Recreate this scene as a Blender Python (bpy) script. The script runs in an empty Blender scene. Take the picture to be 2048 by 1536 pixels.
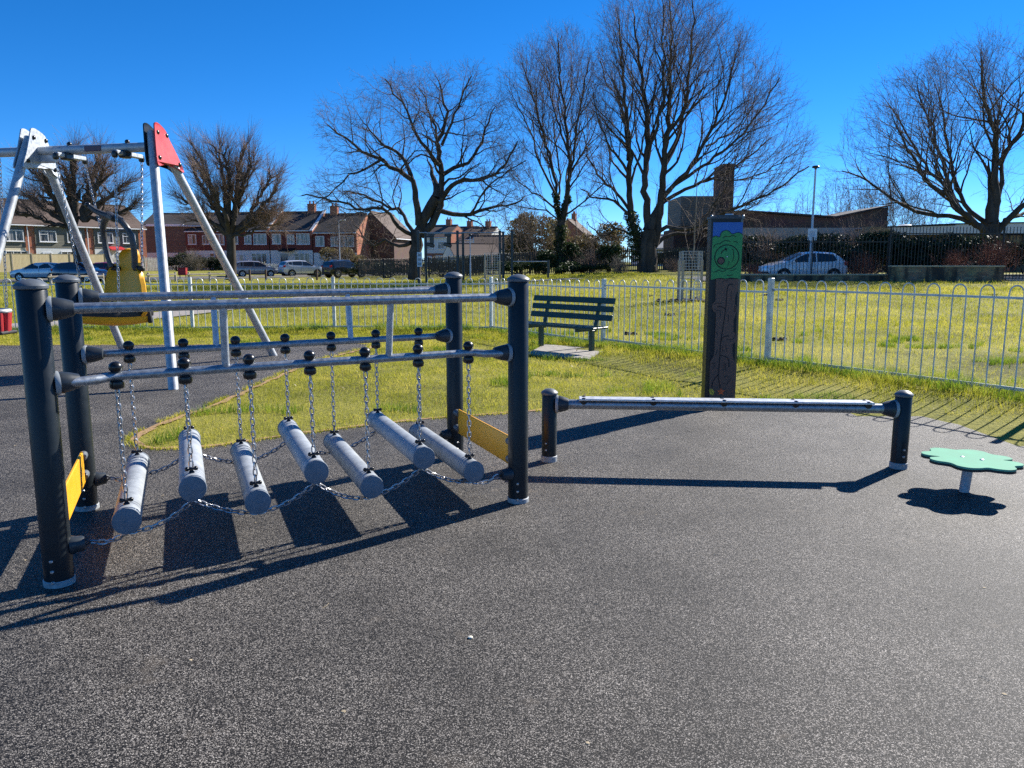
import bpy, bmesh, math, random
import numpy as np
from mathutils import Vector, Matrix
from mathutils.geometry import tessellate_polygon

random.seed(11)
RNG = np.random.default_rng(5)
C = bpy.context.scene.collection
PI = math.pi

# ---------------------------------------------------------------- camera model (used to survey the site from the photograph)
FPX = 1540.0
CAM_H = 1.5
PITCH = math.atan((768 - 523) / FPX)
SP, CP = math.sin(PITCH), math.cos(PITCH)


def gp(u, v, z=0.0):
    """ground point seen at photo position (u, v)"""
    dx, dy = (u - 1024) / FPX, (v - 768) / FPX
    d = (dx, CP - dy * SP, -SP - dy * CP)
    t = (z - CAM_H) / d[2]
    return Vector((d[0] * t, d[1] * t, z))


def at(u, v, Y):
    """point seen at photo position (u, v) standing Y metres away"""
    dx, dy = (u - 1024) / FPX, (v - 768) / FPX
    d = (dx, CP - dy * SP, -SP - dy * CP)
    t = Y / d[1]
    return Vector((d[0] * t, Y, CAM_H + d[2] * t))


def sstep(a, b, x):
    t = np.clip((np.asarray(x, float) - a) / (b - a), 0, 1)
    return t * t * (3 - 2 * t)


def hgt(x, y):
    """terrain height: flat play area, a gentle rise to the right and behind, a verge before the houses"""
    x = np.asarray(x, float); y = np.asarray(y, float)
    h = 0.75 * sstep(-14, 14, x) * sstep(13, 48, y)
    d = (x + 40) * -0.79 + (y - 60) * 0.62
    # low bank under the right-hand fence
    df = (x - 3.49) * -.831 + (y - 10.45) * -.557
    h = h + .12 * np.where(df > 0, 1 - sstep(.25, 1.25, df), 1 - sstep(2, 12, -df)) * (1 - sstep(10.5, 15.5, y)) * sstep(-1, 1.5, x)
    h = h - 0.10 * sstep(20, 60, y) * (1 - sstep(-14, 0, x))
    h = h + 0.55 * sstep(4, 13, d) * (1 - sstep(-14, -4, x))
    return h


def hz(x, y):
    return float(hgt(x, y))


# ---------------------------------------------------------------- mesh builder
class MB:
    def __init__(s):
        s.v = []; s.f = []

    def add(s, vs, fs):
        o = len(s.v)
        s.v.extend([tuple(p) for p in vs])
        s.f.extend([tuple(i + o for i in f) for f in fs])
        return s

    def box(s, c, size, rot=None):
        hx, hy, hz_ = size[0] / 2, size[1] / 2, size[2] / 2
        pts = [Vector((x * hx, y * hy, z * hz_)) for x in (-1, 1) for y in (-1, 1) for z in (-1, 1)]
        if rot is not None:
            pts = [rot @ p for p in pts]
        pts = [p + Vector(c) for p in pts]
        return s.add(pts, [(0, 1, 3, 2), (4, 6, 7, 5), (0, 4, 5, 1), (2, 3, 7, 6), (0, 2, 6, 4), (1, 5, 7, 3)])

    def cbox(s, c, size, b=0.004, rot=None):
        """box with chamfered edges"""
        hx, hy, hz_ = size[0] / 2, size[1] / 2, size[2] / 2
        b = min(b, hx * .9, hy * .9, hz_ * .9)
        bm = bmesh.new()
        bmesh.ops.create_cube(bm, size=1)
        for v in bm.verts:
            v.co = Vector((v.co.x * 2 * hx, v.co.y * 2 * hy, v.co.z * 2 * hz_))
        bmesh.ops.bevel(bm, geom=list(bm.edges), offset=b, segments=1, affect='EDGES')
        bm.verts.index_update()
        R = rot if rot is not None else Matrix.Identity(3)
        s.add([R @ v.co + Vector(c) for v in bm.verts], [[v.index for v in f.verts] for f in bm.faces])
        bm.free()
        return s

    def tube(s, pts, r, n=8, caps=True, closed=False):
        pts = [Vector(p) for p in pts]
        m = len(pts)
        rs = r if isinstance(r, (list, tuple)) else [r] * m
        rings = []
        up = None
        for i, p in enumerate(pts):
            if closed:
                d = pts[(i + 1) % m] - pts[i - 1]
            else:
                d = pts[min(i + 1, m - 1)] - pts[max(i - 1, 0)]
            d.normalize()
            if up is None:
                a = Vector((0, 0, 1)) if abs(d.z) < .9 else Vector((1, 0, 0))
                up = (a - d * a.dot(d)).normalized()
            else:
                up = up - d * up.dot(d)
                if up.length < 1e-5:
                    a = Vector((0, 0, 1)) if abs(d.z) < .9 else Vector((1, 0, 0))
                    up = a - d * a.dot(d)
                up.normalize()
            w = d.cross(up)
            rings.append([p + (up * math.cos(2 * PI * k / n) + w * math.sin(2 * PI * k / n)) * rs[i] for k in range(n)])
        vs = [q for rg in rings for q in rg]
        fs = []
        last = m if closed else m - 1
        for i in range(last):
            j = (i + 1) % m
            for k in range(n):
                fs.append((i * n + k, i * n + (k + 1) % n, j * n + (k + 1) % n, j * n + k))
        if caps and not closed:
            fs.append(tuple(range(n - 1, -1, -1)))
            fs.append(tuple((m - 1) * n + k for k in range(n)))
        return s.add(vs, fs)

    def lathe(s, c, prof, n=24, axis=(0, 0, 1), xa=None):
        """prof: list of (radius, height along axis) from bottom to top"""
        ax = Vector(axis).normalized()
        a = Vector((0, 0, 1)) if abs(ax.z) < .9 else Vector((1, 0, 0))
        u = (a - ax * a.dot(ax)).normalized()
        w = ax.cross(u)
        c = Vector(c)
        vs = []
        for (r, h) in prof:
            for k in range(n):
                t = 2 * PI * k / n
                vs.append(c + ax * h + (u * math.cos(t) + w * math.sin(t)) * max(r, 1e-4))
        fs = []
        for i in range(len(prof) - 1):
            for k in range(n):
                fs.append((i * n + k, i * n + (k + 1) % n, (i + 1) * n + (k + 1) % n, (i + 1) * n + k))
        fs.append(tuple(range(n - 1, -1, -1)))
        fs.append(tuple((len(prof) - 1) * n + k for k in range(n)))
        return s.add(vs, fs)

    def ball(s, c, r, n=12, sq=1.0):
        prof = [(r * math.sin(PI * i / 8), -r * sq * math.cos(PI * i / 8)) for i in range(9)]
        return s.lathe(c, prof, n)

    def prism(s, poly, depth, M=None, inset=0.0):
        """poly: 2D outline (ccw) in local x,y extruded along local z from 0 to depth, then transformed by matrix M"""
        n = len(poly)
        tri = tessellate_polygon([[Vector((x, y, 0)) for x, y in poly]])
        vs = [Vector((x, y, 0)) for x, y in poly] + [Vector((x, y, depth)) for x, y in poly]
        if M is not None:
            vs = [M @ v for v in vs]
        fs = []
        A = sum(poly[i][0] * poly[(i + 1) % n][1] - poly[(i + 1) % n][0] * poly[i][1] for i in range(n))
        for t in tri:
            (x0, y0), (x1, y1), (x2, y2) = poly[t[0]], poly[t[1]], poly[t[2]]
            cr = (x1 - x0) * (y2 - y0) - (x2 - x0) * (y1 - y0)
            t = tuple(t) if cr > 0 else tuple(t[::-1])
            fs.append(t[::-1]); fs.append(tuple(i + n for i in t))
        for i in range(n):
            j = (i + 1) % n
            fs.append((i, j, j + n, i + n) if A > 0 else (j, i, i + n, j + n))
        return s.add(vs, fs)

    def chain(s, pts, pitch=.034, r=.0035, w=.011, n=10, sides=5, phase=0):
        """a run of interlocking oval links along a polyline"""
        pts = [Vector(p) for p in pts]
        seg = [(pts[i + 1] - pts[i]).length for i in range(len(pts) - 1)]
        tot = sum(seg)
        cnt = max(2, int(round(tot / pitch)))
        pitch = tot / cnt

        def pos(d):
            for i, L in enumerate(seg):
                if d <= L or i == len(seg) - 1:
                    return pts[i].lerp(pts[i + 1], d / L)
                d -= L
        for k in range(cnt):
            a, b = pos(k * pitch), pos((k + 1) * pitch)
            m = (a + b) / 2
            d = (b - a).normalized()
            ref = Vector((0, 0, 1)) if abs(d.z) < .8 else Vector((.8, .6, 0))
            u = (ref - d * ref.dot(d)).normalized()
            q = d.cross(u)
            ang = PI / 4 + (PI / 2 if (k + phase) % 2 else 0)
            side = u * math.cos(ang) + q * math.sin(ang)
            hl = pitch / 2 + r * 1.1
            ring = []
            for j in range(n):
                t = 2 * PI * j / n
                cx, sx = math.cos(t), math.sin(t)
                ring.append(m + d * (math.copysign(abs(cx) ** .75, cx) * hl) + side * (math.copysign(abs(sx) ** .75, sx) * w))
            s.tube(ring, r, sides, closed=True)
        return s

    def build(s, name, mat, parent=None, local=False, smooth=True, sharp=35, origin=None):
        me = bpy.data.meshes.new(name)
        off = Vector((0, 0, 0))
        if parent is not None and not local:
            p = parent
            while p is not None:
                off = off + p.location; p = p.parent
        elif origin is not None:
            off = Vector(origin)
        me.from_pydata([(x - off.x, y - off.y, z - off.z) for x, y, z in s.v], [], s.f)
        if mat is not None:
            me.materials.append(mat)
        me.update()
        if smooth:
            me.polygons.foreach_set('use_smooth', [True] * len(me.polygons))
            try:
                me.set_sharp_from_angle(angle=math.radians(sharp))
            except Exception:
                pass
        o = bpy.data.objects.new(name, me)
        C.objects.link(o)
        if parent is not None:
            o.parent = parent
        elif origin is not None:
            o.location = origin
        return o


def np_mesh(name, verts, quads=None, tris=None, mat=None, parent=None, smooth=False, attr=None):
    me = bpy.data.meshes.new(name)
    nv = len(verts)
    me.vertices.add(nv)
    me.vertices.foreach_set('co', np.ascontiguousarray(verts, np.float32).ravel())
    loops = []; starts = []; tot = 0
    if quads is not None and len(quads):
        loops.append(quads.ravel()); starts.append(np.arange(len(quads)) * 4); tot = len(quads) * 4
    if tris is not None and len(tris):
        loops.append(tris.ravel()); starts.append(tot + np.arange(len(tris)) * 3)
    loops = np.concatenate(loops).astype(np.int32); starts = np.concatenate(starts).astype(np.int32)
    me.loops.add(len(loops)); me.loops.foreach_set('vertex_index', loops)
    me.polygons.add(len(starts)); me.polygons.foreach_set('loop_start', starts)
    me.polygons.foreach_set('use_smooth', np.full(len(starts), smooth))
    if attr is not None:
        a = me.attributes.new('tone', 'FLOAT', 'POINT')
        a.data.foreach_set('value', np.ascontiguousarray(attr, np.float32))
    if mat is not None:
        me.materials.append(mat)
    me.update(calc_edges=True)
    o = bpy.data.objects.new(name, me)
    C.objects.link(o)
    if parent is not None:
        o.parent = parent
    return o


def tag(o, label=None, cat=None, group=None, kind=None):
    if label: o['label'] = label
    if cat: o['category'] = cat
    if group: o['group'] = group
    if kind: o['kind'] = kind
    return o


def thing(name, loc, label, cat, group=None, rz=0.0):
    o = bpy.data.objects.new(name, None)
    C.objects.link(o)
    o.location = loc; o.rotation_euler = (0, 0, rz)
    o.empty_display_size = .2
    return tag(o, label, cat, group)


def copy_tree(o, parent=None):
    c = o.copy(); C.objects.link(c)
    if parent is not None: c.parent = parent
    for ch in list(o.children):
        copy_tree(ch, c)
    return c


# ---------------------------------------------------------------- materials
def new_mat(name):
    m = bpy.data.materials.new(name); m.use_nodes = True
    nt = m.node_tree
    b = nt.nodes.get('Principled BSDF')
    return m, nt, b


def mat(name, col, rough=.5, metal=0.0, var=.15, vs=6.0, bump=0.0, bs=60.0, spec=.5, col2=None, detail=4, stretch=None, rvar=.1, coat=0):
    """plain surface with a slow mottling between two colours, uneven gloss and fine bump"""
    m, nt, b = new_mat(name)
    N = nt.nodes; L = nt.links
    tc = N.new('ShaderNodeTexCoord'); mp = N.new('ShaderNodeMapping')
    L.new(tc.outputs['Object'], mp.inputs['Vector'])
    if stretch: mp.inputs['Scale'].default_value = stretch
    nz = N.new('ShaderNodeTexNoise'); nz.inputs['Scale'].default_value = vs; nz.inputs['Detail'].default_value = detail
    nz.inputs['Roughness'].default_value = .6
    L.new(mp.outputs['Vector'], nz.inputs['Vector'])
    rp = N.new('ShaderNodeValToRGB')
    c1 = tuple(max(0, c * (1 - var)) for c in col) + (1,)
    c2 = (tuple(col2) if col2 else tuple(min(1, c * (1 + var)) for c in col)) + (1,)
    rp.color_ramp.elements[0].position = .32; rp.color_ramp.elements[0].color = c1
    rp.color_ramp.elements[1].position = .68; rp.color_ramp.elements[1].color = c2
    L.new(nz.outputs['Fac'], rp.inputs['Fac']); L.new(rp.outputs['Color'], b.inputs['Base Color'])
    mr = N.new('ShaderNodeMapRange'); mr.inputs['To Min'].default_value = max(.02, rough - rvar); mr.inputs['To Max'].default_value = min(1, rough + rvar)
    L.new(nz.outputs['Fac'], mr.inputs['Value']); L.new(mr.outputs['Result'], b.inputs['Roughness'])
    b.inputs['Metallic'].default_value = metal
    b.inputs['Specular IOR Level'].default_value = spec
    if coat: b.inputs['Coat Weight'].default_value = coat; b.inputs['Coat Roughness'].default_value = .05
    if bump:
        n2 = N.new('ShaderNodeTexNoise'); n2.inputs['Scale'].default_value = bs; n2.inputs['Detail'].default_value = 3
        L.new(mp.outputs['Vector'], n2.inputs['Vector'])
        bp = N.new('ShaderNodeBump'); bp.inputs['Strength'].default_value = bump; bp.inputs['Distance'].default_value = .01
        L.new(n2.outputs['Fac'], bp.inputs['Height']); L.new(bp.outputs['Normal'], b.inputs['Normal'])
    return m


def brick_mat(name, c1, c2, mortar, w=.225, h=.075, rough=.9, axis='X', ms=.008, stain=False):
    m, nt, b = new_mat(name); N = nt.nodes; L = nt.links
    tc = N.new('ShaderNodeTexCoord')
    sep = N.new('ShaderNodeSeparateXYZ'); L.new(tc.outputs['Object'], sep.inputs[0])
    add = N.new('ShaderNodeMath'); add.operation = 'ADD'
    L.new(sep.outputs['X'], add.inputs[0]); L.new(sep.outputs['Y'], add.inputs[1])
    cmb = N.new('ShaderNodeCombineXYZ'); L.new(add.outputs[0], cmb.inputs['X']); L.new(sep.outputs['Z'], cmb.inputs['Y'])
    br = N.new('ShaderNodeTexBrick'); br.inputs['Scale'].default_value = 1
    br.inputs['Color1'].default_value = c1 + (1,); br.inputs['Color2'].default_value = c2 + (1,); br.inputs['Mortar'].default_value = mortar + (1,)
    br.inputs['Brick Width'].default_value = w; br.inputs['Row Height'].default_value = h; br.inputs['Mortar Size'].default_value = ms
    L.new(cmb.outputs[0], br.inputs['Vector'])
    nz = N.new('ShaderNodeTexNoise'); nz.inputs['Scale'].default_value = 1.3; nz.inputs['Detail'].default_value = 5
    L.new(tc.outputs['Object'], nz.inputs['Vector'])
    mx = N.new('ShaderNodeMix'); mx.data_type = 'RGBA'; mx.blend_type = 'MULTIPLY'; mx.inputs['Factor'].default_value = .5
    L.new(br.outputs['Color'], mx.inputs['A']); L.new(nz.outputs['Color'], mx.inputs['B'])
    hs = N.new('ShaderNodeHueSaturation'); hs.inputs['Saturation'].default_value = 1.1; hs.inputs['Value'].default_value = 1.35
    L.new(mx.outputs['Result'], hs.inputs['Color']); L.new(hs.outputs['Color'], b.inputs['Base Color'])
    b.inputs['Roughness'].default_value = rough
    if stain:      # dark water stains running down the wall
        mp = N.new('ShaderNodeMapping'); mp.inputs['Scale'].default_value = (1.4, 1.4, .35); L.new(tc.outputs['Object'], mp.inputs['Vector'])
        n3 = N.new('ShaderNodeTexNoise'); n3.inputs['Scale'].default_value = 1.2; n3.inputs['Detail'].default_value = 6; L.new(mp.outputs['Vector'], n3.inputs['Vector'])
        mr = N.new('ShaderNodeMapRange'); mr.inputs['From Min'].default_value = .42; mr.inputs['From Max'].default_value = .56; L.new(n3.outputs['Fac'], mr.inputs['Value'])
        ms_ = N.new('ShaderNodeMix'); ms_.data_type = 'RGBA'; ms_.inputs['A'].default_value = (.045, .036, .028, 1)
        L.new(mr.outputs['Result'], ms_.inputs['Factor']); L.new(hs.outputs['Color'], ms_.inputs['B']); L.new(ms_.outputs['Result'], b.inputs['Base Color'])
    bp = N.new('ShaderNodeBump'); bp.inputs['Strength'].default_value = .4; bp.inputs['Distance'].default_value = .01; bp.invert = True
    L.new(br.outputs['Fac'], bp.inputs['Height']); L.new(bp.outputs['Normal'], b.inputs['Normal'])
    return m


def board_mat(name, c1, c2, pitch=.15, axis='Z', rough=.75, depth=.5, gap=.12):
    """rows of boards or tiles: each row a little different, a dark joint between rows"""
    m, nt, b = new_mat(name); N = nt.nodes; L = nt.links
    tc = N.new('ShaderNodeTexCoord')
    sep = N.new('ShaderNodeSeparateXYZ'); L.new(tc.outputs['Object'], sep.inputs[0])
    src = sep.outputs[axis]
    dv = N.new('ShaderNodeMath'); dv.operation = 'DIVIDE'; dv.inputs[1].default_value = pitch; L.new(src, dv.inputs[0])
    fr = N.new('ShaderNodeMath'); fr.operation = 'FRACT'; L.new(dv.outputs[0], fr.inputs[0])
    fl = N.new('ShaderNodeMath'); fl.operation = 'FLOOR'; L.new(dv.outputs[0], fl.inputs[0])
    wn = N.new('ShaderNodeTexWhiteNoise'); wn.noise_dimensions = '1D'; L.new(fl.outputs[0], wn.inputs['W'])
    nz = N.new('ShaderNodeTexNoise'); nz.inputs['Scale'].default_value = 3; nz.inputs['Detail'].default_value = 6; nz.inputs['Roughness'].default_value = .65
    L.new(tc.outputs['Object'], nz.inputs['Vector'])
    av = N.new('ShaderNodeMath'); av.operation = 'MULTIPLY_ADD'; av.inputs[1].default_value = .45
    L.new(wn.outputs['Value'], av.inputs[0]); 
    m2 = N.new('ShaderNodeMath'); m2.operation = 'MULTIPLY'; m2.inputs[1].default_value = .7
    L.new(nz.outputs['Fac'], m2.inputs[0]); L.new(m2.outputs[0], av.inputs[2])
    mx = N.new('ShaderNodeMix'); mx.data_type = 'RGBA'; mx.inputs['A'].default_value = c1 + (1,); mx.inputs['B'].default_value = c2 + (1,)
    L.new(av.outputs[0], mx.inputs['Factor'])
    gt = N.new('ShaderNodeMath'); gt.operation = 'GREATER_THAN'; gt.inputs[1].default_value = gap; L.new(fr.outputs[0], gt.inputs[0])
    mr = N.new('ShaderNodeMapRange'); mr.inputs['To Min'].default_value = 1 - depth; L.new(gt.outputs[0], mr.inputs['Value'])
    mm = N.new('ShaderNodeMix'); mm.data_type = 'RGBA'; mm.blend_type = 'MULTIPLY'; mm.inputs['Factor'].default_value = 1
    L.new(mx.outputs['Result'], mm.inputs['A']); L.new(mr.outputs['Result'], mm.inputs['B'])
    L.new(mm.outputs['Result'], b.inputs['Base Color'])
    b.inputs['Roughness'].default_value = rough
    bp = N.new('ShaderNodeBump'); bp.inputs['Strength'].default_value = .6; bp.inputs['Distance'].default_value = .02; bp.invert = True
    L.new(fr.outputs[0], bp.inputs['Height']); L.new(bp.outputs['Normal'], b.inputs['Normal'])
    return m


M = {}
M['post'] = mat('slate_powder_coat', (.012, .0165, .020), .36, var=.16, vs=14, bump=.05, bs=500, spec=.32)
M['cap'] = mat('grey_plastic', (.11, .125, .14), .45, var=.1, vs=30)
M['socket'] = mat('dark_plastic', (.028, .036, .044), .42, var=.15, vs=20)
M['gasket'] = mat('pale_gasket', (.30, .33, .35), .6, var=.1)
M['galv'] = mat('galvanised_steel', (.33, .36, .39), .42, metal=.75, var=.28, vs=38, bump=.05, bs=160, rvar=.14, detail=6)
M['galvpale'] = mat('pale_galvanised_steel', (.46, .49, .52), .48, metal=.45, var=.22, vs=30, bump=.04, bs=160, rvar=.12, detail=6)
M['chain'] = mat('chain_steel', (.42, .42, .43), .34, metal=.85, var=.2, vs=60)
M['log'] = mat('log_plastic', (.31, .335, .36), .5, var=.24, vs=11, bump=.06, bs=90, detail=7)
M['logcap'] = mat('log_cap_plastic', (.16, .19, .225), .5, var=.12, vs=30)
M['black'] = mat('black_plastic', (.012, .012, .013), .28, var=.1)
M['rubberblk'] = mat('black_rubber', (.016, .016, .017), .6, var=.2)
M['yellow'] = mat('yellow_panel', (.85, .40, .012), .42, var=.07, vs=9)
M['red'] = mat('red_panel', (.50, .035, .040), .42, var=.08, vs=8)
M['white'] = mat('white_paint', (.74, .75, .74), .5, var=.08, vs=8)
M['steelbolt'] = mat('bolt_steel', (.5, .5, .5), .35, metal=.8, var=.15, vs=40)
M['concrete'] = mat('concrete', (.36, .33, .29), .9, var=.2, vs=9, bump=.3, bs=60, detail=8)
M['collar'] = mat('weathered_collar', (.33, .35, .36), .6, var=.3, vs=40, detail=7)
M['fence'] = mat('pale_grey_fence_paint', (.60, .62, .60), .42, var=.25, vs=9, bump=.05, bs=90, detail=7, metal=.15)
M['bench'] = mat('green_bench_paint', (.009, .045, .034), .42, var=.25, vs=12, bump=.05, bs=60, detail=6)
M['mint'] = mat('mint_panel', (.16, .41, .27), .75, var=.12, vs=7, detail=7, spec=.12)
M['mintedge'] = mat('dark_panel_edge', (.012, .022, .022), .5, var=.1)
M['blue'] = mat('blue_panel', (.030, .15, .48), .5, var=.04)
M['green'] = mat('green_panel', (.040, .30, .085), .5, var=.06, vs=5)
M['brown'] = mat('brown_panel', (.15, .082, .055), .55, var=.1, vs=6)
M['leafyellow'] = mat('yellow_inlay', (.75, .50, .05), .5, var=.1)
M['leafred'] = mat('orange_inlay', (.80, .13, .03), .5, var=.1)
M['darkgreen'] = mat('dark_green_inlay', (.01, .08, .05), .5, var=.1)
M['groove'] = mat('cut_groove', (.006, .007, .008), .7, var=.1)
M['bark'] = mat('bark', (.066, .055, .045), .92, var=.5, vs=3, bump=.6, bs=26, stretch=(1, 1, .3), detail=8, spec=.2)
M['twig'] = mat('twig_bark', (.17, .125, .10), .8, var=.35, vs=.8, spec=.25)
M['barkpale'] = mat('pale_bark', (.19, .165, .13), .85, var=.35, vs=5, bump=.3, bs=40, spec=.2)
M['twigred'] = mat('reddish_twig', (.22, .155, .12), .8, var=.35, vs=1, spec=.25)
M['dogwood'] = mat('red_stem', (.22, .085, .060), .7, var=.3, vs=2, spec=.3)
M['timber'] = mat('weathered_timber', (.36, .31, .24), .85, var=.25, vs=8, bump=.3, bs=40, stretch=(1, 1, .2), detail=7)
M['timberdk'] = mat('stained_timber', (.10, .062, .040), .85, var=.3, vs=8, bump=.3, bs=40, stretch=(1, 1, .2))
M['palisade'] = mat('palisade_steel', (.013, .014, .015), .5, var=.25, vs=5)
M['railing'] = mat('black_railing_paint', (.014, .014, .015), .45, var=.2, vs=6)
M['soil'] = mat('soil', (.050, .035, .025), .95, var=.4, vs=30, bump=1, bs=60)
M['cage'] = mat('galvanised_mesh', (.45, .46, .46), .5, metal=.5, var=.15)
M['render'] = mat('cream_render', (.70, .60, .42), .85, var=.07, vs=3)
M['renderw'] = mat('white_render', (.70, .70, .67), .85, var=.08, vs=3)
M['upvc'] = mat('white_window_frame', (.78, .78, .77), .4, var=.04)
M['tileroof'] = board_mat('brown_roof_tile', (.085, .058, .045), (.145, .098, .074), .16, 'Z', .85, .55, .2)
M['darkroof'] = board_mat('dark_roof_tile', (.030, .027, .026), (.065, .054, .048), .16, 'Z', .8, .5, .2)
M['clad'] = board_mat('grey_green_weatherboard', (.135, .130, .100), (.185, .178, .140), .16, 'Z', .75, .5, .15)
M['tilehang'] = board_mat('red_hung_tile', (.13, .028, .022), (.20, .050, .036), .14, 'Z', .85, .5, .18)
M['tilebrown'] = board_mat('brown_hung_tile', (.13, .082, .064), (.20, .135, .105), .15, 'Z', .85, .5, .2)
M['timberclad'] = board_mat('grey_timber_cladding', (.15, .125, .10), (.25, .215, .175), .2, 'Z', .8, .5, .12)
M['fenceboard'] = board_mat('pale_timber_boards', (.44, .35, .19), (.60, .50, .30), .12, 'X', .85, .45, .1)
M['brick'] = brick_mat('orange_brick', (.40, .145, .075), (.30, .10, .055), (.34, .29, .24))
M['brickdk'] = brick_mat('dark_brown_brick', (.125, .066, .050), (.085, .048, .038), (.13, .11, .09))
M['brickyel'] = brick_mat('stained_buff_brick', (.36, .27, .16), (.20, .125, .08), (.17, .14, .10), stain=True)
M['fascia'] = mat('grey_fascia', (.34, .34, .33), .6, var=.08, vs=3)
M['whitefascia'] = mat('white_fascia', (.62, .64, .66), .55, var=.06, vs=3)
M['dark'] = mat('dark_void', (.010, .010, .011), .6, var=.1)
M['asphalt'] = mat('asphalt', (.075, .074, .073), .9, var=.2, vs=4, bump=.4, bs=120, detail=8)
M['path'] = mat('pale_path', (.30, .265, .235), .9, var=.15, vs=5, bump=.4, bs=120, detail=8)
M['tyre'] = mat('tyre_rubber', (.014, .014, .015), .8, var=.1)
M['rim'] = mat('alloy_wheel', (.50, .51, .52), .3, metal=.8, var=.1)
M['lampred'] = mat('rear_lamp', (.40, .015, .012), .2, var=.1)
M['lampclear'] = mat('head_lamp', (.75, .77, .80), .12, var=.05)
M['plate'] = mat('number_plate', (.62, .50, .08), .5, var=.05)
M['sign'] = mat('white_sign', (.70, .72, .76), .5, var=.05)
M['signink'] = mat('sign_ink', (.10, .12, .22), .6, var=.1)
M['gym'] = mat('dark_green_steel', (.022, .036, .040), .45, var=.15)
M['binred'] = mat('red_bin', (.36, .022, .022), .45, var=.1)
M['stone'] = mat('white_pebble', (.72, .68, .55), .7, var=.1)


def paint(name, col, metal=.3):
    return mat(name, col, .22, metal=metal, var=.04, vs=2, coat=1.0, rvar=.04)


M['silver'] = paint('silver_car_paint', (.60, .61, .63), .15)
M['whitecar'] = paint('white_car_paint', (.76, .75, .75), .0)
M['navy'] = paint('navy_car_paint', (.018, .028, .065), .3)
M['greymet'] = paint('grey_car_paint', (.36, .335, .33), .2)
M['blackcar'] = paint('black_car_paint', (.030, .036, .040), .4)
M['redcar'] = paint('red_car_paint', (.35, .02, .025), .2)


def glass_mat():
    m, nt, b = new_mat('dark_window_glass'); N = nt.nodes; L = nt.links
    b.inputs['Base Color'].default_value = (.02, .025, .03, 1); b.inputs['Roughness'].default_value = .06
    b.inputs['Specular IOR Level'].default_value = .8
    return m


def pane_mat():
    """house window: dark room with pale curtains hanging behind the glass"""
    m, nt, b = new_mat('curtained_window_glass'); N = nt.nodes; L = nt.links
    tc = N.new('ShaderNodeTexCoord'); mp = N.new('ShaderNodeMapping'); mp.inputs['Scale'].default_value = (6, 6, .35)
    L.new(tc.outputs['Object'], mp.inputs['Vector'])
    nz = N.new('ShaderNodeTexNoise'); nz.inputs['Scale'].default_value = 1.2; nz.inputs['Detail'].default_value = 3
    L.new(mp.outputs['Vector'], nz.inputs['Vector'])
    rp = N.new('ShaderNodeValToRGB'); rp.color_ramp.elements[0].position = .42; rp.color_ramp.elements[0].color = (.025, .027, .03, 1)
    rp.color_ramp.elements[1].position = .62; rp.color_ramp.elements[1].color = (.34, .33, .32, 1)
    L.new(nz.outputs['Fac'], rp.inputs['Fac']); L.new(rp.outputs['Color'], b.inputs['Base Color'])
    b.inputs['Roughness'].default_value = .12; b.inputs['Specular IOR Level'].default_value = .6
    return m


M['glass'] = glass_mat(); M['pane'] = pane_mat()


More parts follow.
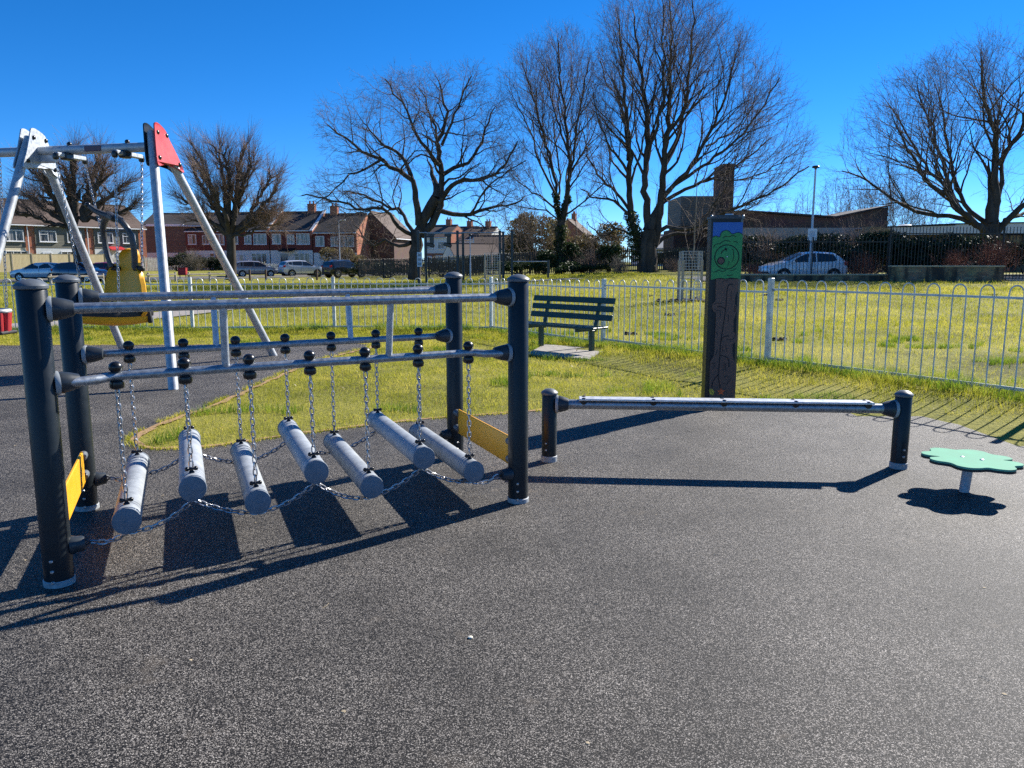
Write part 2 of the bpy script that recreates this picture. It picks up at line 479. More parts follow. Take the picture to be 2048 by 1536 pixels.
def wetpour_mat():
    """black rubber crumb surface: pale and dark granules, dusty patches, worn brown stains"""
    m, nt, b = new_mat('rubber_crumb'); N = nt.nodes; L = nt.links
    tc = N.new('ShaderNodeTexCoord')
    g = N.new('ShaderNodeTexNoise'); g.inputs['Scale'].default_value = 380; g.inputs['Detail'].default_value = 2; g.inputs['Roughness'].default_value = .6
    L.new(tc.outputs['Object'], g.inputs['Vector'])
    vo = N.new('ShaderNodeTexVoronoi'); vo.inputs['Scale'].default_value = 290; L.new(tc.outputs['Object'], vo.inputs['Vector'])
    sepc = N.new('ShaderNodeSeparateColor'); L.new(vo.outputs['Color'], sepc.inputs[0])
    mixv = N.new('ShaderNodeMath'); mixv.operation = 'MULTIPLY_ADD'; mixv.inputs[1].default_value = .40
    L.new(sepc.outputs[0], mixv.inputs[0])
    g5 = N.new('ShaderNodeMath'); g5.operation = 'MULTIPLY'; g5.inputs[1].default_value = .62; L.new(g.outputs['Fac'], g5.inputs[0])
    L.new(g5.outputs[0], mixv.inputs[2])
    rp = N.new('ShaderNodeValToRGB'); e = rp.color_ramp.elements
    e[0].position = .42; e[0].color = (.0035, .0035, .0035, 1)
    e[1].position = .74; e[1].color = (.46, .42, .37, 1)
    k = e.new(.52); k.color = (.020, .0178, .0158, 1)
    k = e.new(.63); k.color = (.105, .095, .084, 1)
    L.new(mixv.outputs[0], rp.inputs['Fac'])
    big = N.new('ShaderNodeTexNoise'); big.inputs['Scale'].default_value = 1.1; big.inputs['Detail'].default_value = 7; big.inputs['Roughness'].default_value = .62
    L.new(tc.outputs['Object'], big.inputs['Vector'])
    br = N.new('ShaderNodeMapRange'); br.inputs['From Min'].default_value = .3; br.inputs['From Max'].default_value = .7
    br.inputs['To Min'].default_value = .62; br.inputs['To Max'].default_value = 1.38; L.new(big.outputs['Fac'], br.inputs['Value'])
    mu = N.new('ShaderNodeMix'); mu.data_type = 'RGBA'; mu.blend_type = 'MULTIPLY'; mu.inputs['Factor'].default_value = 1
    L.new(rp.outputs['Color'], mu.inputs['A']); L.new(br.outputs['Result'], mu.inputs['B'])
    # dusty brown wear
    du = N.new('ShaderNodeTexNoise'); du.inputs['Scale'].default_value = 3.2; du.inputs['Detail'].default_value = 8; du.inputs['Roughness'].default_value = .7
    L.new(tc.outputs['Object'], du.inputs['Vector'])
    dr = N.new('ShaderNodeMapRange'); dr.inputs['From Min'].default_value = .60; dr.inputs['From Max'].default_value = .76; dr.inputs['To Max'].default_value = .5
    L.new(du.outputs['Fac'], dr.inputs['Value'])
    dm = N.new('ShaderNodeMix'); dm.data_type = 'RGBA'; dm.inputs['B'].default_value = (.20, .165, .125, 1)
    L.new(dr.outputs['Result'], dm.inputs['Factor']); L.new(mu.outputs['Result'], dm.inputs['A'])
    L.new(dm.outputs['Result'], b.inputs['Base Color'])
    b.inputs['Roughness'].default_value = .60; b.inputs['Specular IOR Level'].default_value = .22
    bp = N.new('ShaderNodeBump'); bp.inputs['Strength'].default_value = .9; bp.inputs['Distance'].default_value = .004
    L.new(mixv.outputs[0], bp.inputs['Height']); L.new(bp.outputs['Normal'], b.inputs['Normal'])
    return m


def ground_mat():
    m, nt, b = new_mat('park_turf'); N = nt.nodes; L = nt.links
    tc = N.new('ShaderNodeTexCoord')
    a = N.new('ShaderNodeTexNoise'); a.inputs['Scale'].default_value = .35; a.inputs['Detail'].default_value = 8; a.inputs['Roughness'].default_value = .65
    L.new(tc.outputs['Object'], a.inputs['Vector'])
    f = N.new('ShaderNodeTexNoise'); f.inputs['Scale'].default_value = 22; f.inputs['Detail'].default_value = 5; f.inputs['Roughness'].default_value = .75
    L.new(tc.outputs['Object'], f.inputs['Vector'])
    s = N.new('ShaderNodeMath'); s.operation = 'MULTIPLY_ADD'; s.inputs[1].default_value = .5
    h = N.new('ShaderNodeMath'); h.operation = 'MULTIPLY'; h.inputs[1].default_value = .5
    L.new(f.outputs['Fac'], h.inputs[0]); L.new(a.outputs['Fac'], s.inputs[0]); L.new(h.outputs[0], s.inputs[2])
    rp = N.new('ShaderNodeValToRGB'); e = rp.color_ramp.elements
    e[0].position = .42; e[0].color = (.075, .075, .018, 1)
    e[1].position = .66; e[1].color = (.40, .34, .085, 1)
    k = e.new(.50); k.color = (.24, .235, .042, 1)
    L.new(s.outputs[0], rp.inputs['Fac']); L.new(rp.outputs['Color'], b.inputs['Base Color'])
    b.inputs['Roughness'].default_value = .9; b.inputs['Specular IOR Level'].default_value = .15
    bp = N.new('ShaderNodeBump'); bp.inputs['Strength'].default_value = .8; bp.inputs['Distance'].default_value = .05
    L.new(f.outputs['Fac'], bp.inputs['Height']); L.new(bp.outputs['Normal'], b.inputs['Normal'])
    return m


def blade_mat(name, ca, cb, cc, tr=.5):
    """thin leaf that light shines through; tone attribute varies it from blade to blade"""
    m = bpy.data.materials.new(name); m.use_nodes = True
    nt = m.node_tree; N = nt.nodes; L = nt.links
    N.clear()
    out = N.new('ShaderNodeOutputMaterial')
    at_ = N.new('ShaderNodeAttribute'); at_.attribute_name = 'tone'
    rp = N.new('ShaderNodeValToRGB'); e = rp.color_ramp.elements
    e[0].color = ca + (1,); e[1].color = cc + (1,); k = e.new(.5); k.color = cb + (1,)
    L.new(at_.outputs['Fac'], rp.inputs['Fac'])
    d = N.new('ShaderNodeBsdfPrincipled'); d.inputs['Roughness'].default_value = .55; d.inputs['Specular IOR Level'].default_value = .3
    t = N.new('ShaderNodeBsdfTranslucent')
    L.new(rp.outputs['Color'], d.inputs['Base Color']); L.new(rp.outputs['Color'], t.inputs['Color'])
    mx = N.new('ShaderNodeMixShader'); mx.inputs['Fac'].default_value = tr
    L.new(d.outputs[0], mx.inputs[1]); L.new(t.outputs[0], mx.inputs[2]); L.new(mx.outputs[0], out.inputs['Surface'])
    return m


M['wetpour'] = wetpour_mat(); M['turf'] = ground_mat()
M['blade'] = blade_mat('lawn_blades', (.14, .17, .014), (.43, .42, .030), (.68, .58, .12))
M['bladegreen'] = blade_mat('tall_grass_blades', (.07, .14, .012), (.20, .30, .024), (.44, .44, .06))
M['evergreen'] = blade_mat('evergreen_leaves', (.010, .020, .010), (.022, .040, .016), (.06, .085, .03), .2)
M['olive'] = blade_mat('olive_leaves', (.085, .070, .030), (.16, .130, .055), (.27, .21, .09), .4)
M['ivy'] = blade_mat('ivy_leaves', (.012, .025, .010), (.030, .055, .016), (.09, .12, .04), .25)
# ================================================================ SETTING
def axis_pts(segs):
    out = []
    for a, b, st in segs:
        n = max(1, int(round((b - a) / st)))
        out += [a + (b - a) * i / n for i in range(n)]
    return np.array(out + [segs[-1][1]])


gx = axis_pts([(-600, -120, 40), (-120, -40, 5), (-40, 40, 1.0), (40, 120, 5), (120, 600, 40)])
gy = axis_pts([(-60, -4, 8), (-4, 50, 1.0), (50, 130, 2.0), (130, 900, 70)])
GX, GY = np.meshgrid(gx, gy, indexing='ij')
GZ = hgt(GX, GY)
gv = np.stack([GX, GY, GZ], -1).reshape(-1, 3)
ni, nj = len(gx), len(gy)
ii, jj = np.meshgrid(np.arange(ni - 1), np.arange(nj - 1), indexing='ij')
q = np.stack([ii * nj + jj, (ii + 1) * nj + jj, (ii + 1) * nj + jj + 1, ii * nj + jj + 1], -1).reshape(-1, 4)
tag(np_mesh('grass_ground', gv, quads=q, mat=M['turf'], smooth=True), kind='structure')

# rubber play surface, its outline surveyed from the photograph
rub_px = [(480, 690), (600, 689), (700, 688), (748, 690), (740, 697), (690, 708), (620, 727), (550, 757), (480, 790), (400, 822), (340, 843), (300, 858),
          (276, 872), (268, 883), (276, 893), (300, 898), (330, 900), (400, 897), (500, 884), (600, 869), (700, 857), (800, 845),
          (900, 836), (1060, 824), (1200, 813), (1400, 806), (1600, 806), (1700, 812), (1830, 822), (1900, 833), (1975, 846), (2048, 859)]
rub = [(-16.0, 13.0), (-11.0, 13.75), (-8.0, 13.85)] + [tuple(gp(u, v).xy) for u, v in rub_px] + [(5.4, 5.6), (7.2, 3.2), (8.5, -7), (-16, -7)]


def wob(poly, amp=.02, step=.12, seed=3):
    r = random.Random(seed); out = []
    for i in range(len(poly)):
        a, b = Vector(poly[i]), Vector(poly[(i + 1) % len(poly)])
        n = max(1, int((b - a).length / step)) if (b - a).length < 6 else 1
        for k in range(n):
            p = a.lerp(b, k / n)
            out.append((p.x + r.uniform(-amp, amp), p.y + r.uniform(-amp, amp)))
    return out


RUB = wob(rub)
mb = MB(); mb.prism(RUB[::-1], .02, Matrix.Translation((0, 0, -.010)))
tag(mb.build('rubber_surface', M['wetpour'], smooth=False), kind='structure')
# worn sandy soil edge where the turf meets the rubber
edge = []
nr = len(RUB)
mb = MB()
for i in range(nr):
    a, b = Vector(RUB[i]), Vector(RUB[(i + 1) % nr])
    if (b - a).length > 1.5 or a.y < 5 or abs(a.x) > 9.9: continue
    d = (b - a).normalized(); nrm = Vector((d.y, -d.x))
    w = .02 + .045 * random.random()
    p0, p1 = a + nrm * .02, b + nrm * .02
    mb.add([(p0.x, p0.y, .0145), (p1.x, p1.y, .0145), (b.x - nrm.x * w, b.y - nrm.y * w, .0135), (a.x - nrm.x * w, a.y - nrm.y * w, .0135)], [(0, 1, 2, 3)])
M['sandy'] = mat('sandy_soil', (.33, .20, .095), .95, var=.35, vs=25, bump=.5, bs=80)
tag(mb.build('sandy_soil_edge', M['sandy'], smooth=False), kind='structure')


def strip(name, pts, w, m, dz):
    """a band of ground following the terrain"""
    P = []
    for i in range(len(pts) - 1):
        a, b = Vector(pts[i]), Vector(pts[i + 1]); n = max(1, int((b - a).length / 1.0))
        P += [a.lerp(b, k / n) for k in range(n)]
    P.append(Vector(pts[-1]))
    mb = MB(); vs = []
    K = 5
    for i, p in enumerate(P):
        d = (P[min(i + 1, len(P) - 1)] - P[max(i - 1, 0)]).normalized(); nn = Vector((-d.y, d.x))
        for k in range(K):
            qn = p + nn * w * (k / (K - 1) - .5)
            vs.append((qn.x, qn.y, hz(qn.x, qn.y) + dz))
    fs = [(i * K + k, i * K + k + 1, (i + 1) * K + k + 1, (i + 1) * K + k) for i in range(len(P) - 1) for k in range(K - 1)]
    mb.add(vs, [f[::-1] for f in fs])
    return tag(mb.build(name, m), kind='structure')


strip('park_path', [(-13.5, 15.8), (-11.6, 17.6), (-10.2, 19.6), (-9.6, 22.5), (-9.0, 27), (-7.6, 34), (-4.4, 41.5), (4, 45)], 1.7, M['path'], .03)
ROADD = Vector((.62, .785)).normalized()
road_c = [Vector((-40, 60)) + ROADD * t for t in (-45, -20, 0, 20, 35, 60, 95)]
strip('road', road_c, 6.0, M['asphalt'], .05)
rn = Vector((-ROADD.y, ROADD.x))
for sgn in (-1, 1):
    mb = MB()
    for i in range(60):
        a = Vector((-40, 60)) + ROADD * (-45 + i * 2.33) + rn * sgn * 3.06
        b = Vector((-40, 60)) + ROADD * (-45 + (i + 1) * 2.33 - .02) + rn * sgn * 3.06
        m_ = (a + b) / 2
        mb.cbox((m_.x, m_.y, hz(m_.x, m_.y) + .09), ((b - a).length, .13, .16), .015, Matrix.Rotation(math.atan2(ROADD.y, ROADD.x), 3, 'Z'))
    tag(mb.build('kerb', M['concrete']), kind='structure')

# right-hand lane behind the railings
strip('side_road', [(9, 39.6), (20, 40.8), (34, 40.6), (50, 40)], 4.5, M['asphalt'], .05)
# ================================================================ CHAIN LOG BRIDGE
FL = gp(120, 1170); FR = gp(1036, 1005)
V2 = Vector((-.473, 1.105, 0))
BL = FL + V2; BR = FR + V2
E1 = (FR - FL).normalized(); BLEN = (FR - FL).length
E2 = V2.normalized(); BW = V2.length
UP = Vector((0, 0, 1))
PR = .0625


def bl(s, w, z):
    return FL + E1 * s + E2 * w + UP * z


bridge = thing('log_bridge', FL, 'grey galvanised climbing bridge with seven hanging log steps on chains between four dark posts', 'play equipment')


def add_post(par, P, h, r, collar_h=.035, faces=((-1, -1),), name='post'):
    mb = MB()
    mb.lathe(P, [(r, .0), (r, h - .012), (r - .004, h - .006)], 32)
    po = mb.build(name, M['post'], par)
    c = MB()
    c.lathe(P + UP * (h - .006), [(r + .001, 0), (r + .006, .004), (r + .007, .016), (r + .003, .022), (r * .88, .030), (r * .55, .042), (.001, .047)], 32)
    c.build('cap', M['cap'], po)
    k = MB()
    k.lathe(P, [(r + .005, .0), (r + .005, collar_h), (r + .001, collar_h + .004)], 32)
    k.build('collar', M['collar'], po)
    for fx, fy in faces:
        d = Vector((fx, fy, 0)).normalized()
        for z in (collar_h * .5 + .02, collar_h + .055, collar_h + .105):
            b = MB(); b.lathe(P + d * (r - .003) + UP * z, [(.0085, 0), (.0085, .009), (.006, .013), (.002, .0135)], 10, axis=d)
            b.build('bolt', M['steelbolt'], po)
    return po


posts = [add_post(bridge, P, 1.385, PR, faces=f) for P, f in ((FL, ((.15, -1),)), (FR, ((-.05, -1),)), (BL, ((.35, -1),)), (BR, ((.3, -1),)))]


def socket(par, P, d, r_post, r_tube, ln=.085, flat=True):
    """plastic end bracket that ties a tube to a post: pale gasket ring and tapering dark cup"""
    d = d.normalized()
    g = MB(); g.lathe(P + d * (r_post - .012), [(r_tube + .030, 0), (r_tube + .034, .010), (r_tube + .032, .022)], 20, axis=d)
    c = MB(); c.lathe(P + d * (r_post + .0095), [(r_tube + .026, 0), (r_tube + .028, .012), (r_tube + .020, ln * .6), (r_tube + .009, ln), (r_tube + .002, ln + .002)], 20, axis=d)
    o = c.build('end_socket', M['socket'], par)
    g.build('gasket', M['gasket'], par) if par.parent is None else g.build('gasket', M['gasket'], par)
    return o


RT = .0225
SLOG = [.30, .605, .916, 1.23, 1.54, 1.86, 2.185]
ZLOG = [.262, .378, .258, .376, .246, .372, .244]
for side in (0, 1):
    w0 = 0 if side == 0 else BW
    inw = .075 if side == 0 else -.075
    # straight hand rail
    rail = MB(); rail.tube([bl(PR + .07, w0, 1.29), bl(BLEN - PR - .07, w0, 1.29)], RT + .002, 14)
    ro = rail.build('top_rail', M['galv'], bridge)
    socket(ro, bl(0, w0, 1.29), E1, PR, RT + .002); socket(ro, bl(BLEN, w0, 1.29), -E1, PR, RT + .002)
    # lower rail cranked inward at both ends
    zl = .952
    pts = [bl(PR + .05, w0, zl), bl(PR + .16, w0 + inw * .30, zl + .002), bl(.27, w0 + inw * .92, zl + .006), bl(.34, w0 + inw, zl + .007),
           bl(BLEN / 2, w0 + inw, zl + .008), bl(BLEN - .34, w0 + inw, zl + .007), bl(BLEN - .27, w0 + inw * .92, zl + .006), bl(BLEN - PR - .16, w0 + inw * .3, zl + .002), bl(BLEN - PR - .05, w0, zl)]
    lr = MB(); lr.tube(pts, RT, 14)
    lo = lr.build('lower_rail', M['galv'], bridge)
    d0 = (pts[1] - pts[0]); d1 = (pts[-2] - pts[-1])
    socket(lo, bl(0, w0, zl), d0, PR, RT); socket(lo, bl(BLEN, w0, zl), d1, PR, RT)
    for s in (.80, 1.68):
        sp = MB(); sp.tube([bl(s, w0 + inw, zl + .010), bl(s, w0, 1.288)], .019, 12)
        sp.build('spindle', M['galvpale'], bridge)
    for s in SLOG:
        kb = MB()
        kb.ball(bl(s, w0 + inw, zl + .007 + RT + .020), .032, 16, .9)
        kb.build('rail_knob', M['black'], bridge)
        kb = MB()
        kb.lathe(bl(s, w0 + inw, zl - RT - .036), [(.012, 0), (.030, .008), (.034, .022), (.031, .038), (.020, .047)], 16)
        kb.build('rail_knob', M['black'], bridge)

LR = .064
for i, s in enumerate(SLOG):
    z = ZLOG[i]
    a, b = bl(s, -.005, z), bl(s, BW + .005, z)
    d = (b - a).normalized()
    ln = (b - a).length
    prof = [(LR - .004, .0), (LR, .004), (LR, .095), (LR - .004, .098), (LR - .004, .104), (LR, .107), (LR, .128), (LR - .004, .131), (LR - .004, .137), (LR, .14),
            (LR, ln - .14), (LR - .004, ln - .137), (LR - .004, ln - .131), (LR, ln - .128), (LR, ln - .107), (LR - .004, ln - .104), (LR - .004, ln - .098), (LR, ln - .095), (LR, ln - .004), (LR - .004, ln)]
    lg = MB(); lg.lathe(a, prof, 28, axis=d)
    log = lg.build('log_step', M['log'], bridge)
    for e, dd in ((a, -d), (b, d)):
        ec = MB(); ec.lathe(e - dd * .002, [(LR + .002, -.010), (LR + .003, 0), (LR + .001, .008), (LR - .010, .011), (.008, .013), (.007, .0145), (.001, .015)], 28, axis=dd)
        ec.build('end_cap', M['logcap'], log)
    for w, wi in ((.07, .075), (BW - .07, BW - .075)):
        top = bl(s, wi, .952 - RT - .040); bot = bl(s, w, z + LR + .028)
        ch = MB(); ch.chain([top, bot], .034, .0040, .0105, phase=i)
        ch.build('chain', M['chain'], log)
        sh = MB()
        sh.tube([bl(s - .020, w, z + LR + .020), bl(s + .020, w, z + LR + .020)], .0085, 8)
        sh.ball(bl(s - .021, w, z + LR + .020), .012, 8); sh.ball(bl(s + .021, w, z + LR + .020), .012, 8)
        sh.lathe(bl(s, w, z + LR - .004), [(.016, 0), (.013, .010), (.007, .016), (.007, .030)], 10)
        sh.build('shackle', M['black'], log)

# slack chains that tie the log ends together and to the posts
for side in (0, 1):
    w = .04 if side == 0 else BW - .04
    w0 = 0 if side == 0 else BW
    zs = .185
    nodes = [bl(PR + .075, w0 + (.01 if side == 0 else -.01), zs)] + [bl(s, w, z - LR - .006) for s, z in zip(SLOG, ZLOG)] + [bl(BLEN - PR - .075, w0 + (.01 if side == 0 else -.01), zs + .01)]
    for k in range(len(nodes) - 1):
        a, b = nodes[k], nodes[k + 1]
        sag = .030 if 0 < k < len(nodes) - 2 else .022
        pts = []
        for t in np.linspace(0, 1, 9):
            p = a.lerp(b, float(t)); p.z -= sag * 4 * t * (1 - t) * (1.0 + .3 * math.sin(k * 2.1)); pts.append(p)
        ch = MB(); ch.chain(pts, .034, .0042, .0115, phase=k)
        ch.build('linking_chain', M['chain'], bridge)
    for P, d in ((bl(0, w0, zs), E1), (bl(BLEN, w0, zs + .01), -E1)):
        cb = MB()
        cb.lathe(P + d * (PR - .010), [(.042, 0), (.044, .012), (.038, .030), (.036, .055), (.030, .064), (.012, .068)], 18, axis=d)
        cb.tube([P + d * (PR + .052) + Vector((0, 0, .018)), P + d * (PR + .078), P + d * (PR + .052) - Vector((0, 0, .018))], .006, 6)
        cb.build('chain_anchor', M['socket'], bridge)

# yellow end boards
for s_, zc, nm in ((0, .30, 'L'), (BLEN, .315, 'R')):
    off = .055 if s_ == 0 else -.055
    pa, pb = bl(s_ + off * .2, PR + .055, zc), bl(s_ + off * .2, BW - PR - .055, zc)
    ctr = (pa + pb) / 2
    ang = math.atan2(E2.y, E2.x)
    R = Matrix.Rotation(ang, 3, 'Z')
    mb = MB(); mb.cbox(ctr, ((pb - pa).length, .016, .185), .004, R)
    pnl = mb.build('end_panel', M['yellow'], bridge)
    for w in (PR + .012, BW - PR - .012):
        sg = 1 if w < BW / 2 else -1
        for z in (zc - .058, zc + .058):
            st = MB(); st.lathe(bl(s_ + off * .2, w - sg * .018, z), [(.026, 0), (.026, .045), (.022, .055), (.024, .070), (.020, .076)], 14, axis=E2 * sg)
            st.build('panel_fixing', M['cap'], pnl)

# ================================================================ BALANCE BEAM
QL, QR = gp(1098, 924), gp(1796, 938)
beam = thing('balance_beam', QL, 'low galvanised balance beam with flat bright top plate between two short dark posts', 'balance beam')
DB = (QR - QL).normalized(); LB = (QR - QL).length
for P, f in ((QL, ((-.5, -1),)), (QR, ((.05, -1),))):
    add_post(beam, P, .525 if P is QL else .545, .0565, collar_h=.05, faces=f)
ZB = .448
tb = MB(); tb.tube([QL + DB * .12 + UP * ZB, QR - DB * .12 + UP * ZB], .036, 18)
tbo = tb.build('beam_tube', M['galv'], beam)
socket(tbo, QL + UP * ZB, DB, .0565, .034, .075); socket(tbo, QR + UP * ZB, -DB, .0565, .034, .075)
R = Matrix.Rotation(math.atan2(DB.y, DB.x), 3, 'Z')
tp = MB(); tp.cbox(QL + DB * LB / 2 + UP * (ZB + .044), (LB - .44, .125, .014), .003, R)
M['plate_alu'] = mat('bright_grip_plate', (.72, .72, .71), .36, metal=.35, var=.2, vs=24, bump=.12, bs=220, detail=6)
tpo = tp.build('top_plate', M['plate_alu'], beam)
un = MB(); un.cbox(QL + DB * LB / 2 + UP * (ZB + .0335), (LB - .47, .080, .008), .001, R)
un.build('under_strip', M['rubberblk'], beam)
NB = Vector((-DB.y, DB.x, 0))
for k in range(5):
    t = .255 + (LB - .51) * k / 4
    for sd in (-1, 1):
        b = MB(); b.lathe(QL + DB * t + NB * sd * .045 + UP * (ZB + .0505), [(.016, 0), (.014, .004), (.007, .007), (.001, .0075)], 12)
        b.build('plate_bolt', M['black'], tpo)
    c = MB(); c.lathe(QL + DB * t - NB * .036 + UP * (ZB + .028), [(.026, -.020), (.026, -.004), (.024, .004)], 14, axis=-NB)
    c.build('clamp', M['black'], tbo)

# ================================================================ FLOWER STEP
FP = gp(1927, 986)
flower = thing('flower_step', FP, 'mint green flower shaped stepping disc on a short grey stem', 'stepping pod')
ctrl = [(0, .66), (7, .90), (15, .985), (25, .97), (35, .86), (43, .86), (53, .97), (66, .99), (78, .90), (90, .80), (102, .90), (114, .99), (127, .97), (137, .86), (145, .86), (155, .97), (165, .985), (173, .90)]
ctrl = ctrl + [(a + 180, r) for a, r in ctrl]


def polar_outline(ctrl, n, R):
    out = []
    m = len(ctrl)
    for k in range(n):
        a = 360 * k / n
        i = max(j for j in range(m) if ctrl[j][0] <= a)
        p = [ctrl[(i + o) % m][1] for o in (-1, 0, 1, 2)]
        a0 = ctrl[i][0]; a1 = ctrl[(i + 1) % m][0] + (360 if i == m - 1 else 0)
        t = (a - a0) / (a1 - a0)
        r = .5 * ((2 * p[1]) + (-p[0] + p[2]) * t + (2 * p[0] - 5 * p[1] + 4 * p[2] - p[3]) * t * t + (-p[0] + 3 * p[1] - 3 * p[2] + p[3]) * t ** 3)
        out.append((R * r * math.cos(math.radians(a)), R * r * math.sin(math.radians(a))))
    return out


FO = polar_outline(ctrl, 180, .292)
Fc = FP + Vector((.035, .01, .212))
FR_ = Matrix.Translation(Fc) @ Matrix.Rotation(math.radians(-8), 4, 'Z') @ Matrix.Rotation(math.radians(1.5), 4, 'Y')
mb = MB(); mb.prism(FO, .012, FR_ @ Matrix.Translation((0, 0, .008)))
disc = mb.build('petal_disc', M['mint'], flower, sharp=30)
mb = MB(); mb.prism([(x * 1.004, y * 1.004) for x, y in FO], .015, FR_ @ Matrix.Translation((0, 0, -.008)))
mb.build('disc_edge', M['mintedge'], flower, sharp=30)
mb = MB(); mb.tube([FP + Vector((0, 0, -.02)), FP + Vector((.02, .005, .205))], .031, 18)
M['stem'] = mat('dull_steel_stem', (.42, .43, .45), .55, metal=.3, var=.25, vs=50, bump=.06, bs=200, detail=7)
mb.build('stem', M['stem'], flower)
for dx, dy in ((-.04, .035), (.045, -.04)):
    b = MB(); b.lathe(Fc + Vector((dx, dy, .0205)), [(.013, -.002), (.012, .003), (.005, .005), (.001, .0052)], 10)
    b.build('disc_bolt', M['steelbolt'], flower)

# ================================================================ PLAY PANEL TOTEM
TY = 8.1
TP = Vector((.2715 * TY, TY, 0))
totem = thing('play_panel_post', TP, 'tall square dark play post with painted oak tree maze, blue sky and green crown', 'play panel')
TW, TD, TH_ = .322, .225, 1.93
oct_ = [(-TW / 2 + .03, -TD / 2), (TW / 2 - .03, -TD / 2), (TW / 2, -TD / 2 + .03), (TW / 2, TD / 2 - .03), (TW / 2 - .03, TD / 2), (-TW / 2 + .03, TD / 2), (-TW / 2, TD / 2 - .03), (-TW / 2, -TD / 2 + .03)]
TM = Matrix.Translation(TP) @ Matrix.Rotation(math.radians(-2), 4, 'Z')
mb = MB(); mb.prism(oct_, TH_, TM)
mb.build('column', M['post'], totem)
mb = MB()
mb.prism([(x * 1.06, y * 1.08) for x, y in oct_], .022, TM @ Matrix.Translation((0, 0, TH_)))
mb.prism([(x * .84, y * .84) for x, y in oct_], .016, TM @ Matrix.Translation((0, 0, TH_ + .022)))
M['capdark'] = mat('dark_cap_plastic', (.05, .06, .07), .45, var=.15, vs=20)
mb.build('cap', M['capdark'], totem)
mb = MB(); mb.cbox(TM @ Vector((.03, -.02, TH_ + .046)), (.075, .05, .014), .003)
mb.build('cap_vent', M['whitefascia'], totem)
for sx in (-1, 1):
    mb = MB(); mb.ball(TM @ Vector((sx * TW * .49, -TD * .40, TH_ + .026)), .014, 8); mb.build('cap_screw', M['steelbolt'], totem)
# board face frame: local (x, z) on the front of the column
FWD = TM @ Matrix.Translation((0, -TD / 2 - .0015, 0)) @ Matrix.Rotation(PI / 2, 4, 'X')   # local x right, y up, +z out of the face


def face(poly, d0, d1, m, name, par, sharp=30):
    mb = MB(); mb.prism(poly, d1 - d0, FWD @ Matrix.Translation((0, 0, d0)))
    return mb.build(name, m, par, sharp=sharp)


def groove(par, lines, name='groove', r=.004, z=.0125, m=None):
    mb = MB()
    for ln in lines:
        # smooth the line a little
        P = [Vector((x, y, 0)) for x, y in ln]
        Q = []
        for i in range(len(P) - 1):
            p = [P[max(i - 1, 0)], P[i], P[i + 1], P[min(i + 2, len(P) - 1)]]
            for k in range(6):
                t = k / 6
                Q.append(.5 * ((2 * p[1]) + (-p[0] + p[2]) * t + (2 * p[0] - 5 * p[1] + 4 * p[2] - p[3]) * t * t + (-p[0] + 3 * p[1] - 3 * p[2] + p[3]) * t ** 3))
        Q.append(P[-1])
        vs = []
        for i, qv in enumerate(Q):
            d = (Q[min(i + 1, len(Q) - 1)] - Q[max(i - 1, 0)]); d = d.normalized() if d.length > 0 else Vector((1, 0, 0))
            nn = Vector((-d.y, d.x, 0)) * r
            for p_ in (qv - nn, qv + nn):
                vs.append(FWD @ Vector((p_.x, p_.y, z - .0012))); 
            for p_ in (qv + nn, qv - nn):
                vs.append(FWD @ Vector((p_.x, p_.y, z)))
        fs = []
        for i in range(len(Q) - 1):
            for k in range(4):
                fs.append((i * 4 + k, i * 4 + (k + 1) % 4, i * 4 + 4 + (k + 1) % 4, i * 4 + 4 + k))
        mb.add(vs, fs)
    return mb.build(name, m or M['groove'], par, smooth=False)


# pixel survey of the painted face: u 1421..1479 maps to x -.15..+.15, v 448..812 to z 1.90..0.02
def fx(u): return (u - 1449.5) / 190.5
def fz(v): return 1.900 - (v - 448) / 190.5 * .985


def fpt(l): return [(fx(u) * 1.0, fz(v)) for u, v in l]


sky_poly = [(-.148, 1.60), (.148, 1.60), (.148, 1.893), (-.148, 1.893)]
board = face(sky_poly, 0, .008, M['blue'], 'painted_board', totem)
crown = [(-.150, 1.325), (-.143, 1.315), (-.105, 1.327), (-.055, 1.335), (0, 1.327), (.05, 1.338), (.11, 1.330), (.150, 1.325), (.152, 1.76), (.148, 1.772), (.120, 1.789), (.09, 1.789), (.062, 1.779),
         (.040, 1.779), (.026, 1.791), (.008, 1.806), (-.018, 1.813), (-.044, 1.806), (-.066, 1.787), (-.073, 1.765), (-.078, 1.749), (-.098, 1.749), (-.118, 1.757), (-.140, 1.751), (-.150, 1.741)]
cro = face(crown, .0, .011, M['green'], 'painted_tree_crown', totem)
trunk_poly = [(-.120, .02), (.150, .02), (.150, .38), (.142, .45), (.113, .50), (.100, .58), (.098, .655), (.125, .665), (.142, .70), (.138, .74), (.12, .765), (.102, .78), (.098, .90), (.112, .945), (.128, 1.0), (.122, 1.04),
              (.102, 1.075), (.104, 1.15), (.125, 1.20), (.128, 1.24), (.128, 1.322), (-.098, 1.322), (-.100, 1.23), (-.095, 1.10), (-.122, 1.07), (-.128, 1.03), (-.110, .99), (-.086, .975), (-.083, .85), (-.086, .72),
              (-.085, .60), (-.092, .52), (-.122, .47), (-.126, .40)]
tro = face(trunk_poly, 0, .0095, M['brown'], 'painted_tree_trunk', totem)
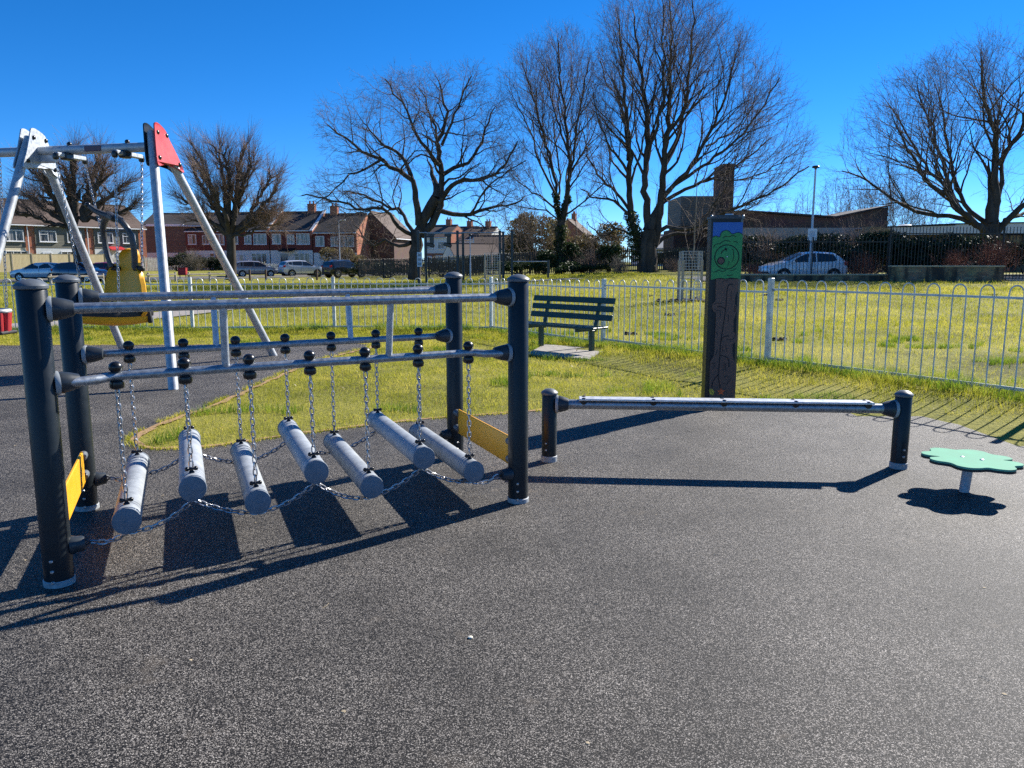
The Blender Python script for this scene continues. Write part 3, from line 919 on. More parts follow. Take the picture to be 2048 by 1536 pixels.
# turning wheel in the crown
WCX, WCZ, WR = .0, 1.545, .122
ringl = [(WCX + WR * math.cos(2 * PI * k / 40), WCZ + WR * math.sin(2 * PI * k / 40)) for k in range(41)]
groove(cro, [ringl], 'wheel_groove', .0045)
wh = MB(); wh.lathe(FWD @ Vector((WCX, WCZ, .011)), [(WR - .006, -.004), (WR - .006, .0015), (WR - .008, .002), (.001, .002)], 40, axis=(FWD.to_3x3() @ Vector((0, 0, 1))))
who = wh.build('turning_wheel', M['green'], totem)
cone = [(-.058 + .033 * (1 + .10 * (k % 2)) * math.cos(2 * PI * k / 24), 1.507 + .033 * (1 + .10 * (k % 2)) * math.sin(2 * PI * k / 24)) for k in range(24)]
mbc = MB(); mbc.prism(cone, .004, FWD @ Matrix.Translation((0, 0, .0128))); mbc.build('brown_fruit', M['brown'], who)
groove(who, [[(-.058 + .034 * math.cos(2 * PI * k / 24), 1.507 + .034 * math.sin(2 * PI * k / 24)) for k in range(25)]], 'fruit_outline', .005, .0172)
groove(who, [[(-.060, 1.578), (-.050, 1.600), (-.030, 1.617), (-.012, 1.622)]], 'arrow_shaft', .005, .0145)
ah = MB(); ah.prism([(-.028, 1.636), (-.030, 1.640), (.002, 1.630), (-.006, 1.602), (-.012, 1.607), (-.018, 1.620)][::-1], .0015, FWD @ Matrix.Translation((0, 0, .0132)))
ah.build('arrow_head', M['groove'], who)
groove(who, [[(.050, 1.628), (.066, 1.605), (.066, 1.578), (.070, 1.55), (.064, 1.52), (.054, 1.500)], [(.020, 1.505), (.024, 1.485), (.014, 1.460)]], 'wheel_line', .003, .0145)
wl = MB(); wl.lathe(FWD @ Vector((.004, 1.548, .013)), [(.008, -.002), (.007, .003), (.003, .004)], 10, axis=(FWD.to_3x3() @ Vector((0, 0, 1)))); wl.build('hub_bolt', M['steelbolt'], who)
groove(cro, [[(-.045, 1.735), (-.028, 1.752), (-.005, 1.752), (.020, 1.750), (.050, 1.762), (.085, 1.748)],
             [(-.140, 1.640), (-.125, 1.665), (-.100, 1.678), (-.075, 1.678), (-.05, 1.70), (-.01, 1.712), (.030, 1.700)], [(.060, 1.700), (.085, 1.700), (.105, 1.690)],
             [(-.130, 1.392), (-.100, 1.398), (-.078, 1.412), (-.060, 1.405), (-.03, 1.400), (-.005, 1.408)], [(.040, 1.408), (.070, 1.412), (.098, 1.430)], [(.01, 1.362), (.04, 1.358), (.07, 1.366)]], 'crown_line', .0032)
groove(cro, [crown[8:]], 'crown_outline', .003, .0122)
groove(tro, [[(.075, 1.265), (.050, 1.270), (.028, 1.255), (.018, 1.22), (.016, 1.12), (.010, 1.0), (.000, .9), (-.010, .80), (-.022, .70), (-.026, .62), (-.028, .50), (-.030, .40), (-.034, .31), (-.022, .25), (-.010, .19)],
             [(.062, .735), (.03, .735), (-.002, .722), (-.018, .695), (-.022, .665)], [(-.028, .535), (.02, .525), (.055, .505), (.068, .47), (.070, .41)], [(-.034, .33), (-.068, .29), (-.090, .25), (-.098, .195)], [(-.075, 1.035), (-.05, 1.043), (-.02, 1.035), (.005, 1.02)]], 'maze_groove', .0042, .0112)
groove(tro, [[(-.11, 1.06), (-.08, 1.075), (-.03, 1.07)], [(-.105, 1.01), (-.07, 1.0), (-.03, 1.005)], [(.105, 1.05), (.115, 1.02), (.108, .985), (.10, 1.01), (.103, 1.05)],
             [(.125, .765), (.115, .725), (.09, .70), (.04, .705)], [(.065, 1.2), (.06, 1.15), (.068, 1.10)], [(.04, .96), (.046, .92), (.04, .88)], [(-.045, .99), (-.04, .95), (-.05, .92)], [(-.086, .78), (-.07, .77), (-.062, .75)],
             [(.0, .64), (-.002, .60), (.004, .57)], [(.03, .65), (.035, .61), (.048, .57)], [(-.055, .60), (-.062, .56), (-.075, .53)], [(-.125, .44), (-.09, .45), (-.06, .455)], [(-.085, .45), (-.082, .42), (-.09, .39)],
             [(.018, .45), (.022, .42), (.018, .38)], [(.04, .46), (.034, .42), (.045, .37)], [(.03, .30), (.045, .315), (.07, .31)], [(.02, .24), (.06, .235), (.10, .30)], [(-.03, 1.285), (-.02, 1.30), (.02, 1.31)]], 'trunk_line', .0022, .0108)
leaf = [(-.125, .165), (-.115, .125), (-.090, .110), (-.072, .122), (-.070, .150), (-.085, .172), (-.110, .182)]
mbc = MB(); mbc.prism(leaf, .004, FWD @ Matrix.Translation((0, 0, .0095))); lf = mbc.build('yellow_leaf', M['leafyellow'], tro)
groove(lf, [[(-.112, .172), (-.098, .15), (-.083, .118)]], 'leaf_vein', .0018, .0145)
ml = []
for k in range(10):
    a = PI / 2 + 2 * PI * k / 10; r = .042 if k % 2 == 0 else .020
    ml.append((.0 + r * math.cos(a), .148 + r * math.sin(a)))
mbc = MB(); mbc.prism(ml, .004, FWD @ Matrix.Translation((0, 0, .0095))); mbc.build('orange_leaf', M['leafred'], tro)
mbc = MB(); mbc.prism([(-.04, .075), (0, .066), (.045, .078), (.03, .095), (-.03, .094)], .004, FWD @ Matrix.Translation((0, 0, .0095))); mbc.build('green_leaf', M['darkgreen'], tro)
groove(tro, [[(-.11, .075), (-.09, .085), (-.07, .08)], [(.05, .10), (.07, .085), (.10, .105)], [(.065, .07), (.09, .08), (.12, .115)]], 'ground_line', .0022, .0108)

# ================================================================ SWING SET
def limb(par, a, b, r, m, name):
    mb = MB(); mb.tube([a, b], r, 16); return mb.build(name, m, par)


AR = Vector((-4.62, 10.35, 2.97)); ALf = Vector((-6.46, 10.78, 2.97)); AX = Vector((-9.6, 11.45, 2.97))
nearR, farR = gp(347, 780), gp(548, 712)
nearL, farL = Vector((-6.55, 9.02, 0)), gp(250, 709)
swing = thing('swing_set', (ALf.x, ALf.y, 0), 'tall galvanised swing set with sloping legs and one red corner plate', 'swing')
M['swingpole'] = mat('matt_galvanised_pole', (.43, .45, .47), .5, metal=.35, var=.22, vs=14, bump=.05, bs=120, rvar=.1, detail=6)
bd = (AR - ALf).normalized()
mb = MB(); mb.tube([AX, ALf, AR + bd * .02], .062, 18); top = mb.build('top_beam', M['swingpole'], swing)


def foot(apex, base):
    d = (base - apex).normalized()
    return apex + Vector((0, 0, .10)) , base - Vector((0, 0, .01))


nR = (Vector((0, 1, 0)))
for apex, nb, fb in ((AR, nearR, farR), (ALf, nearL, farL)):
    a1 = apex + Vector((0, -.10, .16)); a2 = apex + Vector((0, .12, .12))
    limb(swing, nb - Vector((0, 0, .01)), a1, .058, M['swingpole'], 'leg')
    limb(swing, fb - Vector((0, 0, .01)), a2, .058, M['swingpole'], 'leg')


def corner_plate(apex, nb, fb, side, m, t=.018):
    """flared plate that clamps both legs to the beam, drawn in the plane of the legs"""
    a1 = apex + Vector((0, -.10, .16)); a2 = apex + Vector((0, .12, .12))
    dn = (nb - a1).normalized(); df = (fb - a2).normalized()
    Pc = [a1 + Vector((0, -.065, .07)), a1 + dn * .20 + Vector((0, -.07, 0)), a1 + dn * .42 + Vector((0, -.065, 0)), a1 + dn * .475 + Vector((0, -.02, 0)), a1 + dn * .46 + Vector((0, .06, 0)), apex + Vector((0, .14, -.21)), apex + Vector((0, .24, -.22)), a2 + df * .42 + Vector((0, -.05, -.02)), a2 + df * .47 + Vector((0, .02, -.01)),
          a2 + df * .44 + Vector((0, .075, .0)), a2 + df * .25 + Vector((0, .085, .03)), a2 + df * .05 + Vector((0, .08, .04)), a2 + Vector((0, .03, .10)), a1 + Vector((0, .09, .115)), a1 + Vector((0, .0, .125)), a1 + Vector((0, -.045, .11))]
    p = []
    for i in range(len(Pc)):
        q0, q1, q2, q3 = Pc[i - 1], Pc[i], Pc[(i + 1) % len(Pc)], Pc[(i + 2) % len(Pc)]
        for k in range(3):
            t_ = k / 3
            p.append(.5 * ((2 * q1) + (-q0 + q2) * t_ + (2 * q0 - 5 * q1 + 4 * q2 - q3) * t_ * t_ + (-q0 + 3 * q1 - 3 * q2 + q3) * t_ ** 3))
    o = bd * side * .068
    vs = [q_ + o for q_ in p] + [q_ + o + bd * side * t for q_ in p]
    n = len(p)
    tri = tessellate_polygon([[Vector((q_.y, q_.z, 0)) for q_ in p]])
    fs = [tuple(x) for x in tri] + [tuple(i + n for i in x[::-1]) for x in tri] + [(i, (i + 1) % n, (i + 1) % n + n, i + n) for i in range(n)]
    mb = MB(); mb.add(vs, fs)
    bm = bmesh.new()
    ob = mb.build('corner_plate', m, swing, sharp=40)
    bm.from_mesh(ob.data); bmesh.ops.recalc_face_normals(bm, faces=bm.faces); bm.to_mesh(ob.data); bm.free()
    for q_ in (a1 + dn * .02 + Vector((0, .0, .02)), a2 + Vector((0, .04, .04)), a1 + dn * .36, a2 + df * .37 + Vector((0, .02, 0))):
        b = MB(); b.lathe(q_ + o + bd * side * t, [(.030, -.004), (.028, .012), (.016, .022), (.002, .024)], 14, axis=bd * side)
        b.build('plate_nut', M['black'], ob)
    return ob


for apex, nb, fb in ((AR, nearR, farR), (ALf, nearL, farL)):
    corner_plate(apex, nb, fb, 1, M['red'] if apex is AR else M['galvpale'])
    corner_plate(apex, nb, fb, -1, M['galvpale'] if apex is not AR else M['post'])
# gusset under the beam
mb = MB(); mb.cbox(ALf + bd * .20 + Vector((0, 0, -.10)), (.30, .05, .12), .02, Matrix.Rotation(math.atan2(bd.y, bd.x), 3, 'Z'))
mb.build('gusset', M['galvpale'], swing)
mb = MB(); tq = (ALf + AR) / 2 + bd * .02
mb.cbox(tq + Vector((0, -.062, 0)), (.26, .012, .07), .005, Matrix.Rotation(math.atan2(bd.y, bd.x), 3, 'Z')); M['maroon'] = mat('dark_red_label', (.09, .010, .014), .3, var=.1); mb.build('maker_plate', M['maroon'], swing)

fwd = Vector((-bd.y, bd.x, 0)).normalized()      # away from the camera
hang = []
for t in (.30, .775):
    P = ALf.lerp(AR, t)
    hb = MB()
    hb.cbox(P + Vector((0, 0, -.085)) , (.075, .50, .06), .012, Matrix.Rotation(math.atan2(fwd.y, fwd.x) - PI / 2, 3, 'Z'))
    ho = hb.build('hanger', M['galvpale'], swing)
    kb = MB()
    for yy in (-.25, .25): kb.lathe(P + fwd * yy + Vector((0, 0, -.145)), [(.018, -.01), (.034, .0), (.040, .03), (.034, .07), (.02, .08)], 12)
    kb.ball(P + Vector((0, 0, .075)), .032, 12); kb.cbox(P + fwd * -.06 + Vector((0, 0, -.09)), (.11, .16, .10), .02, Matrix.Rotation(math.atan2(fwd.y, fwd.x) - PI / 2, 3, 'Z'))
    kb.build('hanger_clamp', M['black'], ho)
    hang.append((P + fwd * -.25 + Vector((0, 0, -.15)), P + fwd * .25 + Vector((0, 0, -.15))))

# --- accessible seat
SC = (hang[0][0] + hang[0][1] + hang[1][0] + hang[1][1]) / 4
SC = Vector((SC.x + .10, SC.y - .05, 0))
rzs = math.atan2(bd.y, bd.x) + math.radians(-20)
SM = Matrix.Translation(SC + Vector((0, 0, .068))) @ Matrix.Rotation(rzs, 4, 'Z') @ Matrix.Diagonal((1.13, 1.13, 1.13, 1))       # local x right, y away, z up; rider faces the camera side
seat_root = bpy.data.objects.new('accessible_seat', None); C.objects.link(seat_root); seat_root.parent = swing
seat_root.location = SC - swing.location
tag(seat_root, 'yellow high backed swing seat with raised black safety bar')


def sloc(x, y, z): return SM @ Vector((x, y, z))


# backrest: lofted shell, wavy outline, wings folding forward
hw = [(.62, .30), (.68, .355), (.75, .375), (.82, .372), (.90, .335), (.985, .325), (1.06, .30), (1.13, .285), (1.20, .235), (1.26, .195), (1.32, .165), (1.37, .14), (1.40, .10), (1.415, .04)]
mb = MB(); vs = []; NX = 13
for z, w in hw:
    lean = .20 + .06 * (z - .6); w *= 1.2 if z < 1.15 else 1.12
    for k in range(NX):
        t = -1 + 2 * k / (NX - 1)
        vs.append((w * t, lean - .13 * abs(t) ** 2.6 * (1 if z < 1.25 else .5), z))
nv_ = len(vs)
vs2 = vs + [(x * 1.03, y + .045, z + (.01 if z > 1.3 else 0)) for x, y, z in vs]
fs = []
for i in range(len(hw) - 1):
    for k in range(NX - 1):
        a = i * NX + k
        fs.append((a, a + 1, a + NX + 1, a + NX)); fs.append((nv_ + a, nv_ + a + NX, nv_ + a + NX + 1, nv_ + a + 1))
    a = i * NX; fs.append((a, a + NX, nv_ + a + NX, nv_ + a)); b = a + NX - 1; fs.append((b, nv_ + b, nv_ + b + NX, b + NX))
for k in range(NX - 1):
    a = (len(hw) - 1) * NX + k; fs.append((a, a + 1, nv_ + a + 1, nv_ + a)); fs.append((k, nv_ + k, nv_ + k + 1, k + 1))
mb.add([sloc(*p) for p in vs2], fs)
mb.build('backrest', M['yellow'], seat_root, sharp=45)
# seat pan: scooped, yellow under, black cushion on top
mb = MB(); cu = MB()
outl = []
for k in range(29):
    t = k / 28
    y = .22 - .80 * t
    w = .36 * (1 - (max(0, t - .35) / .65) ** 2.4 * .62)
    outl.append((y, w))
ptsr = [(w, y) for y, w in outl]; ptsl = [(-w, y) for y, w in outl][::-1]
rim = ptsr + ptsl
def panring(sc, z0): return [(x * sc, (y + .18) * sc - .18, z0 + .05 * max(0, (-y - .1)) ** 1.2 * 1.6) for x, y in rim]
rings = [panring(1, .66), panring(1.0, .60), panring(.90, .545), panring(.62, .52), panring(.12, .515)]
n = len(rim); vs = [p for r_ in rings for p in r_]
fs = [(i * n + k, i * n + (k + 1) % n, (i + 1) * n + (k + 1) % n, (i + 1) * n + k) for i in range(len(rings) - 1) for k in range(n)]
fs.append(tuple(range(4 * n, 5 * n))); fs.append(tuple(range(n))[::-1])
mb.add([sloc(*p) for p in vs], fs); mb.build('seat_pan', M['yellow'], seat_root, sharp=50)
rings = [panring(1.03, .625), panring(1.04, .66), panring(1.02, .69), panring(.85, .68), panring(.3, .655)]
vs = [p for r_ in rings for p in r_]
fs = [(i * n + k, (i + 1) * n + k, (i + 1) * n + (k + 1) % n, i * n + (k + 1) % n) for i in range(len(rings) - 1) for k in range(n)]
fs = [f[::-1] for f in fs]; fs.append(tuple(range(4 * n, 5 * n))); fs.append(tuple(range(n))[::-1])
cu.add([sloc(*p) for p in vs], fs); cu.build('seat_cushion', M['rubberblk'], seat_root, sharp=50)
mb = MB(); mb.tube([sloc(.36, .20, .54), sloc(.355, .16, .80)], .032, 10); mb.tube([sloc(-.36, .20, .56), sloc(-.355, .16, .80)], .032, 10)
mb.build('bumper', M['rubberblk'], seat_root)
# raised safety bar: two curved arms from the shoulders, cross head and a short centre bar pointing forward
M['harness'] = mat('grey_black_foam', (.060, .060, .062), .42, var=.2, vs=15)
mb = MB()
arc = [(.0, .0, 1.20), (.03, -.015, 1.32), (.045, -.03, 1.45), (.035, -.045, 1.57), (.0, -.07, 1.67), (-.06, -.09, 1.745), (-.13, -.10, 1.785)]
for sx, sc in ((1, 1.0), (-1, 1.0)):
    pts = [sloc(sx * (.245 + x * 1.2), .12 + y, z) for x, y, z in arc]
    mb.tube(pts, [.042, .040, .040, .040, .042, .044, .048], 10)
mb.build('safety_arm', M['harness'], seat_root)
mb = MB(); mb.tube([sloc(.10, .0, 1.765), sloc(.0, -.0, 1.80), sloc(-.12, .0, 1.80)], [.05, .060, .052], 10)
mb.tube([sloc(0.05, .0, 1.79), sloc(-.06, -.04, 1.815), sloc(-.14, -.09, 1.86), sloc(-.20, -.13, 1.92)], [.046, .042, .038, .034], 10)
mb.build('safety_head', M['harness'], seat_root)
mb = MB(); mb.ball(sloc(-.205, -.135, 1.925), .040, 10); mb.build('head_stop', M['black'], seat_root)
mb = MB(); mb.tube([sloc(-.20, .05, 1.63), sloc(.27, .05, 1.63)], .016, 8); mb.build('cross_tie', M['socket'], seat_root)
mb = MB()
for sx in (-1, 1):
    mb.tube([sloc(sx * .17, .16, 1.185), sloc(sx * .34, .14, 1.185)], .034, 10)
    mb.ball(sloc(sx * .35, .14, 1.185), .042, 10)
mb.build('pivot', M['rubberblk'], seat_root)
for (hn, hf), sx in zip(hang, (-1, 1)):
    ch = MB(); ch.chain([hn, sloc(sx * .36, -.18, .70)], .05, .0055, .015, 8, 4); ch.build('chain', M['chain'], seat_root)
    ch = MB(); ch.chain([hf, sloc(sx * .34, .15, 1.21)], .05, .0055, .015, 8, 4); ch.build('chain', M['chain'], seat_root)

# --- red toddler seat in the next bay, mostly out of the picture
rp = Vector((-7.18, 10.75, 0))
rs = bpy.data.objects.new('cradle_seat', None); C.objects.link(rs); rs.parent = swing; rs.location = rp - swing.location
tag(rs, 'red cradle swing seat at the far left')
mb = MB(); mb.cbox(rp + Vector((-.05, 0, .52)), (.42, .36, .045), .015); mb.build('seat_base', M['rubberblk'], rs)
mb = MB()
for k in range(10):
    a = PI * 2 * k / 10
    mb.tube([rp + Vector((-.05 + .17 * math.cos(a), .14 * math.sin(a), .54)), rp + Vector((-.05 + .20 * math.cos(a), .17 * math.sin(a), .80))], .036, 8)
mb.build('cage_bar', M['red'], rs)
mb = MB(); mb.tube([rp + Vector((-.05 + .21 * math.cos(2 * PI * k / 20), .18 * math.sin(2 * PI * k / 20), .82)) for k in range(20)], .03, 8, closed=True); mb.build('rim', M['swingpole'], rs)
for sx in (-1, 1):
    ch = MB(); ch.chain([rp + Vector((-.05 + sx * .2, 0, .84)), rp + Vector((-.05 + sx * .26, .08, 2.88))], .05, .0055, .015, 8, 4); ch.build('chain', M['chain'], rs)

# ================================================================ BENCH
BC = Vector((.93, 13.12, 0))
bench_rz = math.atan2(-.69, .72)
bench = thing('park_bench', BC, 'dark green slatted bench with open back standing on a concrete slab', 'bench', rz=bench_rz)
def bbox(name, c, s, m, par, b=.006, rot=None):
    mb = MB(); mb.cbox(c, s, b, rot); return mb.build(name, m, par, local=True)
for sx in (-1, 1):
    x = sx * .56
    bbox('leg', (x, -.02, .19), (.075, .075, .38), M['bench'], bench)
    bbox('seat_bracket', (x, -.20, .395), (.07, .46, .05), M['bench'], bench)
    bbox('back_support', (x, .125, .62), (.06, .045, .56), M['bench'], bench, rot=Matrix.Rotation(math.radians(-15), 3, 'X'))
for k in range(3):
    bbox('seat_slat', (0, -.375 + .150 * k, .438), (1.78, .130, .034), M['bench'], bench)
for z in (.585, .725, .86):
    bbox('back_slat', (0, .125 - .030 + (z - .62) * math.tan(math.radians(15)), z), (1.78, .030, .098), M['bench'], bench, rot=Matrix.Rotation(math.radians(-15), 3, 'X'))
mb = MB(); sl = [gp(1052, 712), gp(1178, 722), gp(1215, 703), gp(1090, 692)]
mb.prism([(p.x, p.y) for p in sl], .05, Matrix.Translation((0, 0, -.015)))
slab = mb.build('concrete_slab', M['concrete'], smooth=False)
tag(slab, 'pale flat concrete slab set in the turf under the green bench', 'paving slab')

# ================================================================ BOW-TOP FENCE
fence = thing('bow_top_fence', (0, 0, 0), 'low pale grey bow top railing fence round the playground', 'fence')
FPTS = [(-15.6, 12.0), (-12.5, 14.6), (-9.75, 16.95), (-6.95, 16.75), (-3.92, 17.0), (-.45, 16.75), (1.60, 13.50), (3.49, 10.45), (5.44, 7.54), (7.4, 4.6), (9.3, 1.7)]


def hoop_panel(A, B, zA, zB):
    d = Vector((B[0] - A[0], B[1] - A[1], 0)); L = d.length; d.normalize()
    mb = MB()
    a0 = .055
    n = int(round((L - 2 * a0) / .1385)); n -= n % 2
    pit = (L - 2 * a0) / n
    r = .0085
    def P(s, z): return Vector((A[0], A[1], 0)) + d * s + Vector((0, 0, z + zA + (zB - zA) * s / L))
    for k in range(n // 2):
        s0 = a0 + pit * (2 * k + .5); s1 = s0 + pit
        rr = pit / 2
        pts = [P(s0, .015), P(s0, 1.035)]
        for j in range(1, 8):
            t = PI * j / 8
            pts.append(P(s0 + rr - rr * math.cos(t), 1.055 + rr * 1.15 * math.sin(t)))
        pts += [P(s1, 1.035), P(s1, .015)]
        mb.tube(pts, r, 6)
    for z in (.075, 1.01):
        mb.box((P(0, z) + P(L, z)) / 2, (L - .05, .012 if z > 1 else .012, .036 if z < 1 else .026), Matrix.Rotation(math.atan2(d.y, d.x), 3, 'Z'))
    return mb


for i in range(len(FPTS) - 1):
    A, B = FPTS[i], FPTS[i + 1]
    hoop_panel(A, B, hz(*A), hz(*B)).build('hoop_panel', M['fence'], fence, sharp=50)
for i, A in enumerate(FPTS):
    nx = Vector(FPTS[min(i + 1, len(FPTS) - 1)]) - Vector(FPTS[max(i - 1, 0)])
    mb = MB(); R = Matrix.Rotation(math.atan2(nx.y, nx.x), 3, 'Z')
    mb.cbox((A[0], A[1], hz(*A) + .575), (.065, .065, 1.17), .004, R)
    po = mb.build('post', M['fence'], fence)
    mb = MB(); mb.cbox((A[0], A[1], hz(*A) + .012), (.16, .13, .014), .003, R)
    mb.build('base_plate', M['collar'], po)
    mb = MB()
    nxn = nx.normalized()
    for sg in (-1, 1):
        mb.lathe(Vector((A[0], A[1], hz(*A) + .995)) + Vector((nxn.x, nxn.y, 0)) * sg * .05, [(.012, -.012), (.012, .012)], 8, axis=(-nxn.y, nxn.x, 0))
    mb.build('rail_bolt', M['collar'], po)

# small things lying on the rubber
st = MB(); st.lathe(gp(941, 1276, .01), [(.006, 0), (.0105, .003), (.009, .006), (.004, .008), (.001, .0082)], 12)
tag(st.build('pebble', M['stone'], origin=gp(941, 1276, .01)), 'small pale pebble lying alone on the dark rubber', 'pebble')
# ================================================================ CARS
def lin(tab, x):
    if x <= tab[0][0]: return tab[0][1]
    for (a, b), (c, d) in zip(tab, tab[1:]):
        if x <= c: return b + (d - b) * (x - a) / (c - a)
    return tab[-1][1]


CARS = {
    'hatch': dict(L=4.05, W=1.74, top=[(-2.02, .62), (-2.0, .82), (-1.90, 1.0), (-1.62, 1.30), (-1.30, 1.45), (-.5, 1.50), (.15, 1.46), (.55, 1.31), (1.12, 1.02), (1.5, .93), (1.85, .80), (2.0, .66), (2.03, .55)], belt=[(-2, 1.0), (0, .93), (1.1, .90)], wheels=(-1.28, 1.27), wr=.31,
                  side=[[(-1.45, 1.07), (-1.25, 1.36), (-.42, 1.42), (-.42, .98), (-1.2, 1.0)], [(-.36, .98), (-.36, 1.42), (.12, 1.38), (.50, 1.23), (.92, .97)]], ws=((1.06, 1.04), (.30, 1.40)), rw=((-1.86, 1.06), (-1.45, 1.38))),
    'mpv': dict(L=4.3, W=1.78, top=[(-2.14, .6), (-2.12, .95), (-2.02, 1.18), (-1.78, 1.48), (-1.4, 1.58), (-.4, 1.61), (.3, 1.56), (.75, 1.35), (1.25, 1.08), (1.7, .95), (2.02, .80), (2.14, .62)], belt=[(-2.1, 1.04), (0, .98), (1.3, .96)], wheels=(-1.36, 1.38), wr=.32,
                side=[[(-1.86, 1.16), (-1.72, 1.42), (-1.30, 1.48), (-1.30, 1.08)], [(-1.22, 1.07), (-1.22, 1.49), (-.22, 1.52), (-.22, 1.03)], [(-.15, 1.03), (-.15, 1.52), (.28, 1.48), (.68, 1.30), (1.10, 1.03)]], ws=((1.22, 1.10), (.44, 1.51)), rw=((-2.06, 1.16), (-1.84, 1.46))),
    'suv': dict(L=4.35, W=1.84, top=[(-2.17, .65), (-2.15, 1.0), (-2.05, 1.25), (-1.82, 1.54), (-1.45, 1.64), (-.4, 1.67), (.25, 1.62), (.65, 1.42), (1.05, 1.16), (1.75, 1.06), (2.05, .92), (2.17, .68)], belt=[(-2.1, 1.16), (0, 1.08), (1.1, 1.05)], wheels=(-1.36, 1.36), wr=.36,
                side=[[(-1.82, 1.27), (-1.62, 1.47), (-1.28, 1.52), (-1.28, 1.20)], [(-1.20, 1.19), (-1.20, 1.54), (-.22, 1.57), (-.22, 1.14)], [(-.15, 1.14), (-.15, 1.57), (.22, 1.54), (.55, 1.40), (.92, 1.12)]], ws=((1.02, 1.18), (.36, 1.57)), rw=((-2.08, 1.24), (-1.88, 1.52))),
    'saloon': dict(L=4.6, W=1.80, top=[(-2.3, .6), (-2.28, .95), (-2.1, 1.05), (-1.72, 1.20), (-1.1, 1.42), (-.5, 1.47), (.2, 1.44), (.6, 1.28), (1.15, 1.0), (1.75, .90), (2.15, .78), (2.3, .6)], belt=[(-2.2, 1.0), (0, .94), (1.1, .92)], wheels=(-1.38, 1.40), wr=.32,
                   side=[[(-1.42, 1.06), (-1.05, 1.35), (-.32, 1.40), (-.32, .99)], [(-.25, .99), (-.25, 1.40), (.18, 1.37), (.55, 1.21), (.98, .98)]], ws=((1.12, 1.03), (.34, 1.40)), rw=((-1.80, 1.18), (-1.18, 1.39))),
}


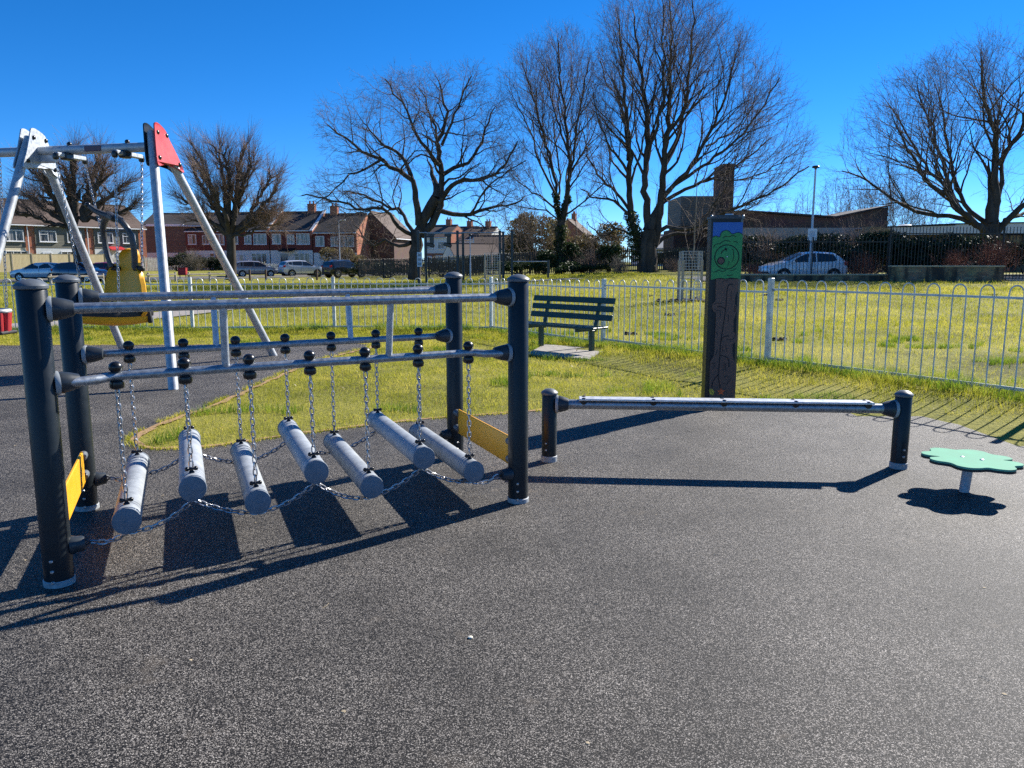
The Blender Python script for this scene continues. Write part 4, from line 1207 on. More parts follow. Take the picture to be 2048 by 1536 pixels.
def make_car(kind, paintm, loc, heading, label, rails=False, dark_lower=False, group='cars parked along the road'):
    s = CARS[kind]
    x0, y0 = loc[0], loc[1]
    z0 = loc[2] if len(loc) > 2 else hz(x0, y0) + .06
    car = thing('parked_car', (x0, y0, z0), label, 'car', group, heading)
    L, W = s['L'], s['W']
    xs = sorted(set([x for x, _ in s['top']] + list(np.linspace(-L / 2 + .1, L / 2 - .1, 22))))
    hwid = W / 2

    def half(x):
        f = abs(x) / (L / 2)
        return hwid * (1 - .16 * max(0, (f - .72) / .28) ** 2)

    def sect(x):
        top = lin(s['top'], x); w = half(x)
        zb = .22 + .10 * max(0, (abs(x) / (L / 2) - .75) / .25)
        belt = min(lin(s['belt'], x), top - .025)
        wr_ = w * .965 - max(0, top - belt) * .34
        return [(0, zb), (w * .90, zb), (w * .985, zb + .16), (w, (zb + belt) * .52), (w * .995, belt - .12), (w * .965, belt), (wr_ + .02, top - .075 if top - belt > .1 else top - .012), (wr_ * .82, top - .008), (0, top + .012)]

    def side_y(x, z):
        sc = sect(x)
        for (ya, za), (yb, zb_) in zip(sc[1:7], sc[2:8]):
            if min(za, zb_) - 1e-6 <= z <= max(za, zb_) + 1e-6 and abs(zb_ - za) > 1e-6:
                return ya + (yb - ya) * (z - za) / (zb_ - za)
        return sc[6][0]
    mb = MB(); vs = []; K = 9
    for x in xs:
        sc = sect(x)
        ring = [(y, z) for y, z in sc] + [(-y, z) for y, z in sc[-2:0:-1]]
        vs += [(x, y, z) for y, z in ring]
    R = 2 * K - 2
    fs = [(i * R + k, (i + 1) * R + k, (i + 1) * R + (k + 1) % R, i * R + (k + 1) % R) for i in range(len(xs) - 1) for k in range(R)]
    fs.append(tuple(range(R))); fs.append(tuple((len(xs) - 1) * R + k for k in range(R))[::-1])
    mb.add(vs, fs)
    body = mb.build('body', paintm, car, local=True, sharp=28)
    for sg in (-1, 1):
        g = MB()
        for poly in s['side']:
            P = [Vector((x, sg * (side_y(x, z) + .012), z)) for x, z in poly]
            g.add(P, [tuple(range(len(P))) if sg < 0 else tuple(range(len(P)))[::-1]])
        g.build('side_glass', M['glass'], car, local=True, smooth=False)
    for nm, ((xa, za), (xb, zb_)), sg in (('windscreen', s['ws'], 1), ('rear_window', s['rw'], -1)):
        ta, tb = lin(s['top'], xa) + .03, lin(s['top'], xb) + .03
        wa, wb = half(xa) * .84, sect(xb)[6][0] * .90
        m_ = MB()
        nx = 6; pts = []
        for i in range(nx + 1):
            t = i / nx; x = xa + (xb - xa) * t
            z = lin(s['top'], x) + .018
            w = wa + (wb - wa) * t
            pts += [(x, -w, z - .02), (x, -w * .5, z), (x, w * .5, z), (x, w, z - .02)]
        fs = [(i * 4 + k, i * 4 + k + 1, i * 4 + 5 + k, i * 4 + 4 + k) for i in range(nx) for k in range(3)]
        m_.add(pts, fs if sg < 0 else [f[::-1] for f in fs])
        m_.build(nm, M['glass'], car, local=True)
    for wx in s['wheels']:
        for sg in (-1, 1):
            c = Vector((wx, sg * (hwid - .19), s['wr']))
            a = MB(); a.lathe(c, [(s['wr'] + .055, 0), (s['wr'] + .055, .203), (s['wr'] + .01, .204)], 22, axis=(0, sg, 0))
            a.build('wheel_arch', M['dark'], body, local=True)
            t = MB(); t.lathe(c, [(s['wr'] - .02, .02), (s['wr'], .05), (s['wr'], .19), (s['wr'] - .03, .215), (s['wr'] * .68, .214)], 22, axis=(0, sg, 0))
            to = t.build('wheel', M['tyre'], car, local=True)
            r = MB(); r.lathe(c, [(s['wr'] * .68, .205), (s['wr'] * .66, .222), (s['wr'] * .60, .218), (s['wr'] * .16, .216), (s['wr'] * .12, .224), (.01, .225)], 20, axis=(0, sg, 0))
            r.build('rim', M['rim'], to, local=True)
            sp = MB()
            for k in range(5):
                aa = 2 * PI * (k + .5) / 5
                cc = c + Vector((math.cos(aa) * s['wr'] * .42, sg * .2185, math.sin(aa) * s['wr'] * .42))
                sp.box(cc, (s['wr'] * .30, .006, s['wr'] * .20), Matrix.Rotation(-aa, 3, 'Y'))
            sp.build('rim_gap', M['dark'], to, local=True)
    for sg in (-1, 1):
        l = MB(); zt = lin(s['belt'], -L / 2) - .10
        l.cbox((-L / 2 + .12, sg * (hwid * .80), zt), (.20, .26, .20), .03); l.build('tail_light', M['lampred'], car, local=True)
        l = MB(); l.cbox((L / 2 - .20, sg * (hwid * .74), .70), (.34, .34, .13), .03, Matrix.Rotation(-sg * .25, 3, 'Z')); l.build('headlight', M['lampclear'], car, local=True)
        mm = MB(); mm.cbox((s['ws'][0][0] - .22, sg * (hwid + .06), lin(s['belt'], .8) + .08), (.10, .18, .13), .03); mm.build('door_mirror', M['black'] if dark_lower else paintm, car, local=True)
    p = MB(); p.cbox((-L / 2 - .012, 0, .62), (.02, .50, .11), .003); p.build('number_plate', M['plate'], car, local=True)
    b = MB()
    b.cbox((-L / 2 + .10, 0, .40), (.26, W * .84, .22), .04); b.cbox((L / 2 - .10, 0, .36), (.26, W * .84, .20), .04)
    for sg in (-1, 1): b.cbox((0, sg * hwid * .975, .28), (L * .55, .06, .12), .02)
    b.build('bumper', M['black'] if dark_lower else M['rubberblk'], car, local=True)
    sm = MB()
    for sg in (-1, 1):
        for xx in ((-.32 if kind != 'mpv' else -.18), s['wheels'][0] + .18):
            y1 = half(xx) + .003
            sm.box((xx, sg * (half(xx) * .995 + .001), .66), (.012, .012, .52))
    sm.build('door_seam', M['dark'], car, local=True)
    if rails:
        r = MB()
        for sg in (-1, 1): r.tube([(-1.4, sg * .58, 1.68), (-1.3, sg * .58, 1.74), (.1, sg * .58, 1.745), (.25, sg * .58, 1.66)], .022, 6)
        r.build('roof_rail', M['rim'], car, local=True)
    return car


def on_ground(u, Y):
    x = (u - 1024) / FPX * (Y * CP + 1.5 * SP)
    return (x, Y)


HR = math.atan2(ROADD.y, ROADD.x)
make_car('mpv', M['greymet'], on_ground(512, 80), HR - .50, 'grey beige hatchback car parked beside the sloping swing leg with a dark rear window')
make_car('suv', M['silver'], on_ground(603, 80), HR - .25, 'silver sport utility car with black rear bumper between two other parked cars', dark_lower=True)
make_car('suv', M['blackcar'], on_ground(690, 78), HR - .12, 'dark grey estate like car with roof rails at the end of the palisade fence', rails=True)
make_car('saloon', M['silver'], on_ground(88, 62), PI - .12, 'silver saloon car facing left, parked furthest left', group='cars parked along the road')
make_car('hatch', M['navy'], on_ground(163, 60), -.22, 'navy blue hatchback car facing right, behind the two dark bridge posts')
make_car('hatch', M['redcar'], on_ground(228, 70), -.1, 'red car mostly hidden behind the yellow swing seat')
wc = on_ground(1602, 40.2)
make_car('hatch', M['whitecar'], (wc[0], wc[1], .50), PI + .03, 'white hatchback car parked behind the black railings beneath the lamp post', group='cars parked behind the railings')

# ================================================================ HOUSES
def hbox(name, c, s, m, par, b=0):
    mb = MB()
    mb.cbox(c, s, b) if b else mb.box(c, s)
    return mb.build(name, m, par, local=True, smooth=False)


def window(par, x, z, w, h, y=0.0, mull=2, top=True, sill=True):
    """white framed window on a wall whose face is the plane y (outside is -y)"""
    f = MB(); t = .075
    yy = y - .035
    for zz in (z + t / 2, z + h - t / 2): f.cbox((x, yy, zz), (w, .09, t), .01)
    for sx in (-1, 1): f.cbox((x + sx * (w / 2 - t / 2), yy, z + h / 2), (t, .085, h - 2 * t), .01)
    for k in range(1, mull):
        f.cbox((x - w / 2 + w * k / mull, yy + .003, z + h / 2), (.06, .075, h - 2 * t), .008)
    if top:
        f.cbox((x - w / 2 + w / mull / 2, yy + .004, z + h * .68), (w / mull - .1, .07, .05), .008)
    fr = f.build('window', M['upvc'], par, local=True, smooth=False)
    p = MB(); p.box((x, y - .006, z + h / 2), (w - .1, .012, h - .1)); p.build('pane', M['pane'], fr, local=True, smooth=False)
    if sill:
        q_ = MB(); q_.cbox((x, y - .07, z - .03), (w + .12, .14, .05), .01); q_.build('sill', M['upvc'], fr, local=True, smooth=False)
    return fr


def house(loc, rz, w, label, group, wall, upper=None, lower=None, roof=None, depth=8.0, eave=4.9, ridge=7.0, wins=(), door=None, chimney=None, pipe=None, gable=True, parapet=None, porch=None, split=2.45, over=.3, cat='house', name='terraced_house'):
    h = thing(name, loc, label, cat, group, rz)
    # shell: extruded pentagon across the width; local x along the front, y into the plot
    mb = MB()
    prof = [(0, -.6), (depth, -.6), (depth, eave), (depth / 2, ridge), (0, eave)]
    Mx = Matrix(((0, 0, 1, -w / 2), (1, 0, 0, 0), (0, 1, 0, 0), (0, 0, 0, 1)))
    mb.prism(prof, w, Mx)
    mb.build('wall', wall, h, local=True, smooth=False)
    if upper: hbox('upper_cladding', (0, -.04, (split + eave) / 2), (w - .06, .08, eave - split - .02), upper, h)
    if lower: hbox('lower_render', (0, -.025, split / 2 - .25), (w - .06, .05, split + .5 - .06), lower, h)
    # roof: two pitched slabs with an overhang
    rf = MB()
    sl = (ridge - eave) / (depth / 2)
    for sg in (0, 1):
        y0, y1 = (-over, depth / 2) if sg == 0 else (depth / 2, depth + over)
        za = eave - over * sl + .04 if sg == 0 else ridge + .04
        zb = ridge + .04 if sg == 0 else eave - over * sl + .04
        P = [(y0, za), (y1, zb), (y1, zb + .13), (y0, za + .13)]
        rf.prism(P, w + (.0 if not gable else .0), Mx)
    ro = rf.build('roof', roof or M['tileroof'], h, local=True, smooth=False)
    g = MB(); g.cbox((0, -over - .03, eave - over * sl + .02), (w, .11, .12), .02); g.build('gutter', M['upvc'], ro, local=True)
    rg = MB(); rg.tube([(-w / 2, depth / 2, ridge + .17), (w / 2, depth / 2, ridge + .17)], .12, 6); rg.build('ridge_tile', roof or M['tileroof'], ro, local=True)
    fy = -.08 if upper else 0
    for (x, z, ww, hh, mull) in wins:
        y = -.08 if (upper and z > split) else (-.05 if lower and z < split else 0)
        window(h, x, z, ww, hh, y, mull)
    if door:
        x, m_ = door
        d = MB(); d.cbox((x, -.085, 1.0), (.92, .06, 2.0), .01); do = d.build('door', m_, h, local=True)
        k = MB(); k.ball((x + .34, -.13, 1.0), .03, 8); k.build('handle', M['rim'], do, local=True)
        k = MB(); k.box((x, -.118, 1.5), (.45, .012, .7)); k.build('door_glass', M['pane'], do, local=True, smooth=False)
    if chimney is not None:
        c = MB(); c.box((chimney, depth / 2, ridge + .45), (.95, .62, 1.3)); c.cbox((chimney, depth / 2, ridge + 1.13), (1.05, .72, .12), .02)
        co = c.build('chimney', M['brick'], ro, local=True, smooth=False)
        p = MB()
        for dx in (-.25, .25): p.lathe((chimney + dx, depth / 2, ridge + 1.19), [(.12, 0), (.10, .35), (.12, .36)], 8)
        p.build('chimney_pot', M['brick'], ro, local=True)
    if pipe is not None:
        p = MB(); p.tube([(pipe, -.17, .0), (pipe, -.17, eave - .1)], .055, 8); p.build('downpipe', M['upvc'], h, local=True)
    if parapet:
        for sx in parapet:
            pp = MB()
            P = [(-over - .15, eave - over * sl - .25), (depth / 2, ridge + .22), (depth / 2, ridge + .55), (-over - .15, eave - over * sl + .30)]
            pp.prism(P, .26, Matrix(((0, 0, 1, sx * w / 2 - .13), (1, 0, 0, 0), (0, 1, 0, 0), (0, 0, 0, 1))))
            po_ = pp.build('party_wall', M['brick'], h, local=True, smooth=False)
            cp = MB()
            P = [(-over - .2, eave - over * sl + .31), (depth / 2 + .1, ridge + .58), (depth / 2 + .1, ridge + .68), (-over - .2, eave - over * sl + .41)]
            cp.prism(P, .36, Matrix(((0, 0, 1, sx * w / 2 - .18), (1, 0, 0, 0), (0, 1, 0, 0), (0, 0, 0, 1)))); cp.build('coping', M['upvc'], po_, local=True, smooth=False)
    if porch is not None:
        x, col = porch
        p = MB()
        P = [(-1.15, 2.25), (-.05, 2.55), (-.05, 2.70), (-1.15, 2.36)]
        p.prism(P, 1.7, Matrix(((0, 0, 1, x - .85), (1, 0, 0, 0), (0, 1, 0, 0), (0, 0, 0, 1)))); p.build('porch_roof', col, h, local=True, smooth=False)
    return h


# grey weatherboarded terrace on the left
A0 = Vector((-51.5, 78.0)); A1 = Vector((-40.5, 94.0))
dG = (A1 - A0).normalized(); rzG = math.atan2(dG.y, dG.x)
GW = 6.05
gl = ['grey boarded terraced house with cream ground floor at the left edge of the photo', 'grey boarded terraced house behind the pollarded tree beside the brick strip', 'grey boarded terraced house seen through the swing seat with a small red porch']
for k in range(3):
    c = A0 + dG * (GW * (k + .02) + .1)
    wins = [(-1.75, 3.05, 2.1, 1.15, 3), (1.35, 3.05, 2.1, 1.15, 3), (1.65, .85, 2.1, 1.25, 3)] if k == 0 else [(-1.3, 3.05, 1.7, 1.15, 2), (1.4, 3.05, 1.5, 1.15, 2), (.9, .8, 2.0, 1.3, 3)]
    house((c.x, c.y, hz(c.x, c.y) + .02), rzG, GW - .9, gl[k], 'grey boarded houses on the left', M['brick'], M['clad'], M['render'] if k == 0 else M['renderw'], M['tileroof'], eave=4.85, ridge=7.3,
          wins=wins, door=(-.6 if k == 0 else -1.5, M['whitefascia']), chimney=(1.0 if k == 0 else None), pipe=GW / 2 - .25, porch=None if k < 2 else (-.4, M['red']))
    # brick pier between the houses
# continuous brick link walls and roof between the units
for k in range(3):
    c = A0 + dG * (GW * (k + .52) + .1)
    lk = house((c.x, c.y, hz(c.x, c.y) + .02), rzG, .895, ['narrow brick link wall with white downpipe right of the cream house', 'narrow brick link wall behind the tree trunk', 'narrow brick link wall with an orange gable top'][k], None, M['brick'], None, None, M['tileroof'], eave=4.85, ridge=7.3, cat='house', name='link_house')

# red brick terrace in the middle
aR = math.radians(-10)
dR = Vector((math.cos(aR), math.sin(aR)))
Rend = Vector(on_ground(716, 96))
UWd = 5.75
nmR = ['red tiled terraced house with white ground floor at the right end of the brick row', 'red tiled terraced house with a dark porch in the middle of the brick row', 'red tiled terraced house half behind the second pollarded tree', 'brick terraced house at the left end of the brick row']
for k in range(4):
    c = Rend - dR * (UWd * (k + .5))
    house((c.x, c.y, hz(c.x, c.y) + .0), aR, UWd - .06, nmR[k], 'red tiled terraced houses', M['brick'] if k in (0, 3) else M['brickdk'], M['tilehang'], M['renderw'], M['darkroof'], eave=4.95, ridge=7.15, depth=7.6,
          wins=[(-1.9, 3.2, 1.15, 1.25, 2), (.0, 3.2, .95, 1.15, 2), (1.65, 3.15, 1.75, 1.35, 3), (1.4, .75, 2.1, 1.35, 3)], door=(-1.0, M['whitefascia'] if k != 1 else M['navy']), chimney=(1.2 if k in (1,) else (-1.5 if k == 0 else None)),
          parapet=(-1,) if k < 2 else None, porch=(-.4, M['dark']) if k == 1 else None)
# low brown tiled building between the rows
c = Vector(on_ground(364, 100))
b = house((c.x, c.y, hz(c.x, c.y)), math.radians(4), 9.2, 'low building with a big brown tile hung gable wall between the two terraces', None, M['tilebrown'], None, None, M['darkroof'], eave=5.6, ridge=7.1, wins=(), cat='house', name='tile_hung_house')
hbox('lower_wall', (0, -.06, 1.0), (9.1, .12, 2.3), M['whitefascia'], b)
hbox('fascia', (-1.6, -.25, 5.62), (4.6, .2, .22), M['upvc'], b)
# brick gable house right of the row, then a far row
c = Vector(on_ground(812, 104))
hb = house((c.x, c.y, hz(c.x, c.y)), math.radians(78), 8.5, 'brown brick house with a steep gable behind the oak trunk', None, M['brickdk'], None, None, M['tileroof'], eave=4.6, ridge=7.6, depth=6.2, wins=(), cat='house', name='gable_house')
far = [(872, 135, 'far red brick house with white upper windows seen past the oak trunk', M['brick'], M['renderw'], None), (915, 138, 'far pale rendered house behind the dark exercise frame', M['renderw'], None, None),
       (952, 136, 'far house with white and red walls right of the exercise frame', M['renderw'], None, M['brick'])]
for u, Y, lb, wl, up, lo_ in far:
    c = Vector(on_ground(u, Y))
    house((c.x, c.y, hz(c.x, c.y)), math.radians(-24), 4.6, lb, 'far houses behind the palisade fence', wl, up, lo_, M['tileroof'], eave=5.2, ridge=7.2, wins=[(-1.1, 3.2, 1.2, 1.2, 2), (1.1, 3.2, 1.2, 1.2, 2), (.8, .9, 1.6, 1.2, 2)], door=(-1.2, M['whitefascia']), chimney=0.5)
c = Vector(on_ground(955, 118))
house((c.x, c.y, hz(c.x, c.y)), math.radians(20), 7.5, 'low garage with a pyramid of brown tiles behind the palisade', None, M['renderw'], None, None, M['tileroof'], eave=2.3, ridge=3.9, depth=6, wins=(), cat='garage', name='garage')
for u, Y, e, r, lb in ((1010, 125, 3.0, 5.2, 'low far bungalow with white walls left of the tall ivy tree'), (1185, 120, 4.2, 6.9, 'far pink brick house with a pointed gable between the two tall trees'), (1340, 128, 2.9, 5.0, 'far bungalow with a green grey roof behind the big tree trunk')):
    c = Vector(on_ground(u, Y))
    house((c.x, c.y, hz(c.x, c.y)), math.radians(8 if u != 1185 else 72), 9.5 if u != 1185 else 6.5, lb, None, M['brick'] if u == 1185 else M['renderw'], None, None, M['fascia'] if u == 1340 else M['tileroof'], eave=e, ridge=r, depth=6.5, wins=[(-2.2, 1.0, 1.6, 1.2, 2), (2.0, 1.0, 1.6, 1.2, 2)], cat='house', name='far_house', chimney=1.0 if u == 1185 else None)


# ---- church-like hall on the right
def solid(name, P, z0, z1, m, par=None):
    """vertical prism on plan points P"""
    mb = MB(); mb.prism([tuple(p) for p in P], z1 - z0, Matrix.Translation((0, 0, z0)))
    return mb.build(name, m, par, smooth=False)


HY = 72.0
hx = lambda u, Y=HY: (u - 1024) / FPX * (Y * CP + 1.5 * SP)
hb0 = Vector((hx(1400), HY, hz(hx(1400), HY)))
hall = thing('brick_hall', hb0, 'brown brick hall with timber clad block and dark tower behind the big tree', 'hall')


def zt(v, Y): return at(1024, v, Y).z


def rect(u0, u1, Y0, Y1): return [(hx(u0, Y0), Y0), (hx(u1, Y0), Y0), (hx(u1, Y0), Y1), (hx(u0, Y0), Y1)]


solid('clad_block', rect(1357, 1441, HY, HY + 6), zt(452, HY), zt(392, HY), M['timberclad'], hall)
solid('clad_soffit', rect(1359, 1439, HY + .2, HY + 5.8), zt(457, HY), zt(452.2, HY), M['dark'], hall)
solid('brick_tower', [(hx(1434), HY - .8), (hx(1455), HY - .8), (hx(1455), HY + 2.6), (hx(1434), HY + 2.6)], 0, zt(331, HY), M['brickdk'], hall)
solid('tower_capping', [(hx(1433), HY - .9), (hx(1456.5), HY - .9), (hx(1456.5), HY + 2.7), (hx(1433), HY + 2.7)], zt(331, HY), zt(329.5, HY), M['fascia'], hall)
solid('white_wall', rect(1441.5, 1460, HY + .3, HY + 4), zt(448, HY), zt(393, HY), M['whitefascia'], hall)
solid('under_wall', rect(1345, 1460, HY + 1, HY + 6), 0, zt(457.5, HY), M['brickdk'], hall)
# main hall: butterfly roof, grey fascia, brick gable above
YH = 66.0
poly = [(hx(1460, YH), zt(560, YH)), (hx(1766, YH), zt(560, YH)), (hx(1766, YH), zt(414, YH)), (hx(1661, YH), zt(437, YH)), (hx(1480, YH), zt(424, YH)), (hx(1460, YH), zt(426, YH))]
mb = MB(); mb.prism(poly, 9.0, Matrix(((1, 0, 0, 0), (0, 0, -1, YH + 9.0), (0, 1, 0, 0), (0, 0, 0, 1)))); mb.build('hall_wall', M['brickdk'], hall, smooth=False)
poly = [(hx(1458, YH), zt(425.5, YH)), (hx(1480, YH), zt(423, YH)), (hx(1661, YH), zt(436, YH)), (hx(1768, YH), zt(412.5, YH)), (hx(1768, YH), zt(409.5, YH)), (hx(1661, YH), zt(432.5, YH)), (hx(1480, YH), zt(420, YH)), (hx(1458, YH), zt(422, YH))]
mb = MB(); mb.prism(poly, 9.6, Matrix(((1, 0, 0, 0), (0, 0, -1, YH + 9.3), (0, 1, 0, 0), (0, 0, 0, 1)))); mb.build('hall_roof', M['darkroof'], hall, smooth=False)
solid('fascia', [(hx(1480, 60), 61.5), (hx(1790, 60), 61.5), (hx(1790, 60), 66), (hx(1480, 60), 66)], zt(478, 61), zt(455, 61), M['fascia'], hall)
solid('porch_wall', [(hx(1482, 60), 62), (hx(1788, 60), 62), (hx(1788, 60), 65.9), (hx(1482, 60), 65.9)], 0, zt(478.5, 61), M['brickdk'], hall)
for u in (1517, 1560, 1640):
    f = MB(); f.box((hx(u, 61.9), 61.93, zt(496, 61.9)), (1.3, .1, 1.1)); f.build('window', M['upvc'], hall, smooth=False)
# pale roofed annexe on the far right
ax0 = Vector((hx(1900, 58), 58, .75))
annex = thing('flat_roofed_annexe', ax0, 'low building with a long white fascia and dark coping at the right edge', 'building')
YA = 56.0
solid('wall', [(hx(1768, YA), YA + .6), (hx(2300, YA), YA + .6), (hx(2300, YA), YA + 9), (hx(1768, YA), YA + 9)], 0, zt(470, YA), M['brickyel'], annex)
poly = [(hx(1776, YA), zt(470, YA)), (hx(2310, YA), zt(464, YA)), (hx(2310, YA), zt(441, YA)), (hx(1900, YA), zt(449, YA)), (hx(1899, YA), zt(451, YA)), (hx(1776, YA), zt(455, YA))]
mb = MB(); mb.prism(poly, 9.5, Matrix(((1, 0, 0, 0), (0, 0, -1, YA + 9.5), (0, 1, 0, 0), (0, 0, 0, 1)))); mb.build('white_fascia', M['whitefascia'], annex, smooth=False)
poly = [(hx(1770, YA), zt(454.5, YA)), (hx(1899, YA), zt(450.5, YA)), (hx(1899.5, YA), zt(448.5, YA)), (hx(2315, YA), zt(440.5, YA)), (hx(2315, YA), zt(438.5, YA)), (hx(1898, YA), zt(446.5, YA)), (hx(1770, YA), zt(452.5, YA))]
mb = MB(); mb.prism(poly, 9.8, Matrix(((1, 0, 0, 0), (0, 0, -1, YA + 9.7), (0, 1, 0, 0), (0, 0, 0, 1)))); mb.build('coping', M['dark'], annex, smooth=False)
mb = MB(); mb.lathe((hx(1843, YA), YA + 3, zt(452, YA)), [(.7, -.2), (.66, .08), (.4, .22), (.01, .26)], 14); mb.build('roof_light', M['upvc'], annex)
tent = thing('brown_canopy', (hx(1765, 54), 54, .7), 'low olive brown canopy roof sloping down left of the white fascia', 'canopy')
poly = [(hx(1728, 54), zt(470, 54)), (hx(1793, 54), zt(470, 54)), (hx(1779, 54), zt(461, 54)), (hx(1760, 54), zt(455, 54)), (hx(1735, 54), zt(452.5, 54))]
M['canopy'] = mat('olive_canopy', (.19, .165, .10), .8, var=.1)
mb = MB(); mb.prism(poly, 1.5, Matrix(((1, 0, 0, 0), (0, 0, -1, 55.5), (0, 1, 0, 0), (0, 0, 0, 1)))); mb.build('roof', M['canopy'], tent, smooth=False)
mb = MB()
for u in (1732, 1788): mb.tube([(hx(u, 54.5), 54.6, 0), (hx(u, 54.5), 54.6, zt(470, 54))], .08, 8)
mb.build('post', M['railing'], tent)

# ================================================================ FENCES AND WALLS OF THE BACKGROUND
def board_fence(name, A, B, h, m, label, cat, bay=1.83, picket=False, group=None):
    A, B = Vector(A), Vector(B)
    d = (B - A); L = d.length; d.normalize()
    f = thing(name, (A.x, A.y, hz(A.x, A.y)), label, cat, group, math.atan2(d.y, d.x))
    n = max(1, int(round(L / bay)))
    z0 = hz(A.x, A.y)
    for k in range(n):
        a, b_ = L * k / n, L * (k + 1) / n
        p = A + d * ((a + b_) / 2); zz = hz(p.x, p.y) - z0
        mb = MB()
        if picket:
            cnt = int((b_ - a) / .16)
            for i in range(cnt):
                x = a + (b_ - a) * (i + .5) / cnt
                hh = h * random.uniform(.97, 1.02)
                mb.prism([(x - .05, .04), (x + .05, .04), (x + .05, hh - .06), (x, hh), (x - .05, hh - .06)], .022, Matrix(((1, 0, 0, 0), (0, 0, -1, 0), (0, 1, 0, zz), (0, 0, 0, 1))))
            for z in (.25 * h, .75 * h): mb.box(((a + b_) / 2, .03, zz + z), (b_ - a, .035, .08))
        else:
            mb.box(((a + b_) / 2, 0, zz + h / 2 + .05), (b_ - a - .09, .03, h - .1)); mb.box(((a + b_) / 2, 0, zz + h + .015), (b_ - a - .09, .06, .03))
        mb.build('fence_panel', m, f, local=True, smooth=False)
    for k in range(n + 1):
        p = A + d * (L * k / n); zz = hz(p.x, p.y) - z0
        mb = MB(); mb.cbox((L * k / n, 0, zz + h / 2 + .06), (.10, .10, h + .14), .01); mb.build('post', M['timber'], f, local=True)
    return f


fA = A0 + Vector((dG.y, -dG.x)) * 6.0 - dG * 6.5
board_fence('board_fence', fA, fA + dG * 14.2, 1.75, M['fenceboard'], 'pale timber board fence in front of the cream and grey houses', 'fence')
M['picketw'] = mat('faded_white_pickets', (.50, .46, .40), .8, var=.2, vs=3)
board_fence('picket_fence', fA + dG * 14.3, fA + dG * 20.5, 1.5, M['picketw'], 'faded white picket fence behind the yellow swing seat', 'fence', picket=True)
cf = Vector(on_ground(335, 92)); cg = Vector(on_ground(372, 92))
board_fence('picket_fence', on_ground(298, 90), on_ground(374, 90), 1.35, M['picketw'], 'pale broken picket fence in front of the brown tile hung building', 'fence', picket=True)
board_fence('picket_fence', on_ground(375, 90), on_ground(462, 90), 1.25, M['timberdk'], 'dark stained picket fence left of the second pollarded tree', 'fence', picket=True)
M['picketp'] = mat('white_painted_pickets', (.66, .64, .60), .7, var=.15, vs=3)
board_fence('picket_fence', on_ground(466, 89.5), on_ground(562, 89), 1.15, M['picketp'], 'white painted picket fence behind the grey beige hatchback', 'fence', picket=True)
board_fence('picket_fence', on_ground(705, 88), on_ground(745, 88), 1.1, M['picketp'], 'short white picket fence right of the row of cars', 'fence', picket=True)


def pale_fence(name, pts, h, label, mat_, pale_w, pitch, cat, bay=2.75, rails=(.3, .85), base=0.0, r_post=.06, pointed=True, thick=.012, group=None):
    f = thing(name, (pts[0][0], pts[0][1], 0), label, cat, group)
    for (A, B) in zip(pts, pts[1:]):
        A, B = Vector(A), Vector(B); d = B - A; L = d.length; d.normalize()
        n = max(1, int(round(L / bay)))
        R = Matrix.Rotation(math.atan2(d.y, d.x), 3, 'Z')
        R4 = R.to_4x4()
        for k in range(n):
            a, b_ = L * k / n, L * (k + 1) / n
            p0, p1 = A + d * a, A + d * b_
            mb = MB()
            cnt = int(round((b_ - a) / pitch))
            for i in range(cnt):
                p = A + d * (a + (b_ - a) * (i + .5) / cnt)
                z = hz(p.x, p.y) + base
                if pointed:
                    w = pale_w / 2
                    T = Matrix.Translation((p.x, p.y, z)) @ R4 @ Matrix(((1, 0, 0, 0), (0, 0, -1, 0), (0, 1, 0, 0), (0, 0, 0, 1)))
                    mb.prism([(-w, .08), (w, .08), (w, h - .09), (0, h), (-w, h - .09)], thick, T)
                else:
                    mb.box((p.x, p.y, z + h / 2 + .03), (pale_w, thick, h - .02), R)
            mid = (p0 + p1) / 2; z = (hz(*p0) + hz(*p1)) / 2 + base
            for rr in rails:
                mb.box((mid.x, mid.y, z + h * rr), ((b_ - a) - .02, .03 if pointed else .02, .05), R)
            mb.build('pale_panel' if pointed else 'bar_panel', mat_, f, smooth=False)
        for k in range(n + 1):
            p = A + d * (L * k / n)
            mb = MB(); mb.cbox((p.x, p.y + .05, hz(*p) + base + (h + .02) / 2), (r_post, r_post, h + .02), .01, R); mb.build('post', mat_, f)
    return f


pal = [on_ground(718, 73), on_ground(820, 70), on_ground(940, 66), on_ground(1060, 63), on_ground(1180, 60.5), on_ground(1300, 59.5), on_ground(1440, 58), on_ground(1640, 55)]
pale_fence('palisade_fence', pal, 1.85, 'long dark steel palisade fence behind the trees in the middle', M['palisade'], .082, .155, 'fence', thick=.016)
# brick retaining walls and railings on the right
YW = 37.0
def wallbox(name, u0, u1, Y, z0, z1, label, m, capm, th=.35):
    x0, x1 = hx(u0, Y), hx(u1, Y)
    w = thing(name, ((x0 + x1) / 2, Y, z0), label, 'wall')
    mb = MB(); mb.box(((x0 + x1) / 2, Y + th / 2, (z0 + z1) / 2), (x1 - x0, th, z1 - z0)); mb.build('brickwork', m, w, smooth=False)
    mb = MB(); mb.cbox(((x0 + x1) / 2, Y + th / 2, z1 + .035), (x1 - x0 + .04, th + .06, .07), .012); mb.build('coping', capm, w)
    return w


